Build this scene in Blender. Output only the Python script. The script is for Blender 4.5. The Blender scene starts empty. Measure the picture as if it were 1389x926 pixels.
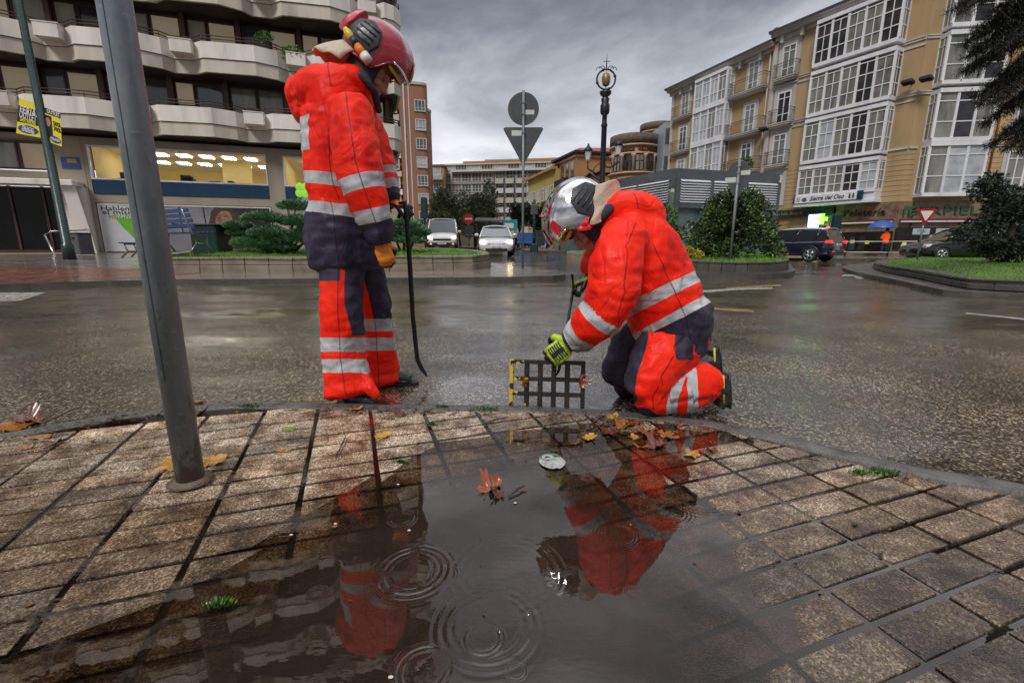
import bpy, bmesh, math, random
from mathutils import Vector, Matrix, noise
random.seed(7)
PI = math.pi
S = bpy.context.scene
COL = S.collection
# ------------------------------------------------------------------ camera
H = .85; F = 617.3; PITCH = math.atan((463 - 332.) / F)
CP, SP = math.cos(PITCH), math.sin(PITCH)
def W(px, py, Y):
    """point of the place seen in direction px,py at forward distance Y (metres)"""
    u = (px - 694.5) / F; v = (463 - py) / F
    dy = CP + v * SP; dz = v * CP - SP
    t = Y / dy
    return Vector((u * t, Y, H + dz * t))
def pxm(p):
    return (p.y * CP - (p.z - H) * SP) / F      # metres per pixel at p
def sstep(a, b, t):
    t = max(0., min(1., (t - a) / (b - a))); return t * t * (3 - 2 * t)
def gz(x, y):
    return -.045 * (1 - sstep(6, 12, y)) + .5 * max(0., min(1., (y - 12) / 20.)) * (1 - sstep(4, 13, x))
def G(px, py, dz=0.):
    """ground point under a direction, dz above the terrain"""
    u = (px - 694.5) / F; v = (463 - py) / F
    dy = CP + v * SP; d = v * CP - SP
    z = 0.
    for i in range(40):
        if d >= -1e-4: return Vector((u * 60, 60, gz(u * 60, 60)))
        t = (z - H) / d
        zz = gz(u * t, dy * t) + dz
        z = z * .5 + zz * .5
    t = (z - H) / d
    return Vector((u * t, dy * t, z))
cam = bpy.data.cameras.new('camera'); co = bpy.data.objects.new('camera', cam); COL.objects.link(co)
cam.sensor_width = 36.; cam.lens = 36. * F / 1389.; cam.clip_start = .05; cam.clip_end = 3000
co.location = (0, 0, H); co.rotation_euler = (PI / 2 - PITCH, 0, 0)
S.camera = co
# ------------------------------------------------------------------ materials
MATS = {}
def newmat(name):
    m = bpy.data.materials.new(name); m.use_nodes = True
    nt = m.node_tree; b = nt.nodes['Principled BSDF']
    MATS[name] = m
    return m, nt, b
def N(nt, t, **k):
    n = nt.nodes.new(t)
    for a, v in k.items():
        if a.startswith('i_'):
            key = a[2:]; key = int(key) if key.isdigit() else key.replace('_', ' ')
            n.inputs[key].default_value = v
        else: setattr(n, a, v)
    return n
def L(nt, a, b): nt.links.new(a, b)
def ramp(nt, fac, stops, interp='LINEAR'):
    r = nt.nodes.new('ShaderNodeValToRGB'); r.color_ramp.interpolation = interp
    el = r.color_ramp.elements
    while len(el) < len(stops): el.new(.5)
    for e, (p, c) in zip(el, stops):
        e.position = p; e.color = c if len(c) == 4 else (*c, 1)
    if fac is not None: L(nt, fac, r.inputs[0])
    return r
def mathn(nt, op, a, b=None, clamp=False):
    n = nt.nodes.new('ShaderNodeMath'); n.operation = op; n.use_clamp = clamp
    for i, x in enumerate((a, b)):
        if x is None: continue
        if isinstance(x, (int, float)): n.inputs[i].default_value = x
        else: L(nt, x, n.inputs[i])
    return n.outputs[0]
def mixc(nt, f, a, b, mode='MIX'):
    n = nt.nodes.new('ShaderNodeMix'); n.data_type = 'RGBA'; n.blend_type = mode
    for s, x in ((n.inputs[0], f), (n.inputs[6], a), (n.inputs[7], b)):
        if isinstance(x, (int, float)): s.default_value = x
        elif isinstance(x, tuple): s.default_value = x if len(x) == 4 else (*x, 1)
        else: L(nt, x, s)
    return n.outputs[2]
def tex(nt, kind='noise', scale=5., detail=4., rough=.55, coord='Object', stretch=None, dist=0.):
    tc = N(nt, 'ShaderNodeTexCoord'); out = tc.outputs[coord]
    if stretch:
        mp = N(nt, 'ShaderNodeMapping'); mp.inputs['Scale'].default_value = stretch
        L(nt, out, mp.inputs[0]); out = mp.outputs[0]
    if kind == 'noise':
        n = N(nt, 'ShaderNodeTexNoise', i_Scale=scale, i_Detail=detail, i_Roughness=rough, i_Distortion=dist)
        L(nt, out, n.inputs['Vector']); return n.outputs['Fac']
    n = N(nt, 'ShaderNodeTexVoronoi', i_Scale=scale)
    L(nt, out, n.inputs['Vector'])
    return n.outputs['Distance'] if kind == 'voro' else n.outputs['Color']
def pm(name, col, rough=.5, metal=0., var=.25, scale=3., bump=0., bscale=40., coat=0., spec=.5, emit=None, es=1., streak=False, dark=.5):
    """plain surface with soft colour variation, grime and a fine bump"""
    if name in MATS: return MATS[name]
    m, nt, b = newmat(name)
    f = tex(nt, scale=scale, detail=6, stretch=(1, 1, .25) if streak else None)
    r = ramp(nt, f, [(.25, tuple(c * (1 - var * dark * 1.6) for c in col)), (.5, col), (.8, tuple(min(1, c * (1 + var * .6)) for c in col))])
    L(nt, r.outputs[0], b.inputs['Base Color'])
    rr = ramp(nt, tex(nt, scale=scale * 2.3), [(.3, (max(.02, rough - .12),) * 3), (.7, (min(1, rough + .12),) * 3)])
    L(nt, rr.outputs[0], b.inputs['Roughness'])
    b.inputs['Metallic'].default_value = metal
    b.inputs['Specular IOR Level'].default_value = spec
    b.inputs['Coat Weight'].default_value = coat
    b.inputs['Coat Roughness'].default_value = .05
    if bump:
        bn = N(nt, 'ShaderNodeBump', i_Strength=bump, i_Distance=.02)
        L(nt, tex(nt, scale=bscale, detail=5), bn.inputs['Height']); L(nt, bn.outputs[0], b.inputs['Normal'])
    if emit:
        b.inputs['Emission Color'].default_value = (*emit, 1); b.inputs['Emission Strength'].default_value = es
    return m
# ------------------------------------------------------------------ object helpers
def tag(o, label=None, cat=None, group=None, kind=None):
    if label: o['label'] = label
    if cat: o['category'] = cat
    if group: o['group'] = group
    if kind: o['kind'] = kind
    return o
def empty(name, label, cat, loc=(0, 0, 0), rz=0., group=None):
    o = bpy.data.objects.new(name, None); COL.objects.link(o); o.empty_display_size = .1
    o.location = loc; o.rotation_euler = (0, 0, rz)
    return tag(o, label, cat, group)
def copy_tree(o, parent=None, label=None, loc=None, rz=None, scale=None):
    c = o.copy(); COL.objects.link(c)
    if parent: c.parent = parent
    for ch in list(o.children): copy_tree(ch, c)
    if label: c['label'] = label
    if loc is not None: c.location = loc
    if rz is not None: c.rotation_euler = (0, 0, rz)
    if scale is not None: c.scale = (scale,) * 3 if not hasattr(scale, '__len__') else scale
    return c
def axes(d, ref=Vector((0, 0, 1))):
    d = d.normalized()
    if abs(d.dot(ref)) > .98: ref = Vector((1, 0, 0)) if abs(d.x) < .9 else Vector((0, 1, 0))
    b = (ref - d * ref.dot(d)).normalized()
    return d.cross(b).normalized(), b
class MB:
    """collects shapes into one mesh"""
    def __init__(s): s.v = []; s.f = []; s.m = []; s.sm = []
    def add(s, vs, fs, mi=0, sm=False):
        o = len(s.v); s.v += [tuple(q) for q in vs]
        for f in fs: s.f.append([i + o for i in f]); s.m.append(mi); s.sm.append(sm)
        return s
    def box(s, x0, x1, y0, y1, z0, z1, mi=0, M=None):
        if x0 > x1: x0, x1 = x1, x0
        if y0 > y1: y0, y1 = y1, y0
        if z0 > z1: z0, z1 = z1, z0
        vs = [Vector((x, y, z)) for z in (z0, z1) for y in (y0, y1) for x in (x0, x1)]
        if M: vs = [M @ q for q in vs]
        return s.add(vs, [(0, 2, 3, 1), (4, 5, 7, 6), (0, 1, 5, 4), (2, 6, 7, 3), (0, 4, 6, 2), (1, 3, 7, 5)], mi)
    def bbox(s, x0, x1, y0, y1, z0, z1, b=.01, mi=0, M=None):
        """box with bevelled upright and upper edges"""
        b = min(b, (x1 - x0) / 3, (y1 - y0) / 3, (z1 - z0) / 3)
        rings = [(z0, 0), (z0 + 0, 0), (z1 - b, 0), (z1, b)]
        vs = []
        for z, k in rings:
            for x, y in ((x0 + b + k * .5, y0 + k), (x1 - b - k * .5, y0 + k), (x1 - k, y0 + b + k * .5), (x1 - k, y1 - b - k * .5),
                         (x1 - b - k * .5, y1 - k), (x0 + b + k * .5, y1 - k), (x0 + k, y1 - b - k * .5), (x0 + k, y0 + b + k * .5)):
                vs.append(Vector((x, y, z)))
        vs = vs[8:]
        if M: vs = [M @ q for q in vs]
        fs = []
        for r in range(2):
            for i in range(8):
                j = (i + 1) % 8; fs.append((r * 8 + i, r * 8 + j, r * 8 + 8 + j, r * 8 + 8 + i))
        fs.append(tuple(range(16, 24))); fs.append(tuple(range(7, -1, -1)))
        return s.add(vs, fs, mi)
    def tube(s, pts, r, n=10, mi=0, sm=True, ref=Vector((0, 0, 1)), cap=True, closed=False):
        pts = [Vector(q) for q in pts]
        if not hasattr(r, '__len__'): r = [r] * len(pts)
        vs = []; fs = []; K = len(pts)
        for i, q in enumerate(pts):
            if closed: d = pts[(i + 1) % K] - pts[i - 1]
            else: d = pts[min(i + 1, K - 1)] - pts[max(i - 1, 0)]
            a, b = axes(d, ref)
            ra, rb = r[i] if hasattr(r[i], '__len__') else (r[i], r[i])
            for k in range(n):
                t = 2 * PI * k / n; vs.append(q + a * math.cos(t) * ra + b * math.sin(t) * rb)
        for i in range(K if closed else K - 1):
            i2 = (i + 1) % K
            for k in range(n):
                k2 = (k + 1) % n; fs.append((i * n + k, i * n + k2, i2 * n + k2, i2 * n + k))
        if cap and not closed: fs.append(tuple(range(n - 1, -1, -1))); fs.append(tuple(range((K - 1) * n, K * n)))
        return s.add(vs, fs, mi, sm)
    def lathe(s, prof, c=(0, 0, 0), n=16, mi=0, sm=True, M=None, caps=True):
        vs = []; fs = []; c = Vector(c)
        for r, z in prof:
            for k in range(n):
                t = 2 * PI * k / n; q = Vector((r * math.cos(t), r * math.sin(t), z)); vs.append(M @ q if M else q + c)
        for i in range(len(prof) - 1):
            for k in range(n):
                k2 = (k + 1) % n; fs.append((i * n + k, i * n + k2, (i + 1) * n + k2, (i + 1) * n + k))
        if caps: fs.append(tuple(range(n - 1, -1, -1))); fs.append(tuple(range((len(prof) - 1) * n, len(prof) * n)))
        return s.add(vs, fs, mi, sm)
    def ell(s, c, ax, n=16, m=10, mi=0, R=None):
        vs = []; fs = []; c = Vector(c)
        for i in range(m + 1):
            th = PI * i / m
            for k in range(n):
                t = 2 * PI * k / n
                q = Vector((ax[0] * math.sin(th) * math.cos(t), ax[1] * math.sin(th) * math.sin(t), ax[2] * math.cos(th)))
                if i in (0, m): q = Vector((1e-4 * math.cos(t), 1e-4 * math.sin(t), q.z))
                if R: q = R @ q
                vs.append(c + q)
        for i in range(m):
            for k in range(n):
                k2 = (k + 1) % n; fs.append((i * n + k, (i + 1) * n + k, (i + 1) * n + k2, i * n + k2))
        fs.append(tuple(range(n))); fs.append(tuple(m * n + k for k in range(n - 1, -1, -1)))
        return s.add(vs, fs, mi, True)
    def prism(s, poly, z0, z1, mi=0, M=None, sm=False):
        """polygon in xy (counter-clockwise) swept from z0 to z1"""
        n = len(poly)
        vs = [Vector((x, y, z)) for z in (z0, z1) for x, y in poly]
        if M: vs = [M @ q for q in vs]
        fs = [tuple(range(n - 1, -1, -1)), tuple(range(n, 2 * n))] + [(i, (i + 1) % n, n + (i + 1) % n, n + i) for i in range(n)]
        return s.add(vs, fs, mi, sm)
    def quad(s, a, b, c, d, mi=0): return s.add([a, b, c, d], [(0, 1, 2, 3)], mi)
    def mesh(s, name, mats):
        me = bpy.data.meshes.new(name); me.from_pydata(s.v, [], s.f)
        for m in (mats if isinstance(mats, (list, tuple)) else [mats]): me.materials.append(m)
        me.polygons.foreach_set('material_index', s.m); me.polygons.foreach_set('use_smooth', s.sm)
        me.update(); return me
    def build(s, name, mats, parent=None, loc=None):
        o = bpy.data.objects.new(name, s.mesh(name, mats)); COL.objects.link(o)
        if parent: o.parent = parent
        if loc is not None: o.location = loc
        return o
def link(name, me, parent=None, loc=None):
    o = bpy.data.objects.new(name, me); COL.objects.link(o)
    if parent: o.parent = parent
    if loc is not None: o.location = loc
    return o
def text(name, body, size, mat, parent, M, extrude=.01, width=None, bold=0., shear=0.):
    """lettering as a mesh, baseline origin at M, letters in M's xy plane"""
    cu = bpy.data.curves.new(name, 'FONT'); cu.body = body; cu.size = size; cu.extrude = extrude; cu.offset = bold; cu.shear = shear
    cu.align_x = 'CENTER'; cu.align_y = 'CENTER'; cu.resolution_u = 2
    o = bpy.data.objects.new(name, cu); COL.objects.link(o)
    bpy.context.view_layer.update()
    me = bpy.data.meshes.new_from_object(o.evaluated_get(bpy.context.evaluated_depsgraph_get()))
    bpy.data.objects.remove(o)
    if width and len(me.vertices):
        xs = [v.co.x for v in me.vertices]; w = max(xs) - min(xs); me.transform(Matrix.Diagonal((width / w, 1, 1, 1)))
    me.transform(M); me.materials.clear(); me.materials.append(mat)
    return link(name, me, parent)
def FM(loc, xdir, ydir):
    """matrix whose x axis is xdir, y axis ydir, at loc"""
    x = Vector(xdir).normalized(); y = Vector(ydir).normalized(); z = x.cross(y)
    return Matrix(((x.x, y.x, z.x, loc[0]), (x.y, y.y, z.y, loc[1]), (x.z, y.z, z.z, loc[2]), (0, 0, 0, 1)))
def fused(mb, name, voxel, mats, parent=None, smooth=2, post=None, fac=.5):
    """melt overlapping closed shapes into one continuous skin"""
    me = mb.mesh(name, []); o = bpy.data.objects.new('tmp', me); COL.objects.link(o)
    r = o.modifiers.new('r', 'REMESH'); r.mode = 'VOXEL'; r.voxel_size = voxel; r.use_smooth_shade = True
    if smooth:
        q = o.modifiers.new('s', 'SMOOTH'); q.iterations = smooth; q.factor = fac
    bpy.context.view_layer.update()
    me2 = bpy.data.meshes.new_from_object(o.evaluated_get(bpy.context.evaluated_depsgraph_get()))
    bpy.data.objects.remove(o)
    me2.name = name; me2.materials.clear()
    for m in (mats if isinstance(mats, (list, tuple)) else [mats]): me2.materials.append(m)
    me2.polygons.foreach_set('use_smooth', [True] * len(me2.polygons))
    if post: post(me2)
    me2.update()
    return link(name, me2, parent)
def fold(p, f, amp, st=(1, 1, 1), seed=0.):
    q = Vector((p.x * st[0] * f + seed, p.y * st[1] * f + seed * 2, p.z * st[2] * f))
    return (1 - abs(noise.noise(q)) * 2) * amp
# ------------------------------------------------------------------ ground materials
def mat_asphalt():
    m, nt, b = newmat('wet asphalt')
    c1 = tex(nt, 'vcol', 105.); v = tex(nt, 'voro', 105.)
    bw = N(nt, 'ShaderNodeRGBToBW'); L(nt, c1, bw.inputs[0])
    stones = ramp(nt, bw.outputs[0], [(.25, (.010, .008, .007)), (.55, (.066, .056, .045)), (.72, (.19, .165, .13)), (.9, (.50, .45, .37))])
    big = tex(nt, scale=.35, detail=5); warm = tex(nt, scale=1.4, detail=6)
    tint = ramp(nt, warm, [(.32, (.48, .44, .40)), (.5, (.95, .88, .78)), (.68, (1.45, 1.32, 1.12))])
    c = mixc(nt, 1., stones.outputs[0], tint.outputs[0], 'MULTIPLY')
    L(nt, c, b.inputs['Base Color'])
    film = ramp(nt, tex(nt, scale=.5, detail=7, rough=.6, stretch=(.45, 1.3, 1)), [(.34, (0, 0, 0)), (.60, (1, 1, 1))])
    rg = ramp(nt, film.outputs[0], [(0, (.12,) * 3), (1, (.045,) * 3)])
    L(nt, rg.outputs[0], b.inputs['Roughness'])
    bs = mathn(nt, 'MULTIPLY', mathn(nt, 'SUBTRACT', 1.08, film.outputs[0]), .40)
    bn = N(nt, 'ShaderNodeBump', i_Distance=.006); L(nt, bs, bn.inputs['Strength']); L(nt, v, bn.inputs['Height'])
    bn2 = N(nt, 'ShaderNodeBump', i_Distance=.02, i_Strength=.10); L(nt, tex(nt, scale=9, detail=6), bn2.inputs['Height'])
    L(nt, bn.outputs[0], bn2.inputs['Normal']); L(nt, bn2.outputs[0], b.inputs['Normal'])
    b.inputs['Specular IOR Level'].default_value = .8; b.inputs['IOR'].default_value = 2.0
    L(nt, mathn(nt, 'MULTIPLY', film.outputs[0], .8), b.inputs['Coat Weight']); b.inputs['Coat Roughness'].default_value = .10; L(nt, bn2.outputs[0], b.inputs['Coat Normal'])
    return m
ASPH = mat_asphalt()
def mat_tile():
    m, nt, b = newmat('terrazzo paving slab')
    at = N(nt, 'ShaderNodeAttribute', attribute_name='tint')
    bw = N(nt, 'ShaderNodeRGBToBW'); L(nt, tex(nt, 'vcol', 240.), bw.inputs[0])
    chips = ramp(nt, bw.outputs[0], [(.2, (.16, .115, .075)), (.6, (.36, .285, .205)), (.75, (.56, .48, .37)), (.92, (.88, .80, .66))])
    dirt = ramp(nt, tex(nt, scale=7., detail=8, rough=.68), [(.36, (.11, .075, .045)), (.47, (.55, .45, .34)), (.56, (1.0, .94, .86)), (.66, (1.25, 1.22, 1.16))])
    c = mixc(nt, .92, chips.outputs[0], dirt.outputs[0], 'MULTIPLY')
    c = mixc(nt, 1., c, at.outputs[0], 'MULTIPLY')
    L(nt, c, b.inputs['Base Color'])
    rg = ramp(nt, tex(nt, scale=16, detail=6), [(.35, (.09,) * 3), (.7, (.27,) * 3)])
    L(nt, rg.outputs[0], b.inputs['Roughness'])
    bn = N(nt, 'ShaderNodeBump', i_Distance=.003, i_Strength=.35); L(nt, tex(nt, 'voro', 190.), bn.inputs['Height'])
    bn2 = N(nt, 'ShaderNodeBump', i_Distance=.01, i_Strength=.25); L(nt, tex(nt, scale=30, detail=7), bn2.inputs['Height'])
    L(nt, bn.outputs[0], bn2.inputs['Normal']); L(nt, bn2.outputs[0], b.inputs['Normal'])
    b.inputs['Specular IOR Level'].default_value = .8
    return m
TILE = mat_tile()
JOINT = pm('dark muddy joint', (.014, .010, .007), .45, var=.5, scale=8, bump=.4, bscale=90)
KERB = pm('granite kerb stone', (.11, .105, .095), .33, var=.8, scale=9, bump=.5, bscale=70)
STONE = pm('weathered planter stone', (.24, .20, .155), .5, var=.6, scale=2.5, bump=.4, bscale=30)
STONED = pm('wet dark kerb', (.085, .078, .068), .3, var=.6, scale=3, bump=.5, bscale=30)
REDPAVE = pm('wet red paving', (.19, .075, .055), .22, var=.4, scale=1.2, bump=.15, bscale=14)
GREYPAVE = pm('wet grey paving', (.20, .175, .15), .16, var=.45, scale=.8, bump=.15, bscale=12)
GRASS = pm('lawn soil', (.075, .15, .02), .8, var=.5, scale=5, bump=.8, bscale=30)
# ------------------------------------------------------------------ far ground and road
g = MB(); g.add([(-900, -300, -.16), (900, -300, -.16), (900, 2500, -.16), (-900, 2500, -.16)], [(0, 1, 2, 3)])
tag(g.build('ground', pm('far ground', (.09, .085, .075), .6, var=.3, scale=.05)), kind='structure')
def sheet(name, xs, ys, zf, m):
    b = MB(); vs = [(x, y, zf(x, y)) for y in ys for x in xs]; nx = len(xs)
    fs = [(j * nx + i, j * nx + i + 1, (j + 1) * nx + i + 1, (j + 1) * nx + i) for j in range(len(ys) - 1) for i in range(nx - 1)]
    b.add(vs, fs, 0, True); o = b.build(name, m); return tag(o, kind='structure')
def rng(a, b, n): return [a + (b - a) * i / n for i in range(n + 1)]
sheet('road', rng(-70, -14, 8) + rng(-12, 16, 56) + rng(18, 70, 8), rng(-3, 14, 17) + rng(15, 40, 25) + rng(45, 220, 12), gz, ASPH)
# ------------------------------------------------------------------ near pavement: slabs laid in a skewed grid, sinking into a puddle
KERBL = [(-4.6, .2), (-3.2, 1.15), (-2.35, 1.86), (-1.98, 2.16), (-1.5, 2.31), (-1.0, 2.29), (-.5, 2.26), (0., 2.25), (.40, 2.21), (.69, 2.14), (.95, 2.05), (1.19, 1.86), (1.36, 1.68), (1.55, 1.53), (1.8, 1.41), (2.5, 1.18), (4.2, .8)]
def kerb_y(x):
    for (a, b), (c, d) in zip(KERBL, KERBL[1:]):
        if a <= x <= c: return b + (d - b) * (x - a) / (c - a)
    return -9.
def depth(x, y):
    """how deep the pavement has settled (metres)"""
    d = .022 * math.exp(-(((x + .03) / .58) ** 2 + ((y - 1.08) / .66) ** 2) ** 1.5)
    d += .016 * math.exp(-(((x + .5) / .72) ** 2 + ((y - .55) / .52) ** 2))
    d += .0022 * math.exp(-(((x - .8) / .7) ** 2 + ((y - 1.25) / .7) ** 2)) + .006 * math.exp(-(((x - .1) / .8) ** 2 + ((y - 1.8) / .35) ** 2))
    d += .006 * math.exp(-(((x - .75) / .6) ** 2 + ((y - 1.9) / .3) ** 2))
    return d + .0022 * noise.noise(Vector((x * 2.2, y * 2.2, 3.)))
WATER_Z = -.0075
ua = Vector((math.cos(math.radians(19.5)), math.sin(math.radians(19.5)), 0)); va = Vector((math.cos(math.radians(-71)), math.sin(math.radians(-71)), 0))
LU, LV = .2605, .1115
org = Vector((1.36 * H / .9, 1.24 * H / .9, 0))
def clip_poly(poly):
    """keep the part of a slab on the pavement side of the kerb"""
    out = []
    n = len(poly)
    def ins(q): return kerb_y(q.x) - .004 - q.y
    for i in range(n):
        a, b = poly[i], poly[(i + 1) % n]; da, db = ins(a), ins(b)
        if da >= 0: out.append(a)
        if (da >= 0) != (db >= 0): out.append(a + (b - a) * (da / (da - db)))
    return out
tb = MB(); tints = []
rt = random.Random(3)
for i in range(-19, 12):
    for j in range(-17, 17):
        c0 = org + ua * (i * LU) + va * (j * LV)
        if c0.y < -.35 or abs(c0.x) > 3.9: continue
        gu, gv = .0088, .0082
        cs = [c0 + ua * (gu + a * (LU - 2 * gu)) + va * (gv + b_ * (LV - 2 * gv)) for a, b_ in ((0, 1), (1, 1), (1, 0), (0, 0))]
        poly = clip_poly(cs)
        if len(poly) < 3: continue
        cen = sum(poly, Vector()) / len(poly)
        tx, ty = rt.uniform(-.006, .006), rt.uniform(-.006, .006); dz = rt.uniform(-.0020, .0016)
        t = rt.uniform(.66, 1.15) * (1 + .45 * sstep(1.35, 1.95, cen.y) * (1 - sstep(-.4, .6, cen.x))); warm = rt.uniform(.93, 1.05) - .05 * sstep(1.4, 1.9, cen.y)  # far left slabs lightened: wet glare painted into the tint
        top = []; rim = []; low = []
        for q in poly:
            z = -depth(q.x, q.y) + dz + tx * (q.x - cen.x) + ty * (q.y - cen.y)
            d = (cen - q); d = d * (.0035 / max(.02, d.length))
            top.append((q.x + d.x, q.y + d.y, z)); rim.append((q.x, q.y, z - .003)); low.append((q.x, q.y, z - .03))
        n = len(poly)
        fs = [tuple(range(n))] + [(n + k, n + (k + 1) % n, (k + 1) % n, k) for k in range(n)] + [(2 * n + k, 2 * n + (k + 1) % n, n + (k + 1) % n, n + k) for k in range(n)]
        tb.add(top + rim + low, fs); near_dim = 1 - .62 * (1 - sstep(.85, 1.75, cen.y)) - .12 * sstep(.3, 1.2, cen.x)  # wet slabs, plus a foreground light falloff painted into the tint
        for qq in poly * 3: s__ = t * near_dim * (1 + .22 * noise.noise(Vector((qq.x * 2.5, qq.y * 2.5, 9)))); tints.append((s__ * warm, s__ * (.98 if near_dim > .8 else .93), s__ * (.96 if near_dim > .8 else .82) / warm, 1))
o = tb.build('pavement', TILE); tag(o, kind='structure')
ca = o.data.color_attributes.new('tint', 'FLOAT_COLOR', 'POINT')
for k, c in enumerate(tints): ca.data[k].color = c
jb = MB(); xs = rng(-3.9, 3.9, 78)
vs = []; fs = []
rows = 40
for x in xs:
    ky = kerb_y(x) - .004
    for r in range(rows + 1):
        y = -.4 + (ky + .4) * r / rows; vs.append((x, y, -depth(x, y) - .0074))
for i in range(len(xs) - 1):
    for r in range(rows): a = i * (rows + 1) + r; fs.append((a, a + rows + 1, a + rows + 2, a + 1))
jb.add(vs, fs); tag(jb.build('pavement_joints', JOINT), kind='structure')
# kerb stones along the edge
kb = MB()
fine = []
for (a, b), (c, d) in zip(KERBL, KERBL[1:]):
    n = max(1, int(math.hypot(c - a, d - b) / .09))
    for k in range(n): fine.append(Vector((a + (c - a) * k / n, b + (d - b) * k / n, 0)))
fine.append(Vector((*KERBL[-1], 0)))
prof = [(0., -.03, 0), (0., .0, 0), (.015, .008, 0), (.075, .006, 0), (.11, -.004, 0), (.128, -.028, 0), (.13, -.13, 0)]
vs = []; fs = []; P = len(prof)
for i, q in enumerate(fine):
    d = (fine[min(i + 1, len(fine) - 1)] - fine[max(i - 1, 0)]).normalized(); nrm = Vector((-d.y, d.x, 0))
    lift = .012 * sstep(.95, 1.3, q.x) - .004; dd = depth(q.x, q.y) * .8
    for w_, h_, _ in prof:
        p = q + nrm * w_ * (1 + .12 * noise.noise(q * 5)); h2 = h_ + lift - dd + .004 * noise.noise(Vector((p.x * 9, p.y * 9, 1)))
        vs.append((p.x, p.y, h2))
for i in range(len(fine) - 1):
    for k in range(P - 1): a = i * P + k; fs.append((a, a + P, a + P + 1, a + 1))
kb.add([v for v in vs], [tuple(reversed(f)) for f in fs], 0, True)
tag(kb.build('kerb', KERB), kind='structure')
# ------------------------------------------------------------------ the puddle
def mat_water():
    m, nt, b = newmat('rain puddle water')
    nt.nodes.remove(b); out = nt.nodes['Material Output']
    tc = N(nt, 'ShaderNodeTexCoord'); sep = N(nt, 'ShaderNodeSeparateXYZ'); L(nt, tc.outputs['Object'], sep.inputs[0])
    hsum = None
    drops = [(560, 770, .085, 150, 1.2), (603, 775, .03, 330, .8), (655, 862, .04, 240, .9), (662, 845, .10, 130, .4), (575, 905, .05, 200, 1.), (797, 645, .022, 420, .8), (840, 722, .05, 300, .7),
             (767, 660, .03, 350, .7), (905, 690, .075, 230, .5), (1040, 590, .03, 300, .6), (545, 700, .04, 250, .7), (985, 610, .05, 200, .5), (950, 672, .09, 160, .4), (700, 905, .02, 400, .7), (690, 770, .13, 110, .2), (1090, 628, .05, 220, .6), (430, 800, .02, 420, .6), (860, 800, .018, 420, .6), (1010, 720, .025, 360, .5)]
    for px, py, R, fr, am in drops:
        q = G(px, py, .045)
        vm = N(nt, 'ShaderNodeVectorMath', operation='DISTANCE'); L(nt, tc.outputs['Object'], vm.inputs[0]); vm.inputs[1].default_value = (q.x, q.y, WATER_Z)
        d = vm.outputs['Value']
        s = mathn(nt, 'SINE', mathn(nt, 'MULTIPLY', d, float(fr * 2.2)))
        e = mathn(nt, 'MULTIPLY', mathn(nt, 'SUBTRACT', d, R), 1. / (R * .26)); e = mathn(nt, 'EXPONENT', mathn(nt, 'MULTIPLY', mathn(nt, 'MULTIPLY', e, e), -1.))
        s = mathn(nt, 'MULTIPLY', mathn(nt, 'MULTIPLY', s, e), am * 1.15 / (fr / 200.))
        hsum = s if hsum is None else mathn(nt, 'ADD', hsum, s)
    wv = tex(nt, scale=14, detail=2, rough=.4, stretch=(1, .6, 1))
    wv2 = tex(nt, scale=55, detail=1, rough=.4, stretch=(.5, 1.2, 1))
    msk = ramp(nt, tex(nt, scale=1.6, detail=2), [(.42, (0, 0, 0)), (.6, (1, 1, 1))])
    brk = ramp(nt, tex(nt, scale=9, detail=3), [(.40, (.0,) * 3), (.58, (1.,) * 3)])
    hh = mathn(nt, 'ADD', mathn(nt, 'MULTIPLY', hsum, brk.outputs[0]), mathn(nt, 'MULTIPLY', wv, .5))
    hh = mathn(nt, 'ADD', hh, mathn(nt, 'MULTIPLY', mathn(nt, 'MULTIPLY', wv2, msk.outputs[0]), .4))
    bn = N(nt, 'ShaderNodeBump', i_Strength=.65, i_Distance=.0008); L(nt, hh, bn.inputs['Height'])
    fr = N(nt, 'ShaderNodeFresnel', i_IOR=1.62); L(nt, bn.outputs[0], fr.inputs['Normal'])
    fac = mathn(nt, 'MULTIPLY', fr.outputs[0], 1.35, True)
    gl = N(nt, 'ShaderNodeBsdfGlossy', i_Roughness=.012); L(nt, bn.outputs[0], gl.inputs['Normal']); gl.inputs['Color'].default_value = (.92, .87, .83, 1)
    tr = N(nt, 'ShaderNodeBsdfTransparent'); tr.inputs[0].default_value = (.80, .70, .58, 1)
    mud = N(nt, 'ShaderNodeBsdfDiffuse'); mud.inputs[0].default_value = (.030, .021, .015, 1)
    at = N(nt, 'ShaderNodeAttribute', attribute_name='murk')
    cl = ramp(nt, tex(nt, scale=5, detail=7, rough=.65, dist=.6), [(.3, (.72,) * 3), (.7, (1.12,) * 3)])
    mk = mathn(nt, 'MULTIPLY', at.outputs['Fac'], cl.outputs[0], True)
    m1 = N(nt, 'ShaderNodeMixShader'); L(nt, mk, m1.inputs[0]); L(nt, tr.outputs[0], m1.inputs[1]); L(nt, mud.outputs[0], m1.inputs[2])
    m2 = N(nt, 'ShaderNodeMixShader'); L(nt, fac, m2.inputs[0]); L(nt, m1.outputs[0], m2.inputs[1]); L(nt, gl.outputs[0], m2.inputs[2])
    L(nt, m2.outputs[0], out.inputs[0])
    return m
wb = MB(); xs = rng(-3.4, 3.4, 136); rows = 56; vs = []; fs = []; mk = []
for x in xs:
    ky = kerb_y(x) + .02
    for r in range(rows + 1):
        y = -.38 + (ky + .38) * r / rows; vs.append((x, y, WATER_Z)); mk.append(sstep(.0105, .023, depth(x, y)) * .85)
for i in range(len(xs) - 1):
    for r in range(rows): a = i * (rows + 1) + r; fs.append((a, a + rows + 1, a + rows + 2, a + 1))
wb.add(vs, fs, 0, True); o = wb.build('puddle', mat_water()); tag(o, kind='structure')
at = o.data.attributes.new('murk', 'FLOAT', 'POINT')
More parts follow.
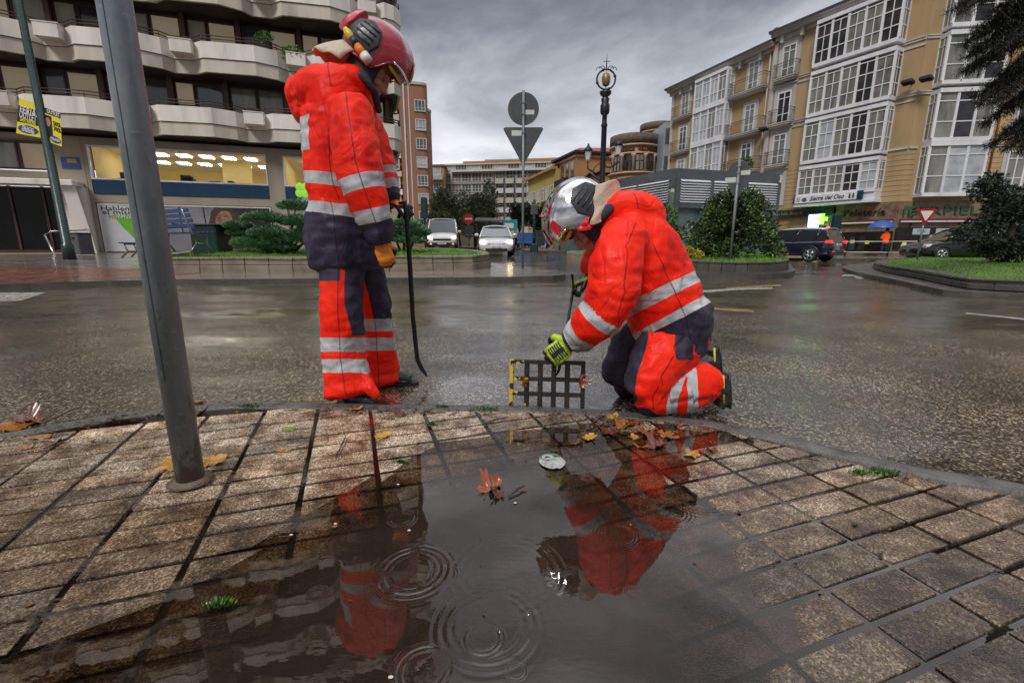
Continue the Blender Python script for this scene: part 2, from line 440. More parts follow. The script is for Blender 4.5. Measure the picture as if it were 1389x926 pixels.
for k, c in enumerate(mk): at.data[k].value = c
# ------------------------------------------------------------------ clothing materials
def mat_suit():
    m, nt, b = newmat('wet high visibility fabric')
    def th(name):
        at = N(nt, 'ShaderNodeAttribute', attribute_name=name)
        mr = N(nt, 'ShaderNodeMapRange'); mr.inputs['From Min'].default_value = -.0012; mr.inputs['From Max'].default_value = .0012
        L(nt, at.outputs['Fac'], mr.inputs[0]); return mr.outputs[0]
    nv, sl = th('navy'), th('sil')
    wet = tex(nt, scale=7, detail=6, rough=.6)
    red = ramp(nt, wet, [(.3, (.66, .009, .004)), (.5, (.95, .022, .006)), (.75, (1., .040, .012))])
    navy = ramp(nt, wet, [(.3, (.018, .014, .028)), (.55, (.045, .038, .068)), (.8, (.085, .075, .115))])
    wv = N(nt, 'ShaderNodeTexWave', i_Scale=95., i_Distortion=.4); tc = N(nt, 'ShaderNodeTexCoord'); L(nt, tc.outputs['Object'], wv.inputs[0])
    sv = ramp(nt, mathn(nt, 'MULTIPLY', mathn(nt, 'ADD', wv.outputs['Fac'], .6), wet), [(.2, (.20, .21, .22)), (.5, (.50, .51, .53)), (.9, (.78, .79, .82))])
    c = mixc(nt, nv, red.outputs[0], navy.outputs[0]); c = mixc(nt, sl, c, sv.outputs[0])
    sa = N(nt, 'ShaderNodeAttribute', attribute_name='seam'); sm_ = N(nt, 'ShaderNodeMapRange'); sm_.inputs['From Min'].default_value = .0012; sm_.inputs['From Max'].default_value = .0032; L(nt, mathn(nt, 'ABSOLUTE', sa.outputs['Fac']), sm_.inputs[0])
    c = mixc(nt, sm_.outputs[0], mixc(nt, .72, c, (.01, .008, .012)), c)
    L(nt, c, b.inputs['Base Color'])
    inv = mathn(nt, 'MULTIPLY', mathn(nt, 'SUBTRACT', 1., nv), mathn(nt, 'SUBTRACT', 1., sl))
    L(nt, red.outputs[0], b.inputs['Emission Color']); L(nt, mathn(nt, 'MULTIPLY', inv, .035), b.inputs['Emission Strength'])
    rg = ramp(nt, tex(nt, scale=13, detail=5), [(.35, (.38,) * 3), (.65, (.66,) * 3)]); L(nt, rg.outputs[0], b.inputs['Roughness'])
    bn = N(nt, 'ShaderNodeBump', i_Strength=.62, i_Distance=.014)
    rd = tex(nt, scale=4.5, detail=3, rough=.5, dist=1.1, stretch=(1.5, 1, .8)); rd = mathn(nt, 'ABSOLUTE', mathn(nt, 'SUBTRACT', rd, .5)); rd = mathn(nt, 'POWER', mathn(nt, 'MULTIPLY', rd, 2.2), .7)
    L(nt, rd, bn.inputs['Height'])
    bn2 = N(nt, 'ShaderNodeBump', i_Strength=.25, i_Distance=.0015); L(nt, tex(nt, scale=350, detail=2), bn2.inputs['Height'])
    L(nt, bn.outputs[0], bn2.inputs['Normal']); L(nt, bn2.outputs[0], b.inputs['Normal'])
    b.inputs['Specular IOR Level'].default_value = .22
    return m
SUIT = mat_suit()
SKIN = pm('skin', (.56, .27, .19), .42, var=.3, scale=14, bump=.15, bscale=220)
NAVYC = pm('navy hood lining', (.03, .03, .05), .7, var=.6, scale=20, bump=.4, bscale=60)
BLACKR = pm('black rubber', (.02, .02, .022), .35, var=.4, scale=20, bump=.2, bscale=80)
BOOTG = pm('dark green rubber boot', (.02, .045, .035), .25, var=.4, scale=10)
CREAM = pm('cream neck cape', (.60, .53, .40), .7, var=.45, scale=9, bump=.3, bscale=50)
REDH = pm('wet red helmet shell', (.36, .006, .018), .16, var=.35, scale=14, coat=1., bump=.16, bscale=170)
CHROME = pm('chromed helmet shell', (.86, .86, .88), .07, metal=1., var=.15, scale=10)
YEL = pm('yellow trim', (.75, .58, .06), .35, var=.3, scale=20)
ORG = pm('orange glove', (.95, .30, .02), .5, var=.3, scale=30, bump=.2, bscale=90)
LIME = pm('lime glove', (.50, .68, .04), .5, var=.3, scale=30, bump=.3, bscale=90)
GLOVEB = pm('black glove rubber', (.015, .015, .017), .4, var=.4, scale=30)
WHITEP = pm('white plastic', (.75, .75, .74), .3, var=.15, scale=9)
DARKP = pm('dark plastic', (.035, .038, .045), .35, var=.4, scale=18)
REDP = pm('red plastic', (.6, .02, .03), .25, var=.2, scale=18)
VISOR = pm('smoked amber visor', (.10, .05, .03), .08, var=.4, scale=9, coat=1.)
STEEL = pm('black iron', (.018, .018, .020), .33, metal=.4, var=.5, scale=25, bump=.25, bscale=90)
LENS = pm('frosted lamp lens', (.85, .85, .8), .2, var=.1)
class Limb:
    def __init__(s, pts, kind):
        """pts: (px, py, Y, half width in px, half depth in metres)"""
        s.p = [W(a, b, c) for a, b, c, *_ in pts]
        s.r = [(q[3] * pxm(p), q[4] if len(q) > 4 else q[3] * pxm(p)) for q, p in zip(pts, s.p)]
        s.kind = kind
        s.s = [0.]
        for a, b in zip(s.p, s.p[1:]): s.s.append(s.s[-1] + (b - a).length)
    def add(s, mb, k=1., n=22, sub=5):
        P, R = [], []
        K = len(s.p)
        for i in range(K - 1):
            p0, p1, p2, p3 = s.p[max(i - 1, 0)], s.p[i], s.p[i + 1], s.p[min(i + 2, K - 1)]
            r0, r1, r2, r3 = (s.r[max(i - 1, 0)], s.r[i], s.r[i + 1], s.r[min(i + 2, K - 1)])
            for j in range(sub):
                t = j / sub; t2, t3 = t * t, t * t * t
                c = (-.5 * t3 + t2 - .5 * t, 1.5 * t3 - 2.5 * t2 + 1, -1.5 * t3 + 2 * t2 + .5 * t, .5 * t3 - .5 * t2)
                P.append(p0 * c[0] + p1 * c[1] + p2 * c[2] + p3 * c[3])
                R.append(tuple(k * sum(cc * rr[m] for cc, rr in zip(c, (r0, r1, r2, r3))) for m in (0, 1)))
        P.append(s.p[-1]); R.append((s.r[-1][0] * k, s.r[-1][1] * k))
        # rounded ends
        d = (P[0] - P[1]).normalized(); P.insert(0, P[0] + d * min(R[0]) * .35); R.insert(0, (R[0][0] * .6, R[0][1] * .6))
        d = (P[-1] - P[-2]).normalized(); P.append(P[-1] + d * min(R[-1]) * .18); R.append((R[-1][0] * .8, R[-1][1] * .8))
        mb.tube(P, R, n, ref=Vector((0, 1, 0)))
    def near(s, q):
        best = (1e9, 0, 0, None)
        for i in range(len(s.p) - 1):
            a, b = s.p[i], s.p[i + 1]; ab = b - a; t = max(0, min(1, (q - a).dot(ab) / ab.length_squared))
            c = a + ab * t; r = sum(s.r[i]) / 2 * (1 - t) + sum(s.r[i + 1]) / 2 * t
            dd = (q - c).length / r
            if dd < best[0]: best = (dd, s.s[i] + ab.length * t, c, i)
        return best
def dress(limbs, rules, seed, amp=.006, freq=9.):
    def post(me):
        me.update()
        nv = me.attributes.new('navy', 'FLOAT', 'POINT'); sl = me.attributes.new('sil', 'FLOAT', 'POINT'); sw = me.attributes.new('seam', 'FLOAT', 'POINT')
        nrm = [v.normal.copy() for v in me.vertices]
        for v, n in zip(me.vertices, nrm):
            q = v.co.copy(); best = None
            for l in limbs:
                d = l.near(q)
                if best is None or d[0] < best[0]: best = (*d, l)
            a, b = rules(best[4], best[1], best[2], q, n)
            nv.data[v.index].value = a; sl.data[v.index].value = b; cc = best[2]; sw.data[v.index].value = ((q.x - cc.x) * .8 + (q.z - cc.z) * .2 - .018) if q.y < cc.y - .02 else 1.
            f = fold(q, freq * .8, amp, (1.7, 1.2, .75), seed) + fold(q, freq * 1.8, amp * .55, (.8, 1, 1.6), seed + 5) + noise.noise(q * 4 + Vector((seed, 0, 0))) * amp * 1.2
            sl_ = best[1]; ph_ = sl_ * 62 + 5 * noise.noise(q * 5 + Vector((0, seed, 0))) + 2.5 * (n.x + n.z); cr = (1 - abs(math.sin(ph_ * .5))) ** 2; f -= cr * amp * .9 * (.35 + .65 * max(0, noise.noise(q * 3.1 + Vector((seed, 3, 1))) * 2))
            v.co = q + n * (f - amp * .3)
    return post
def bandf(s, bands): return max([min(s - a, b - s) for a, b in bands] + [-1.])
# ------------------------------------------------------------------ heads, helmets, hands
def head_shapes(mb, M, k=1.):
    def e(c, ax): mb.ell(M @ (Vector(c) * k), [a * k for a in ax], 20, 14, R=M.to_3x3())
    e((-.012, 0, .02), (.098, .077, .10)); e((.015, 0, -.04), (.072, .062, .080)); e((.052, 0, -.088), (.036, .034, .030))
    e((.083, 0, -.02), (.022, .013, .034)); e((.101, 0, -.038), (.017, .014, .013)); e((.089, .012, -.043), (.013, .009, .009)); e((.089, -.012, -.043), (.013, .009, .009))
    e((.080, 0, -.064), (.014, .024, .007)); e((.078, 0, -.076), (.014, .021, .008))
    for s_ in (-1, 1):
        e((.078, s_ * .030, .022), (.018, .026, .009)); e((.058, s_ * .046, -.03), (.030, .022, .022)); e((-.005, s_ * .076, -.01), (.018, .008, .03))
def face_parts(M, body, k=1.):
    for s_ in (-1, 1):
        eb = MB(); e = MB(); e.ell(M @ (Vector((.0675, s_ * .031, -.001)) * k), [.0115 * k] * 3, 12, 8, R=M.to_3x3()); e.ell(M @ (Vector((.0805, s_ * .031, -.003)) * k), [.003 * k, .006 * k, .006 * k], 10, 6, 1, R=M.to_3x3())
        e.build('eye', [pm('lidded eye', (.22, .14, .11), .3), DARKP], body)  # eyeball in a dark skin tone, standing for a lowered lid
        eb.tube([M @ (Vector((.092, s_ * .014, .024)) * k), M @ (Vector((.094, s_ * .032, .030)) * k), M @ (Vector((.082, s_ * .050, .024)) * k)], [.003, .0045, .002], 6)
        eb.build('eyebrow', pm('brown hair', (.06, .035, .02), .7), body)
def head_matrix(c, fwd, up):
    f = Vector(fwd).normalized(); u = Vector(up); u = (u - f * u.dot(f)).normalized(); l = u.cross(f)
    return Matrix(((f.x, l.x, u.x, c[0]), (f.y, l.y, u.y, c[1]), (f.z, l.z, u.z, c[2]), (0, 0, 0, 1)))
def helmet(M, owner, shell, chrome, side):
    """M: helmet frame, x forward, z up. side: -1 when the camera sees the wearer's right"""
    A, B, C = .188, .138, .158
    def thm(ph):
        a = abs(ph)
        return math.radians(93 - 5 * sstep(.0, .9, a) + 36 * sstep(.95, 1.35, a) - 4 * sstep(1.9, 2.6, a))
    def P(ph, th, k=1.):
        lat = math.sin(ph) * math.sin(th); rid = 1 + .035 * math.exp(-(lat / .10) ** 2) * (th < 1.5)
        kk = k * rid * (1 + .03 * math.exp(-((abs(lat) - .55) / .16) ** 2))
        fwd = 1.0 + .04 * max(0, math.cos(ph)) * math.sin(th) ** 4
        return M @ Vector((A * kk * fwd * math.cos(ph) * math.sin(th), B * kk * math.sin(ph) * math.sin(th), C * kk * math.cos(th)))
    def patch(mb_, R, sg, k0, k1):
        ca = sum(a for a, t in R) / len(R); ct = sum(t for a, t in R) / len(R); R2 = []
        for (a, t), (a2, t2) in zip(R, R[1:] + R[:1]): R2 += [(a + (a2 - a) * q / 4, t + (t2 - t) * q / 4) for q in range(4)]
        nn = len(R2); vs = [P(sg * a, t, k0) for a, t in R2] + [P(sg * a, t, k1 * .985) for a, t in R2]
        for w_ in (.93, .6, .3): vs += [P(sg * (ca + (a - ca) * w_), ct + (t - ct) * w_, k1) for a, t in R2]
        vs.append(P(sg * ca, ct, k1)); fs = []
        for r_ in range(4): fs += [(r_ * nn + i, r_ * nn + (i + 1) % nn, (r_ + 1) * nn + (i + 1) % nn, (r_ + 1) * nn + i) for i in range(nn)]
        fs += [(4 * nn + i, 4 * nn + (i + 1) % nn, 5 * nn) for i in range(nn)]
        mb_.add(vs, fs)
    n, m = 56, 22
    mb = MB(); vs = []; fs = []
    for lay, k in ((0, 1.), (1, .955)):
        for j in range(m + 1):
            for i in range(n):
                ph = -PI + 2 * PI * i / n; th = thm(ph) * max(.004, j / m); vs.append(P(ph, th, k))
    for lay in (0, 1):
        for j in range(m):
            for i in range(n):
                i2 = (i + 1) % n; o = lay * (m + 1) * n
                q = (o + j * n + i, o + (j + 1) * n + i, o + (j + 1) * n + i2, o + j * n + i2)
                fs.append(q if lay == 0 else q[::-1])
    o = (m + 1) * n
    for i in range(n):
        i2 = (i + 1) % n; fs.append((m * n + i, o + m * n + i, o + m * n + i2, m * n + i2))
    fs.append(tuple(range(n)))
    mb.add(vs, fs, 0, True)
    h = mb.build('helmet', shell, owner)
    # edge trim over the brow, smoked visor under it
    tr = MB(); tr.tube([P(-.95 + 1.9 * i / 24, thm(-.95 + 1.9 * i / 24) - .03, 1.0) for i in range(25)], [(.004, .006)] * 25, 8, ref=M.to_3x3() @ Vector((0, 0, 1)))
    tr.build('brow_trim', CHROME if not chrome else pm('gold brow trim', (.75, .6, .2), .15, metal=.9), h)
    rt = MB(); rt.tube([P(ph, thm(ph) - .01, 1.0) for ph in [.95 + (2 * PI - 1.9) * i / 44 if .95 + (2 * PI - 1.9) * i / 44 <= PI else .95 + (2 * PI - 1.9) * i / 44 - 2 * PI for i in range(45)]], .0045, 6)
    rt.build('edge_bead', DARKP if chrome else REDH, h)
    vb = MB(); vs = []; fs = []; nn = 24
    for j in range(6):
        for i in range(nn + 1):
            ph = -1.0 + 2.0 * i / nn; vs.append(P(ph, 1.50 + j * .052 * (1 - .5 * (abs(ph) / 1.0) ** 3), .93 - .012 * j))
    for j in range(5):
        for i in range(nn): a = j * (nn + 1) + i; fs.append((a, a + nn + 1, a + nn + 2, a + 1))
    vb.add(vs, fs, 0, True); v = vb.build('visor', VISOR, h)
    lp = MB(); lp.tube([P(-.95 + 1.9 * i / 20, 1.50 + 5.1 * .052 * (1 - .5 * abs((-.95 + 1.9 * i / 20)) ** 3), .872) for i in range(21)], [(.003, .010)] * 21, 8, ref=M.to_3x3() @ Vector((0, 0, 1)))
    lp.build('visor_lip', YEL, v)
    # raised emblem plate in front
    eb = MB(); ebv = [P(a, t, 1.035) for a, t in ((-.16, 1.5), (.16, 1.5), (.24, 1.25), (.12, .98), (0, .9), (-.12, .98), (-.24, 1.25))]
    eb.add(ebv, [tuple(range(7))]); eb.build('front_plate', YEL if not chrome else REDP, h)
    for s_ in (-1, 1):
        # side housing with ribs
        sd = MB(); patch(sd, [(1.6, 1.1), (1.95, .98), (2.3, 1.2), (2.38, 1.75), (2.0, 2.0), (1.6, 1.95), (1.45, 1.5)], s_, .98, 1.10)
        for t in (1.2, 1.35, 1.5, 1.65): sd.tube([P(s_ * 1.62, t, 1.105), P(s_ * 1.85, t, 1.11), P(s_ * 2.1, t, 1.105)], .005, 6)
        sd.build('side_housing', DARKP, h)
        if chrome:
            bd = MB(); bd.add([P(s_ * a, t, 1.085) for a, t in ((1.95, 1.45), (2.1, 1.45), (2.1, 1.68), (1.95, 1.68))], [(0, 1, 2, 3)]); bd.build('label', WHITEP, h)
            st = MB(); st.add([P(s_ * a, t, 1.03) for a, t in ((.62, 1.05), (.85, 1.0), (.92, 1.35), (.7, 1.42))], [(0, 1, 2, 3)]); st.build('sticker', REDP, h)
            st = MB(); st.tube([P(s_ * (1.15 + .09 * i), thm(1.15 + .09 * i) - .09, 1.035) for i in range(12)], [(.002, .011)] * 12, 8, ref=M.to_3x3() @ Vector((0, 0, 1))); st.build('side_stripe', REDP, h)
        else:
            st = MB(); patch(st, [(2.2, .62), (2.65, .62), (2.9, .9), (2.45, 1.0)], s_, 1.0, 1.012); st.build('reflective_patch', pm('silver reflective patch', (.6, .62, .64), .3), h)
            eye = MB(); patch(eye, [(2.35, .95), (2.62, 1.0), (2.85, 1.35), (2.75, 1.75), (2.45, 1.8), (2.3, 1.4)], s_, 1.0, 1.17); eye.build('goggle_bracket', pm('translucent red plastic', (.55, .03, .06), .15, coat=.8), h)
    if not chrome:
        a, b = P(side * 2.35, 1.72, 1.16), P(side * 1.42, 1.98, 1.19)
        t = MB(); t.tube([a, a.lerp(b, .12), a.lerp(b, .3), a.lerp(b, .34)], [.012, .019, .018, .014], 12, 0); t.tube([a.lerp(b, .3), a.lerp(b, .5)], .021, 12, 1)
        t.tube([a.lerp(b, .5), a.lerp(b, .78)], [.019, .022], 12, 2); t.tube([a.lerp(b, .78), b], [.024, .024], 12, 3)
        t.build('torch', [YEL, DARKP, ORG, LENS], h)
    # neck cape
    cp = MB(); vs = []; fs = []; nn = 26; mm = 8
    for j in range(mm + 1):
        for i in range(nn + 1):
            ph = 1.95 + (2 * PI - 3.9) * i / nn
            if ph > PI: ph -= 2 * PI
            q = P(ph, thm(ph) - .12, .97); c_ = M @ Vector((0, 0, .0))
            t = j / mm; w_ = 1 - (abs(abs(ph) - PI) / 1.2) ** 2 * .55
            if chrome: d_ = Vector((.62, .15 * math.sin(ph), .95)) * .135
            else: d_ = Vector((-1., .25 * math.sin(ph), -.12)) * .165
            vs.append(q + d_ * w_ * t + Vector((0, 0, -.03 * t * t * (0 if chrome else 1.) + .008 * math.sin(i * 1.3 + 2 * t) * t)))
    for j in range(mm):
        for i in range(nn): a = j * (nn + 1) + i; fs.append((a, a + nn + 1, a + nn + 2, a + 1))
    if chrome:
        vs = []; fs = []; cols = [(806, 2.27, 250, 306), (816, 2.26, 247, 304), (828, 2.29, 244, 297), (837, 2.34, 244, 290), (841, 2.40, 246, 286), (838, 2.46, 247, 288), (828, 2.50, 248, 295), (814, 2.52, 250, 300)]
        for j in range(7):
            for i, (px, Y, y0, y1) in enumerate(cols): t = j / 6; vs.append(W(px + 2.5 * math.sin(j * 1.9 + i * 1.1) - 6 * t * t, y0 + (y1 - y0) * t + 2 * math.sin(i * 2.1), Y + .006 * math.sin(j * 2.3 + i)))
        n_ = len(cols); fs = [(j * n_ + i, j * n_ + i + 1, (j + 1) * n_ + i + 1, (j + 1) * n_ + i) for j in range(6) for i in range(n_ - 1)]; cp = MB()
    cp.add(vs, fs, 0, True); c = cp.build('neck_cape', CREAM, h)
    md = c.modifiers.new('thick', 'SOLIDIFY'); md.thickness = .006
    if chrome: md = c.modifiers.new('sub', 'SUBSURF'); md.levels = 2; md.render_levels = 2
    return h
def hand(owner, o, f, n, s, curl, mats, k=1., thumb=.8, black=None, name='glove'):
    """o wrist, f towards the fingers, n the way the palm faces, s towards the thumb"""
    f = Vector(f).normalized(); n = Vector(n); n = (n - f * n.dot(f)).normalized(); s0 = Vector(s); s = f.cross(n); s = s if s.dot(s0) > 0 else -s
    mb = MB()
    R = Matrix((s, f, n)).transposed()
    mb.ell(o + f * .05 * k, (.043 * k, .056 * k, .019 * k), R=R); mb.ell(o + f * .075 * k, (.044 * k, .032 * k, .018 * k), R=R)
    mb.tube([o - f * .06 * k, o - f * .02 * k, o + f * .02 * k], [(.036 * k, .03 * k), (.031 * k, .027 * k), (.03 * k, .02 * k)], 14, ref=n)
    for i, (ln, off) in enumerate(((.93, .032), (1.05, .011), (.98, -.010), (.78, -.030))):
        p = o + f * (.088 - .006 * abs(i - 1.2)) * k + s * off * k; ang = 0; pts = [p - f * .02 * k, p]
        for seg, c in zip((.044, .028, .022), curl if not hasattr(curl[0], '__len__') else curl[i]):
            ang += math.radians(c); p = p + (f * math.cos(ang) + n * math.sin(ang)) * seg * ln * k; pts.append(p)
        mb.tube(pts, [.0125 * k, .0125 * k, .0115 * k, .0105 * k, .0085 * k], 10)
    p = o + f * .018 * k + s * .028 * k; d1 = (f * .55 + s * .75 + n * .35).normalized(); d2 = (f * .8 + s * .1 + n * thumb).normalized(); d3 = (f * .7 - s * .35 + n * thumb).normalized()
    q1 = p + d1 * .040 * k; q2 = q1 + d2 * .034 * k; q3 = q2 + d3 * .026 * k
    mb.tube([p - s * .015 * k, p, q1, q2, q3], [.016 * k, .017 * k, .014 * k, .0125 * k, .010 * k], 10)
    def post(me):
        me.update()
        for p_ in me.polygons:
            c = p_.center - o; me.polygons[p_.index].material_index = 1 if black(c.dot(f) / k, c.dot(n) / k, c.dot(s) / k) else 0
    return fused(mb, name, .0038, mats, owner, 1, post if black else None)
# ------------------------------------------------------------------ the standing firefighter
def standing():
    T = Limb([(480, 100, 2.62, 19, .09), (473, 116, 2.62, 30, .17), (466, 140, 2.62, 41, .225), (463, 178, 2.62, 46, .24), (465, 225, 2.62, 47, .235), (468, 258, 2.61, 48, .225), (468, 276, 2.61, 44, .21), (470, 300, 2.61, 50, .235), (472, 335, 2.61, 50, .235), (475, 358, 2.61, 48, .23)], 'torso')
    NA = Limb([(474, 142, 2.42, 26), (481, 185, 2.37, 29), (488, 232, 2.34, 30), (499, 268, 2.34, 26.5), (510, 305, 2.36, 20.5), (515, 326, 2.37, 16.5)], 'nearm')
    FA = Limb([(478, 145, 2.80, 26), (497, 190, 2.86, 27), (512, 235, 2.86, 24), (524, 262, 2.84, 18), (532, 272, 2.83, 14)], 'farm')
    HD = Limb([(404, 124, 2.62, 13, .10), (420, 130, 2.62, 27, .17), (440, 130, 2.62, 30, .20), (462, 122, 2.62, 26, .19), (486, 116, 2.62, 20, .15), (502, 124, 2.62, 12, .11)], 'hood')
    limbs = [T, NA, FA, HD]
    mb = MB(); [l.add(mb) for l in limbs]
    mb.ell(W(421, 152, 2.62), (.075, .12, .085)); mb.ell(W(404, 132, 2.62), (.045, .11, .10))
    zt = [W(470, y, 2.4).z for y in (234, 251, 275, 291)]
    za = [(NA.s[1] + 0, 0)]
    def rules(l, s, c, q, n):
        if l is HD: return -1., -1.
        tilt = (q.x - c.x) * .12 if c else 0
        if l is T:
            z = q.z + tilt; nv = zt[3] - z; sl = max(min(zt[0] - z, z - zt[1]), min(zt[2] - z, z - zt[3]))
            # panel on the back
            a = Vector((n.x, n.y)).normalized() if abs(n.x) + abs(n.y) > 0 else Vector((0, 0))
            bp = min(-a.x - .62, W(430, 168, 2.6).z - q.z, q.z - W(430, 212, 2.6).z) * (1 if a.y > -2 else -1)
            return nv, max(sl, bp * .5)
        if l is NA:
            return s - L3, bandf(s, [(L0, L1), (L2, L3)])
        return (s - .50), bandf(s, [(.36, .42), (.45, .50)])
    def sl_at(l, py):
        for i in range(len(l.p) - 1):
            a, b = yy[i], yy[i + 1]
            if a <= py <= b: return l.s[i] + (l.s[i + 1] - l.s[i]) * (py - a) / (b - a)
    yy = [142, 185, 232, 268, 305, 326]
    L0, L1, L2, L3 = sl_at(NA, 241), sl_at(NA, 260), sl_at(NA, 282), sl_at(NA, 300)
    # trousers
    NL = Limb([(466, 340, 2.52, 30, .12), (464, 385, 2.50, 28, .115), (464, 430, 2.48, 26, .11), (466, 480, 2.47, 27, .11), (472, 515, 2.46, 31, .115), (475, 531, 2.45, 34, .12)], 'nearleg')
    FL = Limb([(486, 340, 2.74, 28, .12), (500, 385, 2.78, 25, .11), (509, 430, 2.81, 23, .10), (512, 470, 2.84, 24, .105), (515, 500, 2.86, 26, .11), (517, 515, 2.86, 29, .12)], 'farleg')
    PV = Limb([(472, 320, 2.62, 40, .20), (474, 352, 2.62, 40, .20)], 'hip')
    mt = MB(); [l.add(mt) for l in (NL, FL, PV)]
    mt.tube([W(492, 512, 2.44), W(505, 530, 2.40), W(513, 537, 2.39)], [.05, .035, .012], 12)
    def trules(l, s, c, q, n):
        py = 463 - F * math.tan(math.atan((q.z - H) / q.y) + PITCH)
        if l is NL or l is PV and q.y < 2.62:
            nv = min(n.x * .1 - .045 + (-.03 * sstep(400, 460, py)), (455 - py) * .004)
            nv = max(nv, min((381 - py) * .004, (462 - (694.5 + F * q.x / (q.y * CP - (q.z - H) * SP))) * .004))
            return nv, bandf(py, [(458, 477), (487, 505)]) * .004
        nv = max(min(n.x * .1 - .02, (448 - py) * .004), (375 - py) * .004)
        return nv, bandf(py, [(432, 449), (458, 475)]) * .0045
    # body inside the clothes
    hc = W(513, 76, 2.64)
    fwd = Vector((.765, .10, -.64)); up = Vector((.64, .05, .77))
    MH = head_matrix(hc, fwd, up)
    MHd = MH @ Matrix.Translation((.018, 0, -.078))
    bm_ = MB(); [l.add(bm_, .62) for l in (T, NA, FA, NL, FL)]; bm_.tube([W(484, 122, 2.62), W(493, 105, 2.63), MHd @ Vector((-.03, 0, -.02))], [.07, .06, .06], 14)
    for a, b in ((W(475, 531, 2.46), Vector((.05, 0, -.1))),): pass
    head_shapes(bm_, MHd, 1.06)
    body = fused(bm_, 'person', .0068, SKIN, None, 1)
    tag(body, 'standing firefighter in red helmet and orange-red rain suit looking down, holding a black bar', 'person')
    face_parts(MHd, body, 1.06)
    j = fused(mb, 'jacket', .0105, SUIT, body, 3, dress(limbs, rules, 1.3, .0105, 6.5))
    fused(mt, 'trousers', .0105, SUIT, body, 3, dress([NL, FL, PV], trules, 4.1, .0105, 6.5))
    # lining collar and balaclava
    cb = MB(); cb.tube([W(462, 103, 2.60), W(478, 97, 2.52), W(495, 106, 2.50), W(508, 126, 2.53), W(514, 150, 2.62), W(508, 128, 2.72), W(490, 104, 2.76), W(470, 97, 2.70)], [.024, .026, .026, .02, .016, .02, .026, .026], 10, closed=True)
    cb.build('collar', NAVYC, body)
    bl = MB(); vs = []; fs = []
    nn, mm = 26, 12
    for jx in range(mm + 1):
        th = PI - (PI - .98) * jx / mm
        for i in range(nn):
            t = 2 * PI * i / nn; th2 = th + (.12 * math.sin(t) if jx == mm else 0)
            vs.append(MHd @ Vector((.116 * math.cos(th2) - .008, .094 * math.sin(th2) * math.cos(t), .148 * math.sin(th2) * math.sin(t) - .02)))
    for jx in range(mm):
        for i in range(nn): i2 = (i + 1) % nn; fs.append((jx * nn + i, jx * nn + i2, (jx + 1) * nn + i2, (jx + 1) * nn + i))
    bl.add(vs, fs, 0, True); b_ = bl.build('balaclava', NAVYC, body); md = b_.modifiers.new('s', 'SOLIDIFY'); md.thickness = .006
    helmet(MH, body, REDH, False, -1)
    blk = lambda a, b, c: (b > .006) or (a > .085)
    hand(body, W(534, 275, 2.83), (.93, -.05, -.25), (-.1, .0, -1), (0, -1, 0), (55, 60, 45), [ORG, GLOVEB], 1.12, black=blk)
    hand(body, W(515, 330, 2.37), (.32, .05, -.9), (-.35, .9, -.1), (1, .3, 0), (35, 50, 40), [ORG, GLOVEB], 1.0, black=lambda a, b, c: b > .012 or a < .0)
    # boots
    for Y, pts in ((2.86, [(520, 512, 20), (534, 512, 17), (548, 510, 15), (558, 510, 11)]), (2.45, [(470, 534, 22), (486, 534, 17), (500, 535, 14), (509, 537, 10)])):
        bb = MB(); P_ = [W(a, b, Y) for a, b, c in pts]
        for p_ in P_: p_.z = max(p_.z, -.045 + .05)
        gz0 = -.045
        bb.tube([Vector((p.x, p.y, gz0 + c * pxm(p) * .62)) for p, (a, b, c) in zip(P_, pts)], [(c * pxm(p) * .62, .05 - .004 * i) for i, (p, (a, b, c)) in enumerate(zip(P_, pts))], 16, ref=Vector((0, 1, 0)))
        bb.tube([P_[0] + Vector((0, 0, -.02)), P_[0] + Vector((-.02, 0, .25))], [.055, .06], 16)
        bo = fused(bb, 'boot', .006, BOOTG, body, 2)
        so = MB(); so.prism([(P_[0].x - .07 + t, Y + w_) for t, w_ in ((0, -.045), (.12, -.05), (.27, -.045), (.30, 0), (.27, .045), (.12, .05), (0, .045))], gz0 + .001, gz0 + .02); so.build('sole', BLACKR, bo)
    # steel pry bar
    b = MB(); b.tube([W(541, 296, 2.80), W(541, 276, 2.79), W(549, 274, 2.78), W(551, 292, 2.78), W(556, 360, 2.80), W(560, 430, 2.82), W(566, 487, 2.84), W(572, 500, 2.85), W(579, 510, 2.86)], [.013, .014, .014, .0145, .0145, .0145, .0145, .014, .007], 12)
    o = b.build('pry_bar', STEEL); tag(o, 'long black iron bar with a bent foot held upright by the standing firefighter', 'tool')
standing()
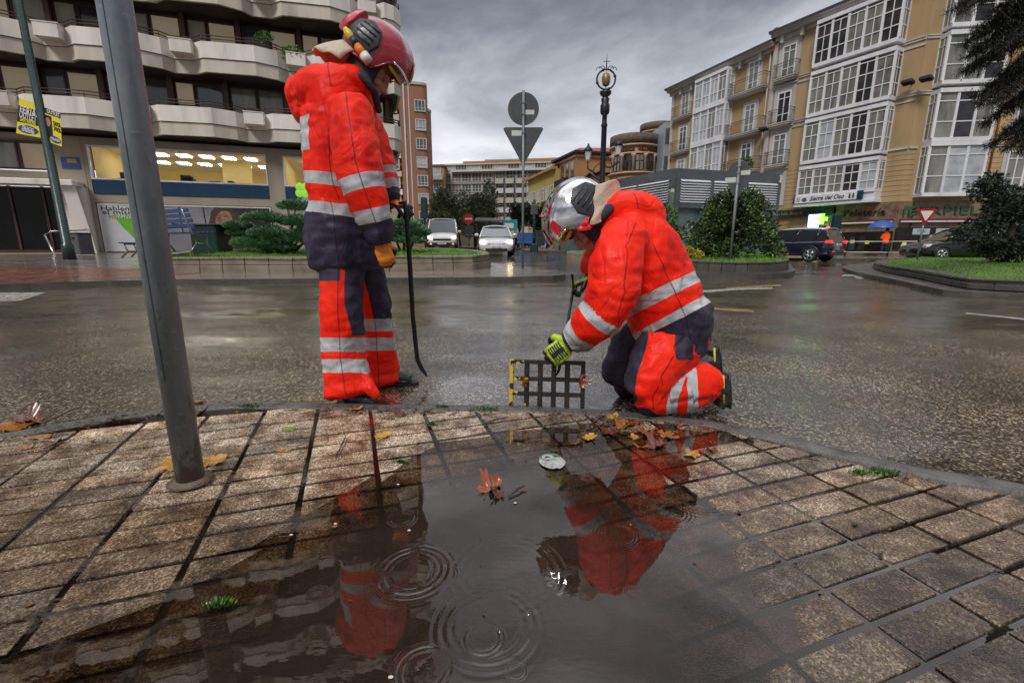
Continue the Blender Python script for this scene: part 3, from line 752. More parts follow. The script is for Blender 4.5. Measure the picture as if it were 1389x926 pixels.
# ------------------------------------------------------------------ the kneeling firefighter
def kneeling():
    T = Limb([(912, 462, 2.40, 40, .21), (905, 430, 2.40, 49, .225), (891, 396, 2.40, 51, .23), (877, 368, 2.40, 51, .24), (862, 335, 2.40, 49, .245), (850, 308, 2.40, 40, .225), (838, 294, 2.40, 30, .17), (822, 288, 2.40, 22, .10)], 'torso')
    SK = Limb([(920, 412, 2.40, 38, .22), (919, 440, 2.40, 40, .23), (912, 468, 2.41, 38, .225)], 'skirt')
    NA = Limb([(852, 316, 2.20, 31), (838, 350, 2.14, 34), (832, 390, 2.11, 33), (824, 418, 2.11, 31), (805, 439, 2.14, 27), (788, 455, 2.19, 24), (775, 463, 2.22, 18)], 'nearm')
    FA = Limb([(835, 320, 2.60, 28), (818, 350, 2.62, 26), (812, 378, 2.62, 23), (806, 380, 2.61, 18), (799, 378, 2.60, 12)], 'farm')
    HD = Limb([(812, 300, 2.40, 13, .09), (826, 289, 2.40, 19, .15), (848, 284, 2.40, 22, .19), (872, 287, 2.40, 20, .18), (892, 296, 2.40, 12, .12)], 'hood')
    limbs = [T, SK, NA, FA, HD]
    mb = MB(); [l.add(mb) for l in limbs]
    def at_s(l, i, t): return l.s[i] + (l.s[i + 1] - l.s[i]) * t
    b1, b2 = (at_s(NA, 3, .05), at_s(NA, 3, .72)), (at_s(NA, 4, .55), at_s(NA, 5, .35))
    # torso bands are planes across the back
    def plane(p, a, b):      # signed distance past the line a->b drawn on the jacket (pixels), in metres
        pp = proj(p); ax, ay = a; bx, by = b
        L_ = math.hypot(bx - ax, by - ay)
        return ((bx - ax) * (pp[1] - ay) - (by - ay) * (pp[0] - ax)) / L_ * .0038
    def proj(p):
        zc = p.y * CP - (p.z - H) * SP; up = p.y * SP + (p.z - H) * CP
        return (694.5 + F * p.x / zc, 463 - F * up / zc)
    def rules(l, s, c, q, n):
        if l is HD: return -1., -1.
        if l is NA: return s - b2[1] - .004, bandf(s, [b1, b2])
        if l is FA: return s - FA.s[3], -1.
        # band lines: upper band from (865,420) to (945,368); lower from (870,440) to (962,398); navy beyond (830,450)-(965,408)
        u1 = plane(q, (862, 404), (945, 366)); u2 = plane(q, (868, 422), (950, 381))
        l1 = plane(q, (872, 446), (962, 396)); l2 = plane(q, (872, 456), (966, 410))
        bp = -1.
        pp = proj(q)
        bp = min(plane(q, (894, 312), (942, 350)) * -1, plane(q, (888, 322), (936, 362)), (pp[0] - 893) * .004, (944 - pp[0]) * .004)
        return l2, max(min(u1, -u2), min(l1, -l2))
    NT = Limb([(918, 462, 2.30, 40, .12), (900, 480, 2.26, 38, .12), (882, 510, 2.22, 35, .11), (872, 535, 2.20, 30, .10)], 'thigh')
    NS = Limb([(872, 536, 2.20, 28, .09), (895, 532, 2.22, 31, .09), (925, 526, 2.26, 33, .09), (950, 520, 2.30, 30, .09), (963, 522, 2.32, 24, .08)], 'shin')
    FT = Limb([(885, 460, 2.52, 38, .12), (862, 475, 2.56, 34, .12), (845, 500, 2.58, 29, .11), (838, 518, 2.58, 22, .09)], 'farthigh')
    FS = Limb([(840, 518, 2.60, 22, .07), (880, 510, 2.64, 22, .07), (930, 500, 2.70, 20, .07)], 'farshin')
    mt = MB(); [l.add(mt) for l in (NT, NS, FT, FS)]; mt.ell(W(915, 455, 2.40), (.17, .22, .14))
    def trules(l, s, c, q, n):
        if l is FT or l is FS: return 1., -1.
        px, py = proj(q)
        if l is NT or px < 885:
            nv = -plane(q, (893, 452), (868, 535)) if False else (lambda t: t)( (880 - 18 * sstep(450, 530, py)) - px ) * .0038
            nv = max(nv, (py - (553 + 10 * sstep(870, 900, px))) * .004)
            nv = max(nv, min((px - 915) * .004, (915 + 24 - px) * .004, (488 - py) * .004))
            return nv, -1.
        sl = max(min(plane(q, (905, 500), (903, 570)) * 1, -plane(q, (918, 500), (914, 570))) if False else min(px - (903 + 12 * sstep(560, 505, py)), (918 + 12 * sstep(560, 505, py)) - px) * .0038,
                 min(px - (930 + 4 * math.sin((py - 500) * .05)), (943 + 4 * math.sin((py - 500) * .05)) - px) * .0038)
        return (py - 562) * .004, sl
    hc = W(780, 291, 2.40)
    fwd = Vector((-.56, -.12, -.82)); up = Vector((-.82, -.06, .56))
    MH = head_matrix(hc, fwd, up); MHd = MH @ Matrix.Translation((.018, 0, -.078))
    bm_ = MB(); [l.add(bm_, .62) for l in (T, NA, NT, NS, FT, FS)]; FA.add(bm_, .55); bm_.tube([W(840, 296, 2.40), W(818, 296, 2.40), MHd @ Vector((-.03, 0, -.02))], [.07, .06, .06], 14)
    head_shapes(bm_, MHd, 1.0)
    body = fused(bm_, 'person', .0068, SKIN, None, 1)
    tag(body, 'kneeling firefighter in mirrored silver helmet and orange-red suit, gripping an iron grate', 'person')
    face_parts(MHd, body, 1.0)
    fused(mb, 'jacket', .0105, SUIT, body, 3, dress(limbs, rules, 7.7, .0105, 6.5))
    fused(mt, 'trousers', .0105, SUIT, body, 3, dress([NT, NS, FT, FS], trules, 9.1, .0105, 6.5))
    cb = MB(); cb.tube([W(858, 278, 2.40), W(846, 272, 2.30), W(826, 284, 2.26), W(812, 302, 2.30), W(806, 318, 2.40), W(812, 300, 2.52), W(828, 280, 2.55), W(846, 271, 2.50)], [.024, .026, .026, .022, .018, .022, .026, .026], 10, closed=True)
    cb.build('collar', NAVYC, body)
    bl = MB(); vs = []; fs = []; nn, mm = 26, 12
    for jx in range(mm + 1):
        th = PI - (PI - 1.0) * jx / mm
        for i in range(nn):
            t = 2 * PI * i / nn
            vs.append(MHd @ Vector((.112 * math.cos(th) - .008, .09 * math.sin(th) * math.cos(t), .142 * math.sin(th) * math.sin(t) - .02)))
    for jx in range(mm):
        for i in range(nn): i2 = (i + 1) % nn; fs.append((jx * nn + i, jx * nn + i2, (jx + 1) * nn + i2, (jx + 1) * nn + i))
    bl.add(vs, fs, 0, True); b_ = bl.build('balaclava', NAVYC, body); md = b_.modifiers.new('s', 'SOLIDIFY'); md.thickness = .006
    helmet(MH, body, CHROME, True, 1)
    hand(body, W(774, 465, 2.24), (-.72, .16, -.62), (-.18, .86, -.45), (-.3, .1, .9), (38, 62, 45), [LIME, GLOVEB], 1.28,
         black=lambda a, b, c: (a > .108) or (b < -.010 and .03 < a < .092 and abs(c) < .034 and not (abs((a * 160) % 1.6 - .3) < .22 and abs(c) > .010)) or (b > .014))
    hand(body, W(800, 378, 2.58), (-.90, -.05, -.35), (-.2, -.2, -.95), (-.1, -.9, .1), (50, 62, 45), [LIME, GLOVEB], 1.0,
         black=lambda a, b, c: (b > .004) or (b < -.012 and .045 < a < .085))
    # boots lie toe down behind the knees
    for Y, a, b, c in ((2.33, (958, 524), (980, 527), (976, 556)), (2.70, (945, 497), (968, 490), (984, 505))):
        bb = MB(); bb.tube([W(*a, Y), W(*b, Y)], [.062, .058], 14); bb.tube([W(b[0] - 2, b[1] - 18, Y), W(*b, Y), W(b[0] + 1, b[1] + 14, Y), W(b[0] - 6, b[1] + 24, Y)], [(.035, .045), (.045, .05), (.045, .052), (.03, .042)], 14, ref=Vector((0, 1, 0)))
        bo = fused(bb, 'boot', .006, BLACKR, body, 2)
        so = MB(); p0, p1 = W(b[0] + 6, b[1] - 20, Y), W(b[0] + 7, b[1] + 24, Y); so.tube([p0, p0.lerp(p1, .3), p0.lerp(p1, .7), p1], [(.012, .042), (.014, .038), (.013, .05), (.011, .04)], 12, ref=Vector((0, 1, 0)))
        so.build('sole', BLACKR, bo)
        yb = MB(); yb.tube([W(b[0] + 1, b[1] - 18, Y - .05), W(b[0] + 2, b[1] + 20, Y - .05)], .006, 6); yb.build('sole_stripe', YEL, bo)
    # lifting hook
    h = MB(); h.tube([W(776, 372, 2.56), W(778, 390, 2.55), W(773, 420, 2.50), W(768, 450, 2.44), W(763, 480, 2.38), W(758, 502, 2.335), W(755, 508, 2.33), W(750, 504, 2.33)], [.009, .009, .008, .008, .008, .008, .007, .004], 10)
    tag(h.build('lifting_hook', STEEL), 'thin dark iron hook rod between the kneeling firefighter\'s two gloved hands', 'tool')
kneeling()
# ------------------------------------------------------------------ the drain grate
def grate():
    a, b, c, d = W(690, 548, 2.34), W(793, 553, 2.30), W(793, 487, 2.35), W(692, 490, 2.39)
    a.z = b.z = -.04
    ex = (b - a); w_ = ex.length; ex.normalize(); ez = ((d - a) + (c - b)) * .5; h_ = ez.length; ez = (ez - ex * ez.dot(ex)).normalized(); ey = ex.cross(ez)
    M = Matrix(((ex.x, -ey.x, ez.x, a.x), (ex.y, -ey.y, ez.y, a.y), (ex.z, -ey.z, ez.z, a.z), (0, 0, 0, 1)))
    m, nt, bs = newmat('rusty cast iron with old yellow paint')
    r = ramp(nt, tex(nt, scale=22, detail=6), [(.35, (.012, .011, .011)), (.6, (.035, .024, .018)), (.8, (.10, .05, .02))])
    tc = N(nt, 'ShaderNodeTexCoord'); sep = N(nt, 'ShaderNodeSeparateXYZ'); L(nt, tc.outputs['Object'], sep.inputs[0])
    e = mathn(nt, 'SUBTRACT', .95, mathn(nt, 'MULTIPLY', mathn(nt, 'SUBTRACT', sep.outputs[0], float(a.x)), 3.6))
    f = mathn(nt, 'GREATER_THAN', mathn(nt, 'MULTIPLY', mathn(nt, 'MAXIMUM', e, .40), tex(nt, scale=28, detail=5)), .40)
    c = mixc(nt, f, r.outputs[0], (.62, .42, .05)); L(nt, c, bs.inputs['Base Color']); bs.inputs['Roughness'].default_value = .38; bs.inputs['Metallic'].default_value = .2
    bn = N(nt, 'ShaderNodeBump', i_Strength=.5, i_Distance=.004); L(nt, tex(nt, scale=70, detail=5), bn.inputs['Height']); L(nt, bn.outputs[0], bs.inputs['Normal'])
    root = empty('drain_grate', 'rusty iron drain grate with worn yellow paint, lifted on edge before the kneeling firefighter', 'grate', (0, 0, 0))
    fr = MB(); t = .022
    fr.bbox(0, w_, 0, .03, 0, t, .003, M=M); fr.bbox(0, w_, 0, .03, h_ - t, h_, .003, M=M)
    fr.bbox(0, t, .001, .029, t, h_ - t, .002, M=M); fr.bbox(w_ - t, w_, .001, .029, t, h_ - t, .002, M=M)
    fr.build('frame', m, root)
    for i in range(1, 5):
        x = t + (w_ - 2 * t) * i / 5; q = MB(); q.bbox(x - .0135, x + .0135, .004, .026, t, h_ - t, .003, M=M); q.build('bar', m, root)
    for i in range(1, 3):
        z = t + (h_ - 2 * t) * i / 3; q = MB(); q.bbox(t, w_ - t, .006, .024, z - .0115, z + .0115, .003, M=M); q.build('cross_bar', m, root)
grate()
from mathutils.geometry import delaunay_2d_cdt
def inside(poly, x, y):
    c = False; n = len(poly)
    for i in range(n):
        (x1, y1), (x2, y2) = poly[i], poly[(i + 1) % n]
        if (y1 > y) != (y2 > y) and x < (x2 - x1) * (y - y1) / (y2 - y1) + x1: c = not c
    return c
def smooth_poly(p, it=2):
    for _ in range(it):
        q = []
        for i in range(len(p)):
            a, b = p[i], p[(i + 1) % len(p)]
            q += [(a[0] * .75 + b[0] * .25, a[1] * .75 + b[1] * .25), (a[0] * .25 + b[0] * .75, a[1] * .25 + b[1] * .75)]
        p = q
    return p
def subdiv(poly, step):
    out = []
    for i in range(len(poly)):
        a, b = poly[i], poly[(i + 1) % len(poly)]; n = max(1, int(math.hypot(b[0] - a[0], b[1] - a[1]) / step))
        out += [(a[0] + (b[0] - a[0]) * k / n, a[1] + (b[1] - a[1]) * k / n) for k in range(n)]
    return out
def slab(name, poly, dz, m, step=1., skirt=.25, parent=None, zf=None, kind='structure', sm=False):
    zf = zf or (lambda x, y: gz(x, y) + dz)
    ring = subdiv(poly, step); n = len(ring)
    xs = [p[0] for p in ring]; ys = [p[1] for p in ring]; pts = list(ring)
    x = min(xs) + step * .5
    while x < max(xs):
        y = min(ys) + step * .5
        while y < max(ys):
            if inside(ring, x, y): pts.append((x, y))
            y += step
        x += step
    v, e, f, *_ = delaunay_2d_cdt([Vector(p) for p in pts], [(i, (i + 1) % n) for i in range(n)], [], 1, 1e-5)
    b = MB(); fs = []
    for t in f:
        a, b_, c = (v[k] for k in t[:3]); cr = (b_ - a).cross(c - a) if hasattr((b_ - a), 'cross') else 1
        cr = (b_.x - a.x) * (c.y - a.y) - (b_.y - a.y) * (c.x - a.x)
        fs.append(tuple(t) if cr > 0 else tuple(reversed(t)))
    b.add([(p.x, p.y, zf(p.x, p.y)) for p in v], fs, 0, sm)
    if skirt:
        area = sum(ring[i][0] * ring[(i + 1) % n][1] - ring[(i + 1) % n][0] * ring[i][1] for i in range(n))
        vs = [(x, y, zf(x, y)) for x, y in ring] + [(x, y, zf(x, y) - skirt) for x, y in ring]
        fs = [((i + 1) % n, i, n + i, n + (i + 1) % n) for i in range(n)]
        if area < 0: fs = [t[::-1] for t in fs]
        b.add(vs, fs, len(m) - 1 if isinstance(m, (list, tuple)) else 0)
    o = b.build(name, m, parent)
    return tag(o, kind=kind) if kind and not parent else o
def XY(v): return (v.x, v.y)
def wall_run(poly, h, th, dz, courses, name, label, cat, m, a=0, z0=.12, cope=.06):
    """low stone planter wall of separate-looking blocks following poly[...]"""
    root = empty(name, label, cat)
    pts = subdiv(poly, .55); n = len(pts)
    area = sum(pts[i][0] * pts[(i + 1) % n][1] - pts[(i + 1) % n][0] * pts[i][1] for i in range(n)); sg = 1 if area > 0 else -1
    rr = random.Random(5)
    for lvl, (za, zb, out) in enumerate(courses):
        b = MB()
        for i in range(n):
            p, q = Vector((*pts[i], 0)), Vector((*pts[(i + 1) % n], 0)); d = q - p
            if d.length < .05: continue
            ln = d.length; d.normalize(); nr = Vector((d.y, -d.x, 0)) * sg
            z = gz(p.x, p.y) + z0; zq = gz(q.x, q.y) + z0
            M = Matrix(((d.x, -nr.x, 0, p.x), (d.y, -nr.y, 0, p.y), ((zq - z) / ln, 0, 1, z), (0, 0, 0, 1)))
            b.bbox(.006, ln - .006, -out + rr.uniform(-.004, .004), th, za, zb, .012, M=M)
        b.build('coping' if lvl == len(courses) - 1 else 'stone_course', m, root)
    return root
# ------------------------------------------------------------------ foliage
def leafmat(name, c1, c2, c3, rough=.45):
    if name in MATS: return MATS[name]
    m, nt, b = newmat(name)
    ge = N(nt, 'ShaderNodeNewGeometry')
    r = ramp(nt, ge.outputs['Random Per Island'], [(0., c1), (.55, c2), (1., c3)])
    sh = ramp(nt, tex(nt, scale=1.8, detail=3), [(.3, (.45,) * 3), (.7, (1.25,) * 3)])
    L(nt, mixc(nt, 1., r.outputs[0], sh.outputs[0], 'MULTIPLY'), b.inputs['Base Color'])
    b.inputs['Roughness'].default_value = rough
    return m
def leaves(mb, blobs, n, size, rnd, aspect=1.8, droop=0., shell=.55, upb=.3):
    """n leaf-sized faces spread through a set of ellipsoid clumps"""
    wts = [b[3] * b[4] * b[5] for b in blobs]; tot = sum(w_ ** .8 for w_ in wts)
    for b, w_ in zip(blobs, wts):
        k = int(n * (w_ ** .8) / tot)
        for _ in range(k):
            u = Vector((rnd.gauss(0, 1), rnd.gauss(0, 1), rnd.gauss(0, 1))).normalized()
            r = shell + (1 - shell) * rnd.random() ** .5
            r *= 1 + .22 * noise.noise(u * 2.3 + Vector((b[0], b[1], b[2])))
            p = Vector((b[0] + u.x * b[3] * r, b[1] + u.y * b[4] * r, b[2] + u.z * b[5] * r))
            d = (u + Vector((rnd.gauss(0, .6), rnd.gauss(0, .6), rnd.gauss(0, .6) + upb - droop))).normalized()
            a, c = axes(d, Vector((rnd.gauss(0, 1), rnd.gauss(0, 1), rnd.gauss(0, 1) + .01)).normalized())
            s = size * rnd.uniform(.6, 1.35); l = s * aspect
            mb.add([p, p + d * l * .5 + a * s * .5, p + d * l + c * s * .15, p + d * l * .5 - a * s * .5], [(0, 1, 2, 3)])
def clumps(c, ax, n, rnd, k=.40, flat=.75):
    out = []
    for _ in range(n):
        u = Vector((rnd.gauss(0, 1), rnd.gauss(0, 1), rnd.gauss(0, 1))).normalized(); r = rnd.uniform(.45, .8)
        s = rnd.uniform(.7, 1.25) * k
        out.append((c[0] + u.x * ax[0] * r, c[1] + u.y * ax[1] * r, c[2] + u.z * ax[2] * r, ax[0] * s, ax[1] * s, ax[2] * s * flat * 1.2))
    return out
BARK = pm('bark', (.06, .045, .032), .8, var=.6, scale=8, bump=.8, bscale=25, streak=True)
def tree(name, label, cat, base, h, crown_c, crown_ax, nc, nl, size, m, seed, group=None, trunk_r=.18, limbs=6, aspect=1.8, shell=.35):
    rnd = random.Random(seed)
    root = empty(name, label, cat, base, group=group)
    cl = clumps(crown_c, crown_ax, nc, rnd)
    t = MB(); top = Vector(crown_c) * .85
    pts = [Vector((0, 0, -.3)), Vector((rnd.uniform(-.1, .1), rnd.uniform(-.1, .1), top.z * .45)), top]
    t.tube(pts, [trunk_r * 1.25, trunk_r * .8, trunk_r * .25], 9)
    for b in rnd.sample(cl, min(limbs, len(cl))):
        s = pts[1].lerp(pts[2], rnd.uniform(0, .6)); e = Vector(b[:3]); mid = s.lerp(e, .5) + Vector((0, 0, -.05 * h))
        t.tube([s, mid, e], [trunk_r * .45, trunk_r * .28, trunk_r * .08], 6)
    t.build('trunk', BARK, root)
    c = MB(); leaves(c, cl, nl, size, rnd, aspect, shell=shell); c.build('crown', m, root)
    return root
OLIVE = leafmat('olive foliage', (.08, .10, .045), (.20, .235, .115), (.36, .40, .23))
DARKG = leafmat('glossy dark foliage', (.012, .030, .007), (.045, .09, .018), (.20, .28, .07), .2)
JUNI = leafmat('juniper foliage', (.040, .11, .055), (.12, .27, .13), (.28, .48, .26), .5)
CONI = leafmat('dark conifer foliage', (.006, .016, .008), (.018, .038, .018), (.05, .08, .035), .5)
CEDAR = leafmat('cedar needles', (.006, .009, .006), (.014, .020, .012), (.030, .040, .022), .6)
GRS = leafmat('grass blades', (.07, .17, .01), (.15, .33, .02), (.26, .46, .05), .6)
SHR = leafmat('light shrub foliage', (.03, .09, .01), (.09, .20, .03), (.20, .32, .05), .4)
def grass(name, poly, zf, n, hgt, seed, label=None):
    rnd = random.Random(seed); b = MB(); xs = [p[0] for p in poly]; ys = [p[1] for p in poly]; k = 0
    while k < n:
        y = min(ys) + (max(ys) - min(ys)) * rnd.random() ** 1.3; x = rnd.uniform(min(xs), max(xs))
        if not inside(poly, x, y): continue
        k += 1; z = zf(x, y); a = rnd.uniform(0, 2 * PI); w_ = .008; hh = hgt * rnd.uniform(.5, 1.3) * (1 + .5 * noise.noise(Vector((x, y, 0)) * 1.5)); lx, ly = rnd.gauss(0, .35) * hh, rnd.gauss(0, .35) * hh
        b.add([(x - w_ * math.cos(a), y - w_ * math.sin(a), z - .01), (x + w_ * math.cos(a), y + w_ * math.sin(a), z - .01), (x + lx, y + ly, z + hh)], [(0, 1, 2)])
    return tag(b.build('grass', GRS), label or 'short wet green grass growing in the raised bed', 'grass', kind='stuff')
# ------------------------------------------------------------------ plazas and traffic islands
PLZ = smooth_poly([(-26, 2), (-12.5, 7.2), (-9.9, 9.0), (-8.2, 10.0), (-5, 10.25), (-2.3, 10.5), (.4, 10.85), (1.2, 11.2), (1.45, 12.1), (1.2, 13.3), (.2, 14.6), (-1.6, 18.), (-2.7, 24), (-4.6, 28), (-7.5, 33), (-14, 38), (-60, 40), (-60, 2)], 1)
slab('plaza_pavement', PLZ, .12, [GREYPAVE, STONED], 1.2, .3)
RP = [p for p in [(-40, 3.6), (-12.8, 7.45), (-10.1, 9.2), (-8.45, 10.25), (-8.1, 12.5), (-10.5, 13.6), (-14, 14.2), (-20, 14.5), (-40, 14.5)]]
slab('red_paving', RP, .124, REDPAVE, 1.2, 0)
BEDL = smooth_poly([XY(G(186, 371, .12)), XY(G(300, 370.5, .12)), XY(G(430, 370, .12)), XY(G(560, 368, .12)), XY(G(668, 366, .12)), (-.9, 16.6), (-2.6, 19.5), (-5, 20.5), (-8.5, 19.6), (-11.8, 17.2)], 1)
wall_run(BEDL, .4, .3, .12, [(0, .20, 0), (.215, .41, -.03)], 'planter_wall', 'long low planter wall of pale stone blocks before the juniper shrubs', 'planter', STONE)
zb = lambda x, y: gz(x, y) + .12 + .36 + .12 * noise.noise(Vector((x * .4, y * .4, 0)))
slab('left_bed', BEDL, 0, GRASS, .8, 0, zf=zb, sm=True)
grass('grass', BEDL, zb, 14000, .075, 1)
BEDR = smooth_poly([(4.3, 13.4), (4.9, 11.9), (6.1, 11.5), (7.4, 12.2), (8.6, 14.5), (11.3, 19.2), (12.5, 23), (9, 24), (6.5, 18), (4.6, 15)], 2)
BEDRo = [(6.8 + (x - 6.8) * 1.06 + .05, 15.5 + (y - 15.5) * 1.06) for x, y in BEDR]
slab('right_island_kerb', BEDRo, .16, STONED, .8, .3)
wall_run(BEDR, .3, .3, .12, [(0, .19, 0), (.20, .27, -.02)], 'planter_wall', 'curved dark stone planter wall around the round glossy bush', 'planter', STONED, z0=.16)
zr = lambda x, y: gz(x, y) + .40 + .05 * noise.noise(Vector((x * .6, y * .6, 0)))
slab('right_island_bed', BEDR, 0, GRASS, .7, 0, zf=zr, sm=True)
grass('grass', BEDR, zr, 7000, .07, 2, 'short wet grass under the round glossy bush')
BEDQ = smooth_poly([(8.0, 7.75), (8.45, 8.9), (9.4, 10.8), (10.3, 12.9), (12.6, 16.2), (15.2, 18.6), (17.2, 20.6), (24, 23), (30, 21), (30, 6), (12, 6.6)], 2)
QO = smooth_poly([(7.45, 7.6), (8.0, 8.9), (8.9, 11), (9.7, 13.2), (12.0, 16.9), (14.9, 19.4), (17.0, 21.3), (24, 23.8), (31, 21.5), (31, 5.4), (12, 6.0)], 2)
slab('right_kerb', QO, .10, STONED, .8, .3)
wall_run(BEDQ, .3, .3, .12, [(0, .10, 0), (.11, .18, -.03)], 'planter_wall', 'curving dark stone kerb wall of the large lawn at the right', 'planter', STONED, z0=.12)
zq = lambda x, y: gz(x, y) + .27 + .02 * noise.noise(Vector((x, y, 0)))
slab('right_lawn', BEDQ, 0, GRASS, .8, 0, zf=zq, sm=True)
grass('grass', BEDQ, zq, 26000, .05, 3, 'short wet lawn behind the curving stone kerb at the right')
FARB = smooth_poly([(.4, 27.), (4.5, 26.5), (5.6, 30), (7, 38), (3, 38), (1.2, 33)], 1)
slab('far_island', FARB, .13, [GREYPAVE, STONED], 1., .3)
B2 = smooth_poly([XY(G(768, 352, 0)), XY(G(800, 354, 0)), (5.2, 19.), (6, 22), (4.0, 23), (2.6, 21.6)], 1)
wall_run(B2, .3, .3, .12, [(0, .18, 0), (.19, .32, 0)], 'planter_wall', 'short stone planter seen beneath the mirrored helmet', 'planter', STONE, z0=0)
zb2 = lambda x, y: gz(x, y) + .30
slab('small_bed', B2, 0, GRASS, .8, 0, zf=zb2)
# pavement in front of the right-hand shops, far street pavement
slab('shop_pavement', [(15, 26), (27, 22.5), (45, 21), (45, 50), (14, 56), (13.6, 40)], .12, [GREYPAVE, STONED], 1.5, .3, zf=lambda x, y: gz(x, y) + .13)
slab('far_pavement', [(-8, 40.5), (-1.5, 39), (1, 42), (30, 46), (60, 120), (-60, 120), (-60, 41)], .13, [GREYPAVE, STONED], 4, .3)
# painted road markings
WPAINT = pm('worn white road paint', (.36, .35, .32), .3, var=1., scale=9, bump=.2, bscale=60)
YPAINT = pm('worn yellow road paint', (.26, .16, .05), .35, var=1., scale=9)
def marking(name, poly, m=WPAINT): return slab(name, poly, .004, m, 1., 0)
marking('white_marking', [XY(G(*p)) for p in ((0, 409), (28, 408), (62, 397), (0, 397))])
marking('white_marking', [XY(G(*p)) for p in ((1146, 372), (1140, 375), (1158, 375), (1162, 378.5), (1172, 378), (1166, 374.5), (1168, 373))])
marking('white_marking', [XY(G(*p)) for p in ((952, 394), (1000, 391), (1048, 390), (1048, 392), (1000, 393.5), (955, 397))])
marking('white_marking', [XY(G(*p)) for p in ((1310, 424), (1389, 432), (1389, 434), (1310, 426))])
marking('yellow_marking', [XY(G(*p)) for p in ((965, 417), (1000, 419), (1022, 421), (1022, 424), (1000, 423), (965, 420))], YPAINT)
marking('yellow_marking', [XY(G(*p)) for p in ((985, 390), (1060, 386), (1060, 388), (985, 393))], YPAINT)
# ------------------------------------------------------------------ near post
def postmat():
    m, nt, b = newmat('scuffed grey post')
    f = tex(nt, scale=9, detail=8, rough=.65, stretch=(1, 1, .3)); f2 = tex(nt, scale=42, detail=6); f3 = tex(nt, scale=16, detail=8, rough=.7, stretch=(1, 1, .5))
    c = ramp(nt, f, [(.3, (.13, .165, .19)), (.5, (.235, .28, .315)), (.72, (.35, .395, .42))])
    sc = ramp(nt, f2, [(.62, (0, 0, 0)), (.68, (1, 1, 1))]); c2 = mixc(nt, mathn(nt, 'MULTIPLY', sc.outputs[0], .5), c.outputs[0], (.42, .44, .45))
    tc = N(nt, 'ShaderNodeTexCoord'); sp = N(nt, 'ShaderNodeSeparateXYZ'); L(nt, tc.outputs['Object'], sp.inputs[0])
    low = N(nt, 'ShaderNodeMapRange'); low.inputs['From Min'].default_value = .38; low.inputs['From Max'].default_value = .0; L(nt, sp.outputs[2], low.inputs[0])
    rs = ramp(nt, mathn(nt, 'ADD', f3, mathn(nt, 'MULTIPLY', low.outputs[0], .20)), [(.60, (0, 0, 0)), (.68, (1, 1, 1))])
    c3 = mixc(nt, mathn(nt, 'MULTIPLY', rs.outputs[0], .75), c2, (.09, .045, .02)); L(nt, c3, b.inputs['Base Color'])
    rr = ramp(nt, f2, [(.3, (.28,) * 3), (.7, (.5,) * 3)]); L(nt, rr.outputs[0], b.inputs['Roughness']); b.inputs['Metallic'].default_value = .15
    bn = N(nt, 'ShaderNodeBump', i_Strength=.3, i_Distance=.004); L(nt, f2, bn.inputs['Height']); L(nt, bn.outputs[0], b.inputs['Normal']); return m
GALV = pm('weathered galvanised steel', (.21, .235, .25), .45, metal=.25, var=.6, scale=7, bump=.18, bscale=90, streak=True)
p0 = W(259, 652, 1.52); p0.z = 0
r = empty('steel_post', 'thick grey galvanised steel post standing on the near pavement', 'post', p0)
b = MB(); b.tube([(0, 0, -.03), (0, 0, 3.4)], .0445, 40); b.tube([(.0, -.0455, .4), (0, -.0455, 3.4)], .0015, 6); b.build('pole', postmat(), r)
b = MB(); b.lathe([(.0, .001), (.062, .002), (.075, .010), (.05, .016), (.046, .022), (0, .022)], n=28); b.build('mortar_collar', pm('brown mortar', (.14, .10, .07), .5, var=.5, scale=20, bump=.5, bscale=60), r)
# ------------------------------------------------------------------ lamp post with banners, left
GREENP = pm('dark green painted iron', (.012, .035, .032), .3, var=.4, scale=6)
q = G(95, 352, .12)
lm = empty('street_lamp', 'dark green lamp post carrying two yellow and black fair banners', 'street lamp', q)
b = MB(); b.tube([(0, 0, -.05), (0, 0, .6), (0, 0, .62), (0, 0, 11)], [.21, .19, .16, .10], 16); b.build('pole', GREENP, lm)
b = MB(); b.tube([(0, 0, 10.9), (0, 0, 11.3), (-.5, -.2, 11.6)], [.06, .06, .05], 8); b.ell((-.8, -.3, 11.6), (.35, .2, .1)); b.build('lamp_head', GREENP, lm)
YB = pm('yellow banner', (.80, .74, .03), .4, var=.1); BB = pm('black banner print', (.02, .02, .02), .4, var=.2); BLU = pm('blue banner print', (.03, .05, .28), .4, var=.1)
WT = pm('white lettering', (.82, .82, .80), .4, var=.05)
def onq(px, py, Y=None):
    p = W(px, py, Y if Y else q.y); return p - q
def banner(parent, tl, tr, br, bl, lines):
    A_, B_, C_, D_ = (onq(*t) for t in (tl, tr, br, bl)); f = MB(); f.quad(D_, C_, B_, A_); o = f.build('banner', YB, parent)
    def P(u, v): return A_.lerp(B_, u).lerp(D_.lerp(C_, u), v)
    nr = (B_ - A_).cross(D_ - A_).normalized(); nr = nr if nr.y < 0 else -nr
    def patch(u0, u1, v0, v1, m, nm, off=.004):
        k = MB(); k.add([P(u0, v1) + nr * off, P(u1, v1) + nr * off, P(u1, v0) + nr * off, P(u0, v0) + nr * off], [(0, 1, 2, 3)]); k.build(nm, m, o)
    for it in lines:
        if it[0] == 'p': patch(*it[1:7], it[7] if len(it) > 7 else .004)
        elif it[0] == 'e':
            _, u, v, ru, rv, m = it; k = MB(); k.add([P(u + ru * math.cos(t * PI / 12), v - rv * math.sin(t * PI / 12)) + nr * .007 for t in range(24)], [tuple(range(24))]); k.build('oval_logo', m, o)
        else:
            _, s_, u, v, wd, ht, m = it; c = P(u, v) + nr * .012
            text('lettering', s_, ht, m, o, FM(c, B_ - A_, A_ - D_), .002, wd, .004)
bw = (onq(50, 150) - onq(25, 150)).length
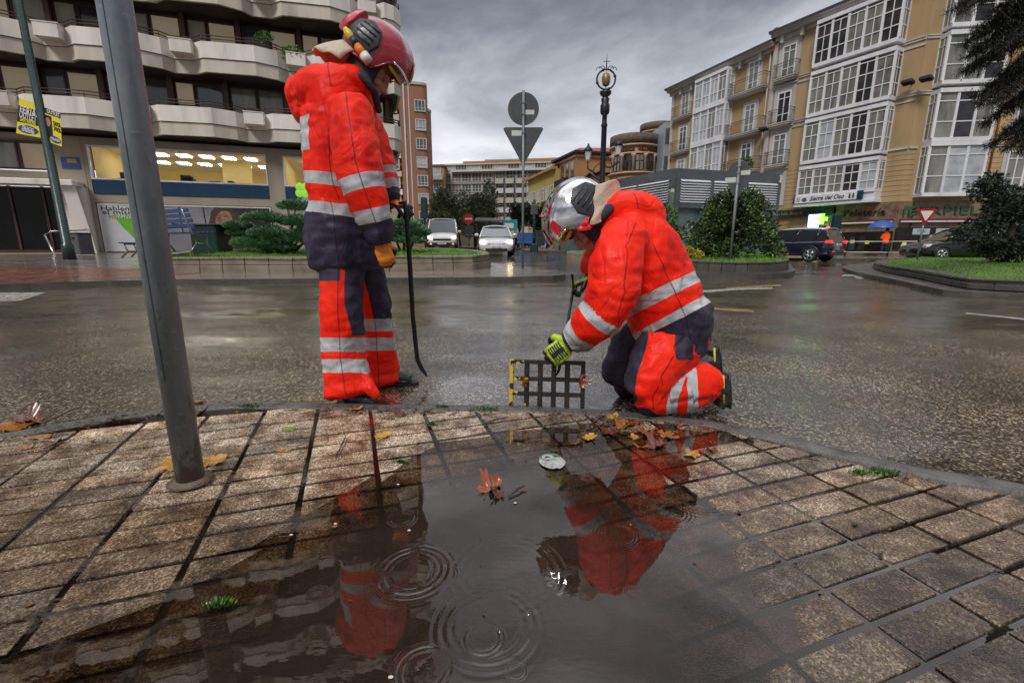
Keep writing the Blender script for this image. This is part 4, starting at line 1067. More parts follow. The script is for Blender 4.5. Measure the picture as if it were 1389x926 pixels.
banner(lm, (26, 133), (50, 141), (55, 187), (22, 181), [('p', 0, 1, .20, .66, BB, 'black_field'), ('t', 'FERIA', .5, .31, bw * .86, .36, WT), ('t', 'OUTLET', .5, .46, bw * .92, .34, WT), ('t', 'SANTANDER', .5, .60, bw * .85, .2, YB), ('e', .5, .83, .44, .12, BLU), ('t', 'PALACIO', .5, .80, bw * .6, .17, WT), ('t', 'EXPOSICIONES', .5, .88, bw * .66, .13, WT)])
banner(lm, (58, 145), (82, 154), (84, 199), (64, 192), [('p', 0, 1, .0, .16, BB, 'black_field'), ('p', 0, .45, .2, .85, BB, 'portrait_backing'), ('e', .22, .40, .16, .13, pm('portrait print', (.42, .22, .15), .5)), ('t', 'OUTLET', .6, .08, bw * .7, .18, WT), ('t', '50%', .76, .38, bw * .4, .22, BB), ('t', '70%', .76, .54, bw * .4, .22, BB), ('e', .6, .86, .36, .10, BLU), ('t', 'PALACIO', .6, .86, bw * .5, .14, WT)])
# ------------------------------------------------------------------ sign backs
SGREY = pm('grey sign back', (.085, .092, .10), .4, metal=.3, var=.35, scale=3)
SWHITE = pm('white sign sticker', (.62, .62, .6), .4, var=.2)
def sign_pair(base, label, zc, rc, zt, st, top, rz, order='circle', stick=True, grp=None):
    r = empty('road_sign', label, 'road sign', base, rz, grp)
    b = MB(); b.tube([(0, 0, -.1), (0, 0, top)], .038, 14); b.build('pole', GALV, r)
    b = MB(); n = 36; b.prism([(rc * math.cos(2 * PI * k / n), rc * math.sin(2 * PI * k / n)) for k in range(n)], -.012, .012, M=Matrix.Translation((0, .055, zc)) @ Matrix.Rotation(PI / 2, 4, 'X')); c = b.build('round_sign', SGREY, r)
    b = MB(); b.tube([(rc * math.cos(2 * PI * k / n), .055, zc + rc * math.sin(2 * PI * k / n)) for k in range(n)], .014, 6, closed=True, ref=Vector((0, 1, 0))); b.build('rim', SGREY, c)
    # down-pointing triangle with rounded corners
    tri = []
    for k in range(3):
        a = -PI / 2 + k * 2 * PI / 3; cx, cz = (st - .05) * math.cos(a), (st - .05) * math.sin(a)
        for j in range(7): t = a - PI / 3 + 2 * PI / 3 * j / 6; tri.append((cx + .05 * math.cos(t), cz + .05 * math.sin(t)))
    b = MB(); b.prism(tri, -.012, .012, M=Matrix.Translation((0, .055, zt)) @ Matrix.Rotation(PI / 2, 4, 'X')); t_ = b.build('triangle_sign', SGREY, r)
    for z in (zc + rc * .35, zc - rc * .35, zt + st * .3):
        k = MB(); k.bbox(-.05, .05, -.045, .04, z - .02, z + .02, .005); k.build('clamp', GALV, r)
    if stick:
        k = MB(); k.quad((.06, .040, zc - .15), (.06 + .24, .040, zc - .15), (.06 + .24, .040, zc - .03), (.06, .040, zc - .03)); k.build('sticker', SWHITE, c)
        k = MB(); k.quad((-.33, .040, zt + .12), (-.05, .040, zt + .12), (-.05, .040, zt + .26), (-.33, .040, zt + .26)); k.build('sticker', SWHITE, t_)
    return r
B0 = G(709, 364, .12); Y0 = B0.y
zat = lambda py, px=708: W(px, py, Y0).z - B0.z
s1 = pxm(W(708, 150, Y0))
sign_pair(B0, 'tall grey post with round and triangular sign backs, centre of the street', zat(147), 20.5 * s1, zat(190), 31 * s1, zat(123), 0)
B1 = G(990, 352, .42); B1 = W(990, 354, 13.6); s2 = pxm(W(1001, 235, 13.6))
zat1 = lambda py: W(1000, py, 13.6).z - B1.z
sign_pair(B1, 'grey post with two sign backs in front of the round glossy bush', zat1(230), 11.5 * s2 * 1.0, zat1(253), 15 * s2, zat1(216), math.radians(-28))
# ------------------------------------------------------------------ ornate lamp
LAMPI = pm('dark cast iron', (.018, .018, .024), .4, metal=.2, var=.5, scale=8)
def ornate():
    b0 = W(813, 341, 20.); b0.z = gz(b0.x, 20) + .1
    r = empty('ornate_lamp', 'tall ornate iron lamp with a ring finial and side lanterns', 'street lamp', b0)
    zz = lambda py: W(815, py, 20.).z - b0.z
    t = zz(140)
    b = MB(); b.lathe([(.34, 0), (.34, .25), (.26, .35), (.24, .9), (.30, .95), (.22, 1.1), (.16, 1.3), (.14, 2.6), (.17, 2.65), (.12, 2.8), (.11, t - .9), (.14, t - .85), (.10, t - .75), (.10, t - .45), (.17, t - .4), (.19, t - .3), (.19, t - .1), (.14, t), (.17, t + .15), (.10, t + .22), (.22, t + .32), (.24, t + .42), (.10, t + .46), (.0, t + .47)], n=16); b.build('column', LAMPI, r)
    zc, R = zz(108), 12.5 * pxm(W(818, 108, 20.))
    b = MB(); b.tube([(R * math.cos(2 * PI * k / 32), 0, zc + R * math.sin(2 * PI * k / 32)) for k in range(32)], .035, 8, closed=True, ref=Vector((0, 1, 0)))
    for k in range(4): a = k * PI / 2 + .35; b.ell((R * math.cos(a), 0, zc + R * math.sin(a)), (.06, .06, .06), 8, 6)
    ring = b.build('ring', LAMPI, r)
    b = MB()
    for s_ in (-1, 1):
        for k, (a, b_) in enumerate(((.9, .16), (1.2, .13))):
            c = Vector((s_ * R * math.cos(a) * 1.12, 0, zc + R * math.sin(a) * 1.12))
            b.tube([c + Vector((s_ * b_ * math.cos(t_ * .5) * (1 - t_ / 16), 0, b_ * math.sin(t_ * .5) * (1 - t_ / 16))) for t_ in range(12)], .014, 5, ref=Vector((0, 1, 0)))
    b.tube([(0, 0, zc + R), (0, 0, zc + R + .55)], [.03, .006], 6); b.tube([(-.14, 0, zc + R + .28), (.14, 0, zc + R + .28)], .012, 5); b.build('scrollwork', LAMPI, r)
    b = MB(); b.tube([(0, 0, zc - R), (0, 0, zc - .2)], .018, 6); b.lathe([(.03, -.26), (.12, -.22), (.17, -.08), (.17, .08), (.12, .2), (.03, .25)], (0, 0, zc), 14); b.tube([(0, 0, zc + .2), (0, 0, zc + R)], .014, 6); b.build('hanging_lantern', pm('old brass lantern', (.28, .20, .09), .35, metal=.3), r)
    for s_ in (-1, 1):
        zb_ = zz(215) + (.12 if s_ > 0 else -.1); x_ = s_ * .62
        b = MB(); b.tube([(0, 0, zb_ - .4), (s_ * .3, 0, zb_ - .48), (x_, 0, zb_ - .3), (x_, 0, zb_)], [.05, .04, .035, .03], 8); b.tube([(s_ * .12, 0, zb_ - .1), (s_ * .3, 0, zb_ - .2), (s_ * .4, 0, zb_ - .42)], .02, 6); b.build('bracket', LAMPI, r)
        b = MB(); b.lathe([(.05, 0), (.09, .04), (.14, .38)], (x_, 0, zb_), 6, sm=False); g_ = b.build('lantern_glass', pm('clear lantern glass', (.6, .65, .68), .1), r)
        b = MB(); b.lathe([(.17, .37), (.18, .42), (.12, .52), (.05, .58), (.04, .66), (.0, .68)], (x_, 0, zb_), 8); b.build('lantern_cap', LAMPI, r)
ornate()
# ------------------------------------------------------------------ cars
GLASS = pm('dark car glass', (.02, .025, .03), .06, var=.2, spec=.9, coat=1.)
TYRE = pm('tyre rubber', (.018, .018, .018), .5); RIM = pm('alloy rim', (.45, .46, .48), .25, metal=.8)
CARW = pm('white car paint', (.58, .59, .61), .2, var=.08, coat=1.); CARN = pm('dark blue car paint', (.010, .013, .035), .12, var=.3, coat=1.); CARB = pm('black car paint', (.008, .008, .012), .12, var=.3, coat=1.)
TAIL = pm('red tail lamp', (.55, .01, .02), .15, emit=(1, .04, .04), es=1.2); HEADL = pm('lit head lamp', (.9, .85, .7), .1, emit=(1., .66, .30), es=10.)
AMB = pm('amber lamp', (.8, .3, .02), .2, emit=(1, .45, .05), es=1.5); PLATE = pm('number plate', (.75, .75, .72), .4, var=.05)
PLTXT = pm('black lettering', (.02, .02, .02), .5)
def car(label, cat, loc, rz, paint, st, gh, wheels, wr, tw, front=None, rear=None, roof=None, name='parked_car', plate='4817 KHB'):
    """st: body stations (x, half width, z low, z belt, z top); gh: greenhouse (x at belt, x at roof) pairs"""
    r = empty(name, label, cat, loc, rz)
    b = MB(); vs = []; n = len(st)
    for x, w_, zl, zbt, zt in st:
        half = [(0, zl), (w_ * .80, zl), (w_ * .95, zl + .06), (w_, zl + .2), (w_ * 1.0, (zl + zbt) / 2 + .05), (w_ * .985, zbt - .05), (w_ * .93, zbt), (w_ * .80, zbt + (zt - zbt) * .6), (w_ * .45, zt), (0, zt + .01)]
        ring = [(y, z) for y, z in half] + [(-y, z) for y, z in reversed(half[1:-1])]
        vs += [(x, y, z) for y, z in ring]
    k = 18; fs = []
    for i in range(n - 1):
        for j in range(k): j2 = (j + 1) % k; fs.append((i * k + j, (i + 1) * k + j, (i + 1) * k + j2, i * k + j2))
    fs.append(tuple(range(k))); fs.append(tuple(range((n - 1) * k, n * k))[::-1])
    b.add(vs, fs, 0, True)
    body = b.build('body', paint, r)
    md = body.modifiers.new('b', 'SUBSURF'); md.levels = 1; md.render_levels = 1
    (xb0, xr0, xr1, xb1, zb_, zr_, wb_, wr_) = gh
    # greenhouse: dark glass volume, painted roof, painted pillars
    g = MB(); e = .02
    g.add([(xb0, -wb_, zb_), (xb0, wb_, zb_), (xb1, wb_, zb_), (xb1, -wb_, zb_), (xr0, -wr_, zr_), (xr0, wr_, zr_), (xr1, wr_, zr_), (xr1, -wr_, zr_)],
          [(0, 1, 5, 4), (2, 3, 7, 6), (1, 2, 6, 5), (3, 0, 4, 7)]); g.build('windows', GLASS, r)
    g = MB(); mm = 6; vs = []
    for i in range(7):
        t = i / 6; x = xr0 + (xr1 - xr0) * t; up = .045 * (1 - (2 * t - 1) ** 2)
        for j in range(7): s_ = j / 6 * 2 - 1; vs.append((x, s_ * (wr_ + .01), zr_ + up + .05 * (1 - s_ ** 2) - (.02 if abs(s_) == 1 else 0)))
    g.add(vs, [(i * 7 + j, i * 7 + j + 1, (i + 1) * 7 + j + 1, (i + 1) * 7 + j) for i in range(6) for j in range(6)], 0, True); ro = g.build('roof', roof or paint, r)
    md = ro.modifiers.new('t', 'SOLIDIFY'); md.thickness = .05; md.offset = -1
    for s_ in (-1, 1):
        pl = MB()
        for xa, xc, rd in ((xb0, xr0, .035), (xb1, xr1, .045), (xb0 * .45 + xb1 * .55, xr0 * .45 + xr1 * .55, .03), (xb0 * .8 + xb1 * .2, xr0 * .86 + xr1 * .14, .022)):
            pl.tube([(xa, s_ * (wb_ + .0), zb_ - .02), (xc, s_ * (wr_ + .0), zr_ + .02)], rd, 8)
        pl.build('pillars', paint, r)
        mi = MB(); xm = xb1 + (xr1 - xb1) * .3 - .12; mi.ell((xm, s_ * (wb_ + .16), zb_ + .10), (.07, .12, .08), 10, 8); mi.tube([(xm, s_ * wb_, zb_ + .04), (xm, s_ * (wb_ + .1), zb_ + .07)], .02, 6); mi.build('mirror', paint, r)
    W_ = st[len(st) // 2][1]
    for x in wheels:
        for s_ in (-1, 1):
            a = MB(); R = Matrix.Translation((x, s_ * (W_ - tw / 2 + .015), wr)) @ Matrix.Rotation(PI / 2, 4, 'X')
            a.lathe([(wr * .66, -tw / 2), (wr * .93, -tw / 2), (wr, -tw / 2 + .03), (wr, tw / 2 - .03), (wr * .93, tw / 2), (wr * .66, tw / 2)], n=28, M=R); ty = a.build('tyre', TYRE, r)
            a = MB()
            for q_ in range(5):
                t = 2 * PI * q_ / 5
                yo = s_ * (W_ + .02)
                a.tube([(x, yo, wr), (x + wr * .62 * math.cos(t - .12), yo, wr + wr * .62 * math.sin(t - .12))], [.035, .03], 6); a.tube([(x, yo, wr), (x + wr * .62 * math.cos(t + .12), yo, wr + wr * .62 * math.sin(t + .12))], [.035, .02], 6)
            a.tube([(x + wr * .66 * math.cos(2 * PI * q_ / 24), s_ * (W_ + .012), wr + wr * .66 * math.sin(2 * PI * q_ / 24)) for q_ in range(24)], .018, 6, closed=True, ref=Vector((0, 1, 0))); a.build('rim', RIM, ty)
            a = MB(); a.tube([(x + (wr + .045) * math.cos(PI * q_ / 14), s_ * (W_ * .995), wr + (wr + .045) * math.sin(PI * q_ / 14)) for q_ in range(15)], [(.05, .03)] * 15, 6, ref=Vector((0, 1, 0))); a.build('wheel_arch', BLACKR, r)
    for nm, m, boxes, pt in (front or []) + (rear or []):
        for bx in boxes:
            a = MB(); a.bbox(*bx, .02); o_ = a.build(nm, m, r)
            if pt:
                dr = 1 if bx[1] > 0 else -1; text('lettering', pt, .1, PLTXT, o_, FM(((bx[1] if dr > 0 else bx[0]) + dr * .004, 0, (bx[4] + bx[5]) / 2), (0, dr, 0), (0, 0, 1)), .001, .42)
    return r
def hatch_stations(Ln, w_, hood, belt, tail):
    h = Ln / 2
    return [(-h, w_ * .86, .32, tail - .12, tail - .06), (-h + .12, w_ * .96, .22, tail, tail + .03), (-h + .7, w_, .2, belt, belt + .03), (0, w_, .2, belt, belt + .03), (h - 1.5, w_, .2, belt, belt + .03), (h - 1.0, w_, .2, hood + .02, hood + .06), (h - .35, w_ * .97, .2, hood - .08, hood - .02), (h - .08, w_ * .88, .22, hood - .25, hood - .16), (h, w_ * .8, .30, hood - .38, hood - .30)]
c0 = G(672, 347); c0 = Vector((W(672, 330, 24.3).x, 24.3, gz(-.9, 24.3)))
h = 2.1
car('white hatchback driving towards the camera with its headlights lit', 'car', c0, -PI / 2 + .06, CARW, hatch_stations(4.2, .89, .86, .92, .95), (-1.75, -1.3, .35, 1.12, .93, 1.40, .80, .60), (-1.3, 1.32), .32, .2,
    front=[('headlight', HEADL, [(1.80, 2.03, .52, .78, .60, .74), (1.80, 2.03, -.78, -.52, .60, .74)], None), ('grille', BLACKR, [(1.98, 2.08, -.42, .42, .50, .60)], None), ('lower_intake', BLACKR, [(2.0, 2.10, -.52, .52, .24, .38)], None), ('fog_light', AMB, [(1.9, 2.05, .60, .70, .36, .43), (1.9, 2.05, -.70, -.60, .36, .43)], None), ('number_plate', PLATE, [(2.07, 2.115, -.26, .26, .405, .50)], '4817 KHB')], name='moving_car')
v0 = Vector((W(602, 330, 31.5).x, 31.5, gz(-4.7, 31.5)))
st = [(-2.5, .93, .3, 1.9, 1.94), (-2.3, .97, .25, 1.55, 1.62), (0, .97, .25, 1.2, 1.25), (1.0, .97, .25, 1.15, 1.2), (1.7, .96, .25, 1.05, 1.12), (2.2, .92, .28, .95, 1.0), (2.42, .86, .32, .72, .8), (2.5, .78, .38, .6, .66)]
car('white delivery van driving towards the camera with lamps lit', 'van', v0, -PI / 2 + .10, CARW, st, (-2.45, -2.4, .95, 1.6, 1.1, 1.93, .93, .80), (-1.6, 1.55), .34, .22,
    front=[('headlight', HEADL, [(2.15, 2.40, .62, .86, .74, .90), (2.15, 2.40, -.86, -.62, .74, .90)], None), ('grille', BLACKR, [(2.36, 2.5, -.55, .55, .62, .74)], None), ('bumper', BLACKR, [(2.3, 2.56, -.86, .86, .32, .50)], None), ('number_plate', PLATE, [(2.56, 2.58, -.26, .26, .38, .48)], '2093 JDL'), ('fog_light', AMB, [(2.5, 2.575, .62, .74, .38, .46), (2.5, 2.575, -.74, -.62, .38, .46)], None)], name='delivery_van')
s0 = Vector((W(1084, 345, 24.2).x, 24.9, gz(14, 24.2)))
h = 2.2
car('dark blue suv with silver roof rails seen from behind beside the pharmacy', 'suv', s0, PI - 1.0, CARN, [(-2.2, .84, .42, .98, 1.0), (-2.12, .92, .30, 1.04, 1.06), (-1.5, .94, .28, 1.0, 1.03), (0, .94, .28, .98, 1.0), (.7, .94, .28, .97, 1.0), (1.2, .94, .28, .95, 1.0), (1.9, .9, .28, .85, .9), (2.15, .8, .35, .65, .7)], (-2.12, -1.85, .3, 1.0, .99, 1.58, .86, .68), (-1.32, 1.32), .36, .23,
    rear=[('tail_lamp', TAIL, [(-2.21, -1.95, .66, .90, .92, 1.06), (-2.21, -1.95, -.90, -.66, .92, 1.06)], None), ('number_plate', PLATE, [(-2.24, -2.2, -.26, .26, .80, .90)], '6630 LMN'), ('bumper', BLACKR, [(-2.26, -2.1, -.84, .84, .34, .56)], None), ('rear_reflector', TAIL, [(-2.27, -2.25, .5, .72, .5, .54), (-2.27, -2.25, -.72, -.5, .5, .54)], None)], roof=pm('silver roof', (.5, .51, .53), .3, metal=.4), name='parked_suv')
d0 = Vector((W(1275, 345, 21.8).x + .9, 21.9, .10))
car('black saloon car partly hidden behind the lawn and the dark conifer', 'car', d0, PI - .10, CARB, hatch_stations(4.3, .9, .88, .94, .97), (-1.8, -1.1, .2, 1.25, .94, 1.43, .80, .60), (-1.3, 1.32), .32, .2,
    front=[('headlight', LENS, [(1.75, 1.99, .60, .82, .66, .78), (1.75, 1.99, -.82, -.60, .66, .78)], None), ('grille', BLACKR, [(1.98, 2.13, -.4, .4, .50, .60)], None)], name='parked_car')
# ------------------------------------------------------------------ facade tools
class Wall:
    """vertical plane: local x along the wall, local y into the building, z up"""
    def __init__(s, ox, oy, dx, dy, z=0.):
        l = math.hypot(dx, dy); s.o = Vector((ox, oy, z)); s.d = Vector((dx / l, dy / l, 0)); s.n = Vector((s.d.y, -s.d.x, 0)); s.rz = math.atan2(dy, dx)
    def loc(s, px, py, off=0.):
        u = (px - 694.5) / F; v = (463 - py) / F; dy = CP + v * SP; dz = v * CP - SP
        ox, oy = s.o.x + s.n.x * off, s.o.y + s.n.y * off
        a, b, c, d = u, -s.d.x, dy, -s.d.y; det = a * d - b * c; t = (ox * d - b * oy) / det
        return (a * oy - c * ox) / det, H + dz * t - s.o.z
    def local(s, p):
        q = p - s.o; return Vector((q.dot(s.d), -q.dot(s.n), q.z))
    def root(s, name, label, cat, group=None): return empty(name, label, cat, s.o, s.rz, group)
def part(mb, name, m, parent): return mb.build(name, m, parent)
def wallmat(name, col, var=.3, rough=.75, scale=.6, bump=.1): return pm(name, col, rough, var=var, scale=scale, bump=bump, bscale=6, streak=True)
CONC = wallmat('pale streaked concrete', (.78, .74, .68), .45, .7, 1.1); CONC2 = wallmat('beige streaked concrete', (.60, .55, .47), .5, .7, .9)
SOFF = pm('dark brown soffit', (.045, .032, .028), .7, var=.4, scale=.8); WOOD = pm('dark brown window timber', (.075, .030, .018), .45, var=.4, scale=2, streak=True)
BEIGE = wallmat('beige stone cladding', (.36, .31, .24), .3, .6, .9)
BLIND = pm('cream roller blind', (.44, .415, .345), .7, var=.2, scale=2); GLS = pm('window glass', (.055, .065, .075), .05, var=.6, scale=.5, spec=.9, coat=.6)
GLSW = pm('window with lit room behind', (.18, .13, .07), .08, var=.9, scale=.9, emit=(.95, .78, .50), es=.13, coat=.5)
OCHRE = wallmat('ochre render', (.41, .29, .15), .55, .8, .45, .15); OCHS = wallmat('ochre grooved stucco', (.42, .30, .15), .35, .8, .7, .15)
WTRIM = pm('white painted joinery', (.74, .74, .77), .45, var=.25, scale=1.5, streak=True); TRIM = wallmat('pale grey cornice', (.50, .48, .46), .4)
CURT = pm('net curtain behind glass', (.20, .20, .175), .12, var=.9, scale=2.2, coat=.8, spec=.8, streak=True); CURTD = pm('dark room behind glass', (.035, .035, .038), .08, var=.8, scale=2, coat=.8)
CURTW = pm('pale gallery glass', (.42, .45, .48), .12, var=.5, scale=1.5, coat=.8)  # paler pane colour than the curtain glass
IRON = pm('black balcony iron', (.015, .015, .017), .5, var=.3); ROOFR = pm('red roof tiles', (.23, .06, .04), .6, var=.4, scale=4, bump=.6, bscale=12)
MARB = pm('brown marble cladding', (.22, .145, .105), .22, var=.8, scale=2.2, bump=.1, bscale=9); GOLD = wallmat('golden stone blocks', (.36, .25, .12), .5, .6, 1.2, .3)
def window_me(w_, h_, cols, rows, pane_m, frame_m, ft=.07, dep=.10, name='window'):
    """frame mesh and pane mesh; origin at lower left, local y into the wall"""
    f = MB()
    f.box(0, ft, -dep, 0, 0, h_); f.box(w_ - ft, w_, -dep, 0, 0, h_); f.box(ft, w_ - ft, -dep + .003, -.003, 0, ft); f.box(ft, w_ - ft, -dep + .003, -.003, h_ - ft, h_)
    for i in range(1, cols): x = w_ * i / cols; f.box(x - ft * .35, x + ft * .35, -dep + .01, -.01, ft, h_ - ft)
    for r in rows: f.box(ft, w_ - ft, -dep + .018, -.018, h_ * r - ft * .3, h_ * r + ft * .3)
    p = MB(); p.quad((ft, -.03, ft), (w_ - ft, -.03, ft), (w_ - ft, -.03, h_ - ft), (ft, -.03, h_ - ft))
    return f.mesh(name, frame_m), [p.mesh('pane', m) for m in (pane_m if isinstance(pane_m, (list, tuple)) else [pane_m])]
def put_window(me, root, x, y, z, k=0, name='window'):
    o = link(name, me[0], root, (x, y, z)); link('pane', me[1][k % len(me[1])], o); return o
# ------------------------------------------------------------------ left: corner building with stacked concrete balconies
LW = Wall(-16.6, 26.5, .944, .33)
rl = LW.root('apartment_building', 'long apartment building with faceted pale concrete balconies over a lit ground floor shop', 'building')
rr = random.Random(11)
S0, S1 = -17., 10.6
gz0 = .2
b = MB()
b.box(S0, -10.6, 0, .5, gz0 - .6, 6.2); b.box(-10.6, -5.95, 0, .5, 3.95, 4.45); b.box(-10.6, -5.95, 0, .5, 5.95, 6.2); b.box(-6.9, -5.6, -.02, .5, gz0 - .6, 6.2)
b.box(-5.6, 10.0, .0, .5, 5.82, 6.2); b.box(-5.6, -5.42, .0, .5, gz0 - .6, 5.82); b.box(2.78, 3.62, .0, .5, gz0 - .6, 5.82); b.box(9.6, 10.0, 0, .5, gz0 - .6, 5.82)
b.box(-5.42, 2.78, 0, .5, 3.0, 3.44); b.box(3.62, 9.6, 0, .5, 3.0, 3.44); b.box(-5.42, 2.78, 0, .5, gz0 - .6, .45); b.box(3.62, 9.6, 0, .5, gz0 - .6, .45)
b.box(9.7, 9.99, .5, 14, gz0 - .6, 6.2); b.box(3.62, 9.6, .12, .4, .45, 3.0); b.box(-5.42, 2.78, .12, .4, .45, 3.0)
part(b, 'ground_floor_wall', BEIGE, rl)
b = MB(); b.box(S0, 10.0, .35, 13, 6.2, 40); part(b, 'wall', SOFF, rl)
b = MB(); b.bbox(-13, -5.75, -1.1, -.02, 3.72, 3.98, .04); part(b, 'canopy', CONC, rl)
b = MB(); b.add([(-6.15, -.02, gz0 - .3), (-5.6, -.02, gz0 - .3), (-5.75, -.9, 3.7), (-6.3, -.9, 3.7), (-6.15, -.55, gz0 - .3), (-5.45, -.55, gz0 - .3)], [(0, 3, 4), (4, 5, 2, 3), (5, 1, 2), (0, 4, 3)])
b.box(-6.75, -5.62, -.35, -.03, gz0 - .3, 3.7); part(b, 'buttress', CONC, rl)
# lobby glazing
b = MB(); b.box(-10.55, -6.95, .12, .16, .55, 3.6); part(b, 'lobby_glass', pm('very dark glass', (.008, .009, .010), .12, var=.5, spec=.25), rl)
b = MB(); [b.box(x, x + .10, .05, .2, .3, 3.72) for x in (-10.6, -8.9, -7.6, -7.05)]; b.box(-10.5, -6.95, .06, .19, .42, .60); b.box(-10.5, -6.95, .06, .19, 3.6, 3.7); part(b, 'lobby_frame', WOOD, rl)
b = MB(); [b.box(-16, -6.2, -.25 - .35 * k, .3, gz0 - .3, .45 - .12 * k) for k in range(3)]; part(b, 'entrance_step', BEIGE, rl)
wm = window_me(1.15, 1.3, 1, (), [GLS, CURT, GLSW], WOOD)
for i in range(3): put_window(wm, rl, -10.5 + 1.2 * i, .06, 4.5, i)
# shop: lit rooms behind glass, blue fascia, poster
YROOM = pm('warm lit room wall', (.55, .42, .17), .7, var=.3, scale=.6, emit=(.95, .66, .20), es=.13); CEIL = pm('shop ceiling', (.5, .42, .25), .7, emit=(.9, .65, .3), es=.12); LEDP = pm('ceiling light panel', (1, 1, .9), .4, emit=(1, .97, .86), es=9.)  # room walls and ceiling glow faintly: lamp light put into their material
NAVYF = pm('navy blue fascia', (.006, .045, .10), .3, var=.15, scale=.6)
gm, gnt, gb = newmat('clear shop glass'); gnt.nodes.remove(gb)
t_ = N(gnt, 'ShaderNodeBsdfTransparent'); g_ = N(gnt, 'ShaderNodeBsdfGlossy', i_Roughness=.02); fr_ = N(gnt, 'ShaderNodeFresnel', i_IOR=1.35); mx = N(gnt, 'ShaderNodeMixShader')
L(gnt, fr_.outputs[0], mx.inputs[0]); L(gnt, t_.outputs[0], mx.inputs[1]); L(gnt, g_.outputs[0], mx.inputs[2]); L(gnt, mx.outputs[0], gnt.nodes['Material Output'].inputs[0])
for x0, x1 in ((-5.38, 2.76), (3.64, 9.58)):
    b = MB(); b.quad((x0, 9.5, 3.5), (x1, 9.5, 3.5), (x1, 9.5, 6.6), (x0, 9.5, 6.6)); b.quad((x0, .5, 3.5), (x0, 9.5, 3.5), (x0, 9.5, 6.6), (x0, .5, 6.6)); b.quad((x1, 9.5, 3.5), (x1, .5, 3.5), (x1, .5, 6.6), (x1, 9.5, 6.6)); b.box(x0 + (x1 - x0) * .62, x0 + (x1 - x0) * .82, 4.2, 4.4, 3.5, 5.96); part(b, 'room_wall', YROOM, rl)
    b = MB(); b.quad((x0, .5, 5.97), (x0, 9.5, 5.97), (x1, 9.5, 5.97), (x1, .5, 5.97)); part(b, 'room_ceiling', CEIL, rl)
    nl = int((x1 - x0) / 1.35)
    for k in range(nl):
        for row, yy_ in enumerate((2.2, 5.2)):
            x = x0 + .9 + (x1 - x0 - 1.2) * k / nl + .3 * row; q = MB()
            for t in range(3): q.box(x + t * .22, x + t * .22 + .15, yy_, yy_ + .9, 5.92, 5.96)
            part(q, 'ceiling_lamp', LEDP, rl)
    b = MB()
    for k in range(9):
        x = rr.uniform(x0 + .4, x1 - .9); b.bbox(x, x + rr.uniform(.25, .8), 1.4, 2., 4.0, rr.uniform(4.4, 4.75), .03)
    part(b, 'shop_fittings', pm('dark shop fittings', (.06, .05, .04), .5, var=.5), rl)
    b = MB(); b.quad((x0, .06, 4.24), (x1, .06, 4.24), (x1, .06, 5.78), (x0, .06, 5.78)); w_ = part(b, 'shop_window', gm, rl)
    b = MB(); b.box(x0 - .02, x0 + .05, -.03, .1, 4.16, 5.84); b.box(x1 - .05, x1 + .02, -.03, .1, 4.16, 5.84); b.box(x0 + .05, x1 - .05, -.028, .098, 4.16, 4.24); b.box(x0 + .05, x1 - .05, -.028, .098, 5.76, 5.84); part(b, 'frame', WTRIM, w_)
    b = MB(); b.box(x0, x1, -.04, .3, 3.45, 4.155); part(b, 'blue_fascia', NAVYF, rl)
PWHITE = pm('white poster print', (.62, .62, .64), .3, var=.1); PGREY = pm('grey poster print', (.26, .26, .29), .3, var=.6, scale=.5); PDARK = pm('dark poster print', (.035, .03, .03), .3, var=.8, scale=.7); PGRN = pm('green poster print', (.16, .46, .04), .3)
PSKIN = pm('face poster print', (.34, .19, .13), .4, var=.7, scale=3.0); PHAIR = pm('curly hair poster print', (.07, .04, .025), .5, var=.9, scale=9)
b = MB(); b.quad((-5.3, -.02, .5), (2.7, -.02, .5), (2.7, -.02, 2.9), (-5.3, -.02, 2.9)); po = part(b, 'poster', PGREY, rl)
b = MB(); b.box(-5.36, -5.3, -.05, 0, .45, 2.96); b.box(2.7, 2.76, -.05, 0, .45, 2.96); b.box(-5.3, 2.7, -.048, .002, 2.9, 2.96); part(b, 'poster_frame', WTRIM, po)
def flat(poly, y, m, nm, par): k = MB(); k.add([(x, y, z) for x, z in poly], [tuple(range(len(poly)))]); return part(k, nm, m, par)
flat([(-5.3, .5), (-2.6, .5), (-3.2, 2.9), (-5.3, 2.9)], -.024, PWHITE, 'white_panel', po)
flat([(-3.7, .8), (-2.7, .5), (-2.9, 1.5), (-3.0, 2.2), (-4.7, 2.25), (-4.3, 1.6)][::1], -.028, PGRN, 'green_shape', po)
flat([(.5, .5), (2.7, .5), (2.7, 2.9), (-.1, 2.9)], -.025, PDARK, 'dark_backdrop', po)
for x in (-1.75, -.6): flat([(x, 1.5), (x + .06, 1.5), (x + .02, 2.88), (x - .04, 2.88)], -.029, PDARK, 'window_bar', po)
flat([(-2.2, 1.95), (.1, 1.8), (.1, 1.86), (-2.2, 2.0)], -.030, PDARK, 'window_bar', po)
def ellipse(cx, cz, a, c, n=28, rot=0., wob=0.): return [(cx + math.cos(rot) * (a * math.cos(t) * (1 + wob * math.sin(7 * t))) - math.sin(rot) * c * math.sin(t), cz + math.sin(rot) * a * math.cos(t) * (1 + wob * math.sin(7 * t)) + math.cos(rot) * c * math.sin(t)) for t in [2 * PI * k / n for k in range(n)]]
flat(ellipse(.42, 2.0, .78, .98, 42, .3, .07), -.033, PHAIR, 'hair', po)
fc = flat(ellipse(.32, 2.15, .40, .60, rot=-.35), -.037, PSKIN, 'face', po)
flat([(.05, 1.92), (.25, 1.80), (.49, 1.86), (.55, 1.98), (.29, 1.92)], -.041, PWHITE, 'smile', fc)
for x, z in ((.10, 2.30), (.44, 2.42)): flat(ellipse(x, z, .09, .025, 14, .4), -.041, PHAIR, 'eye', fc)
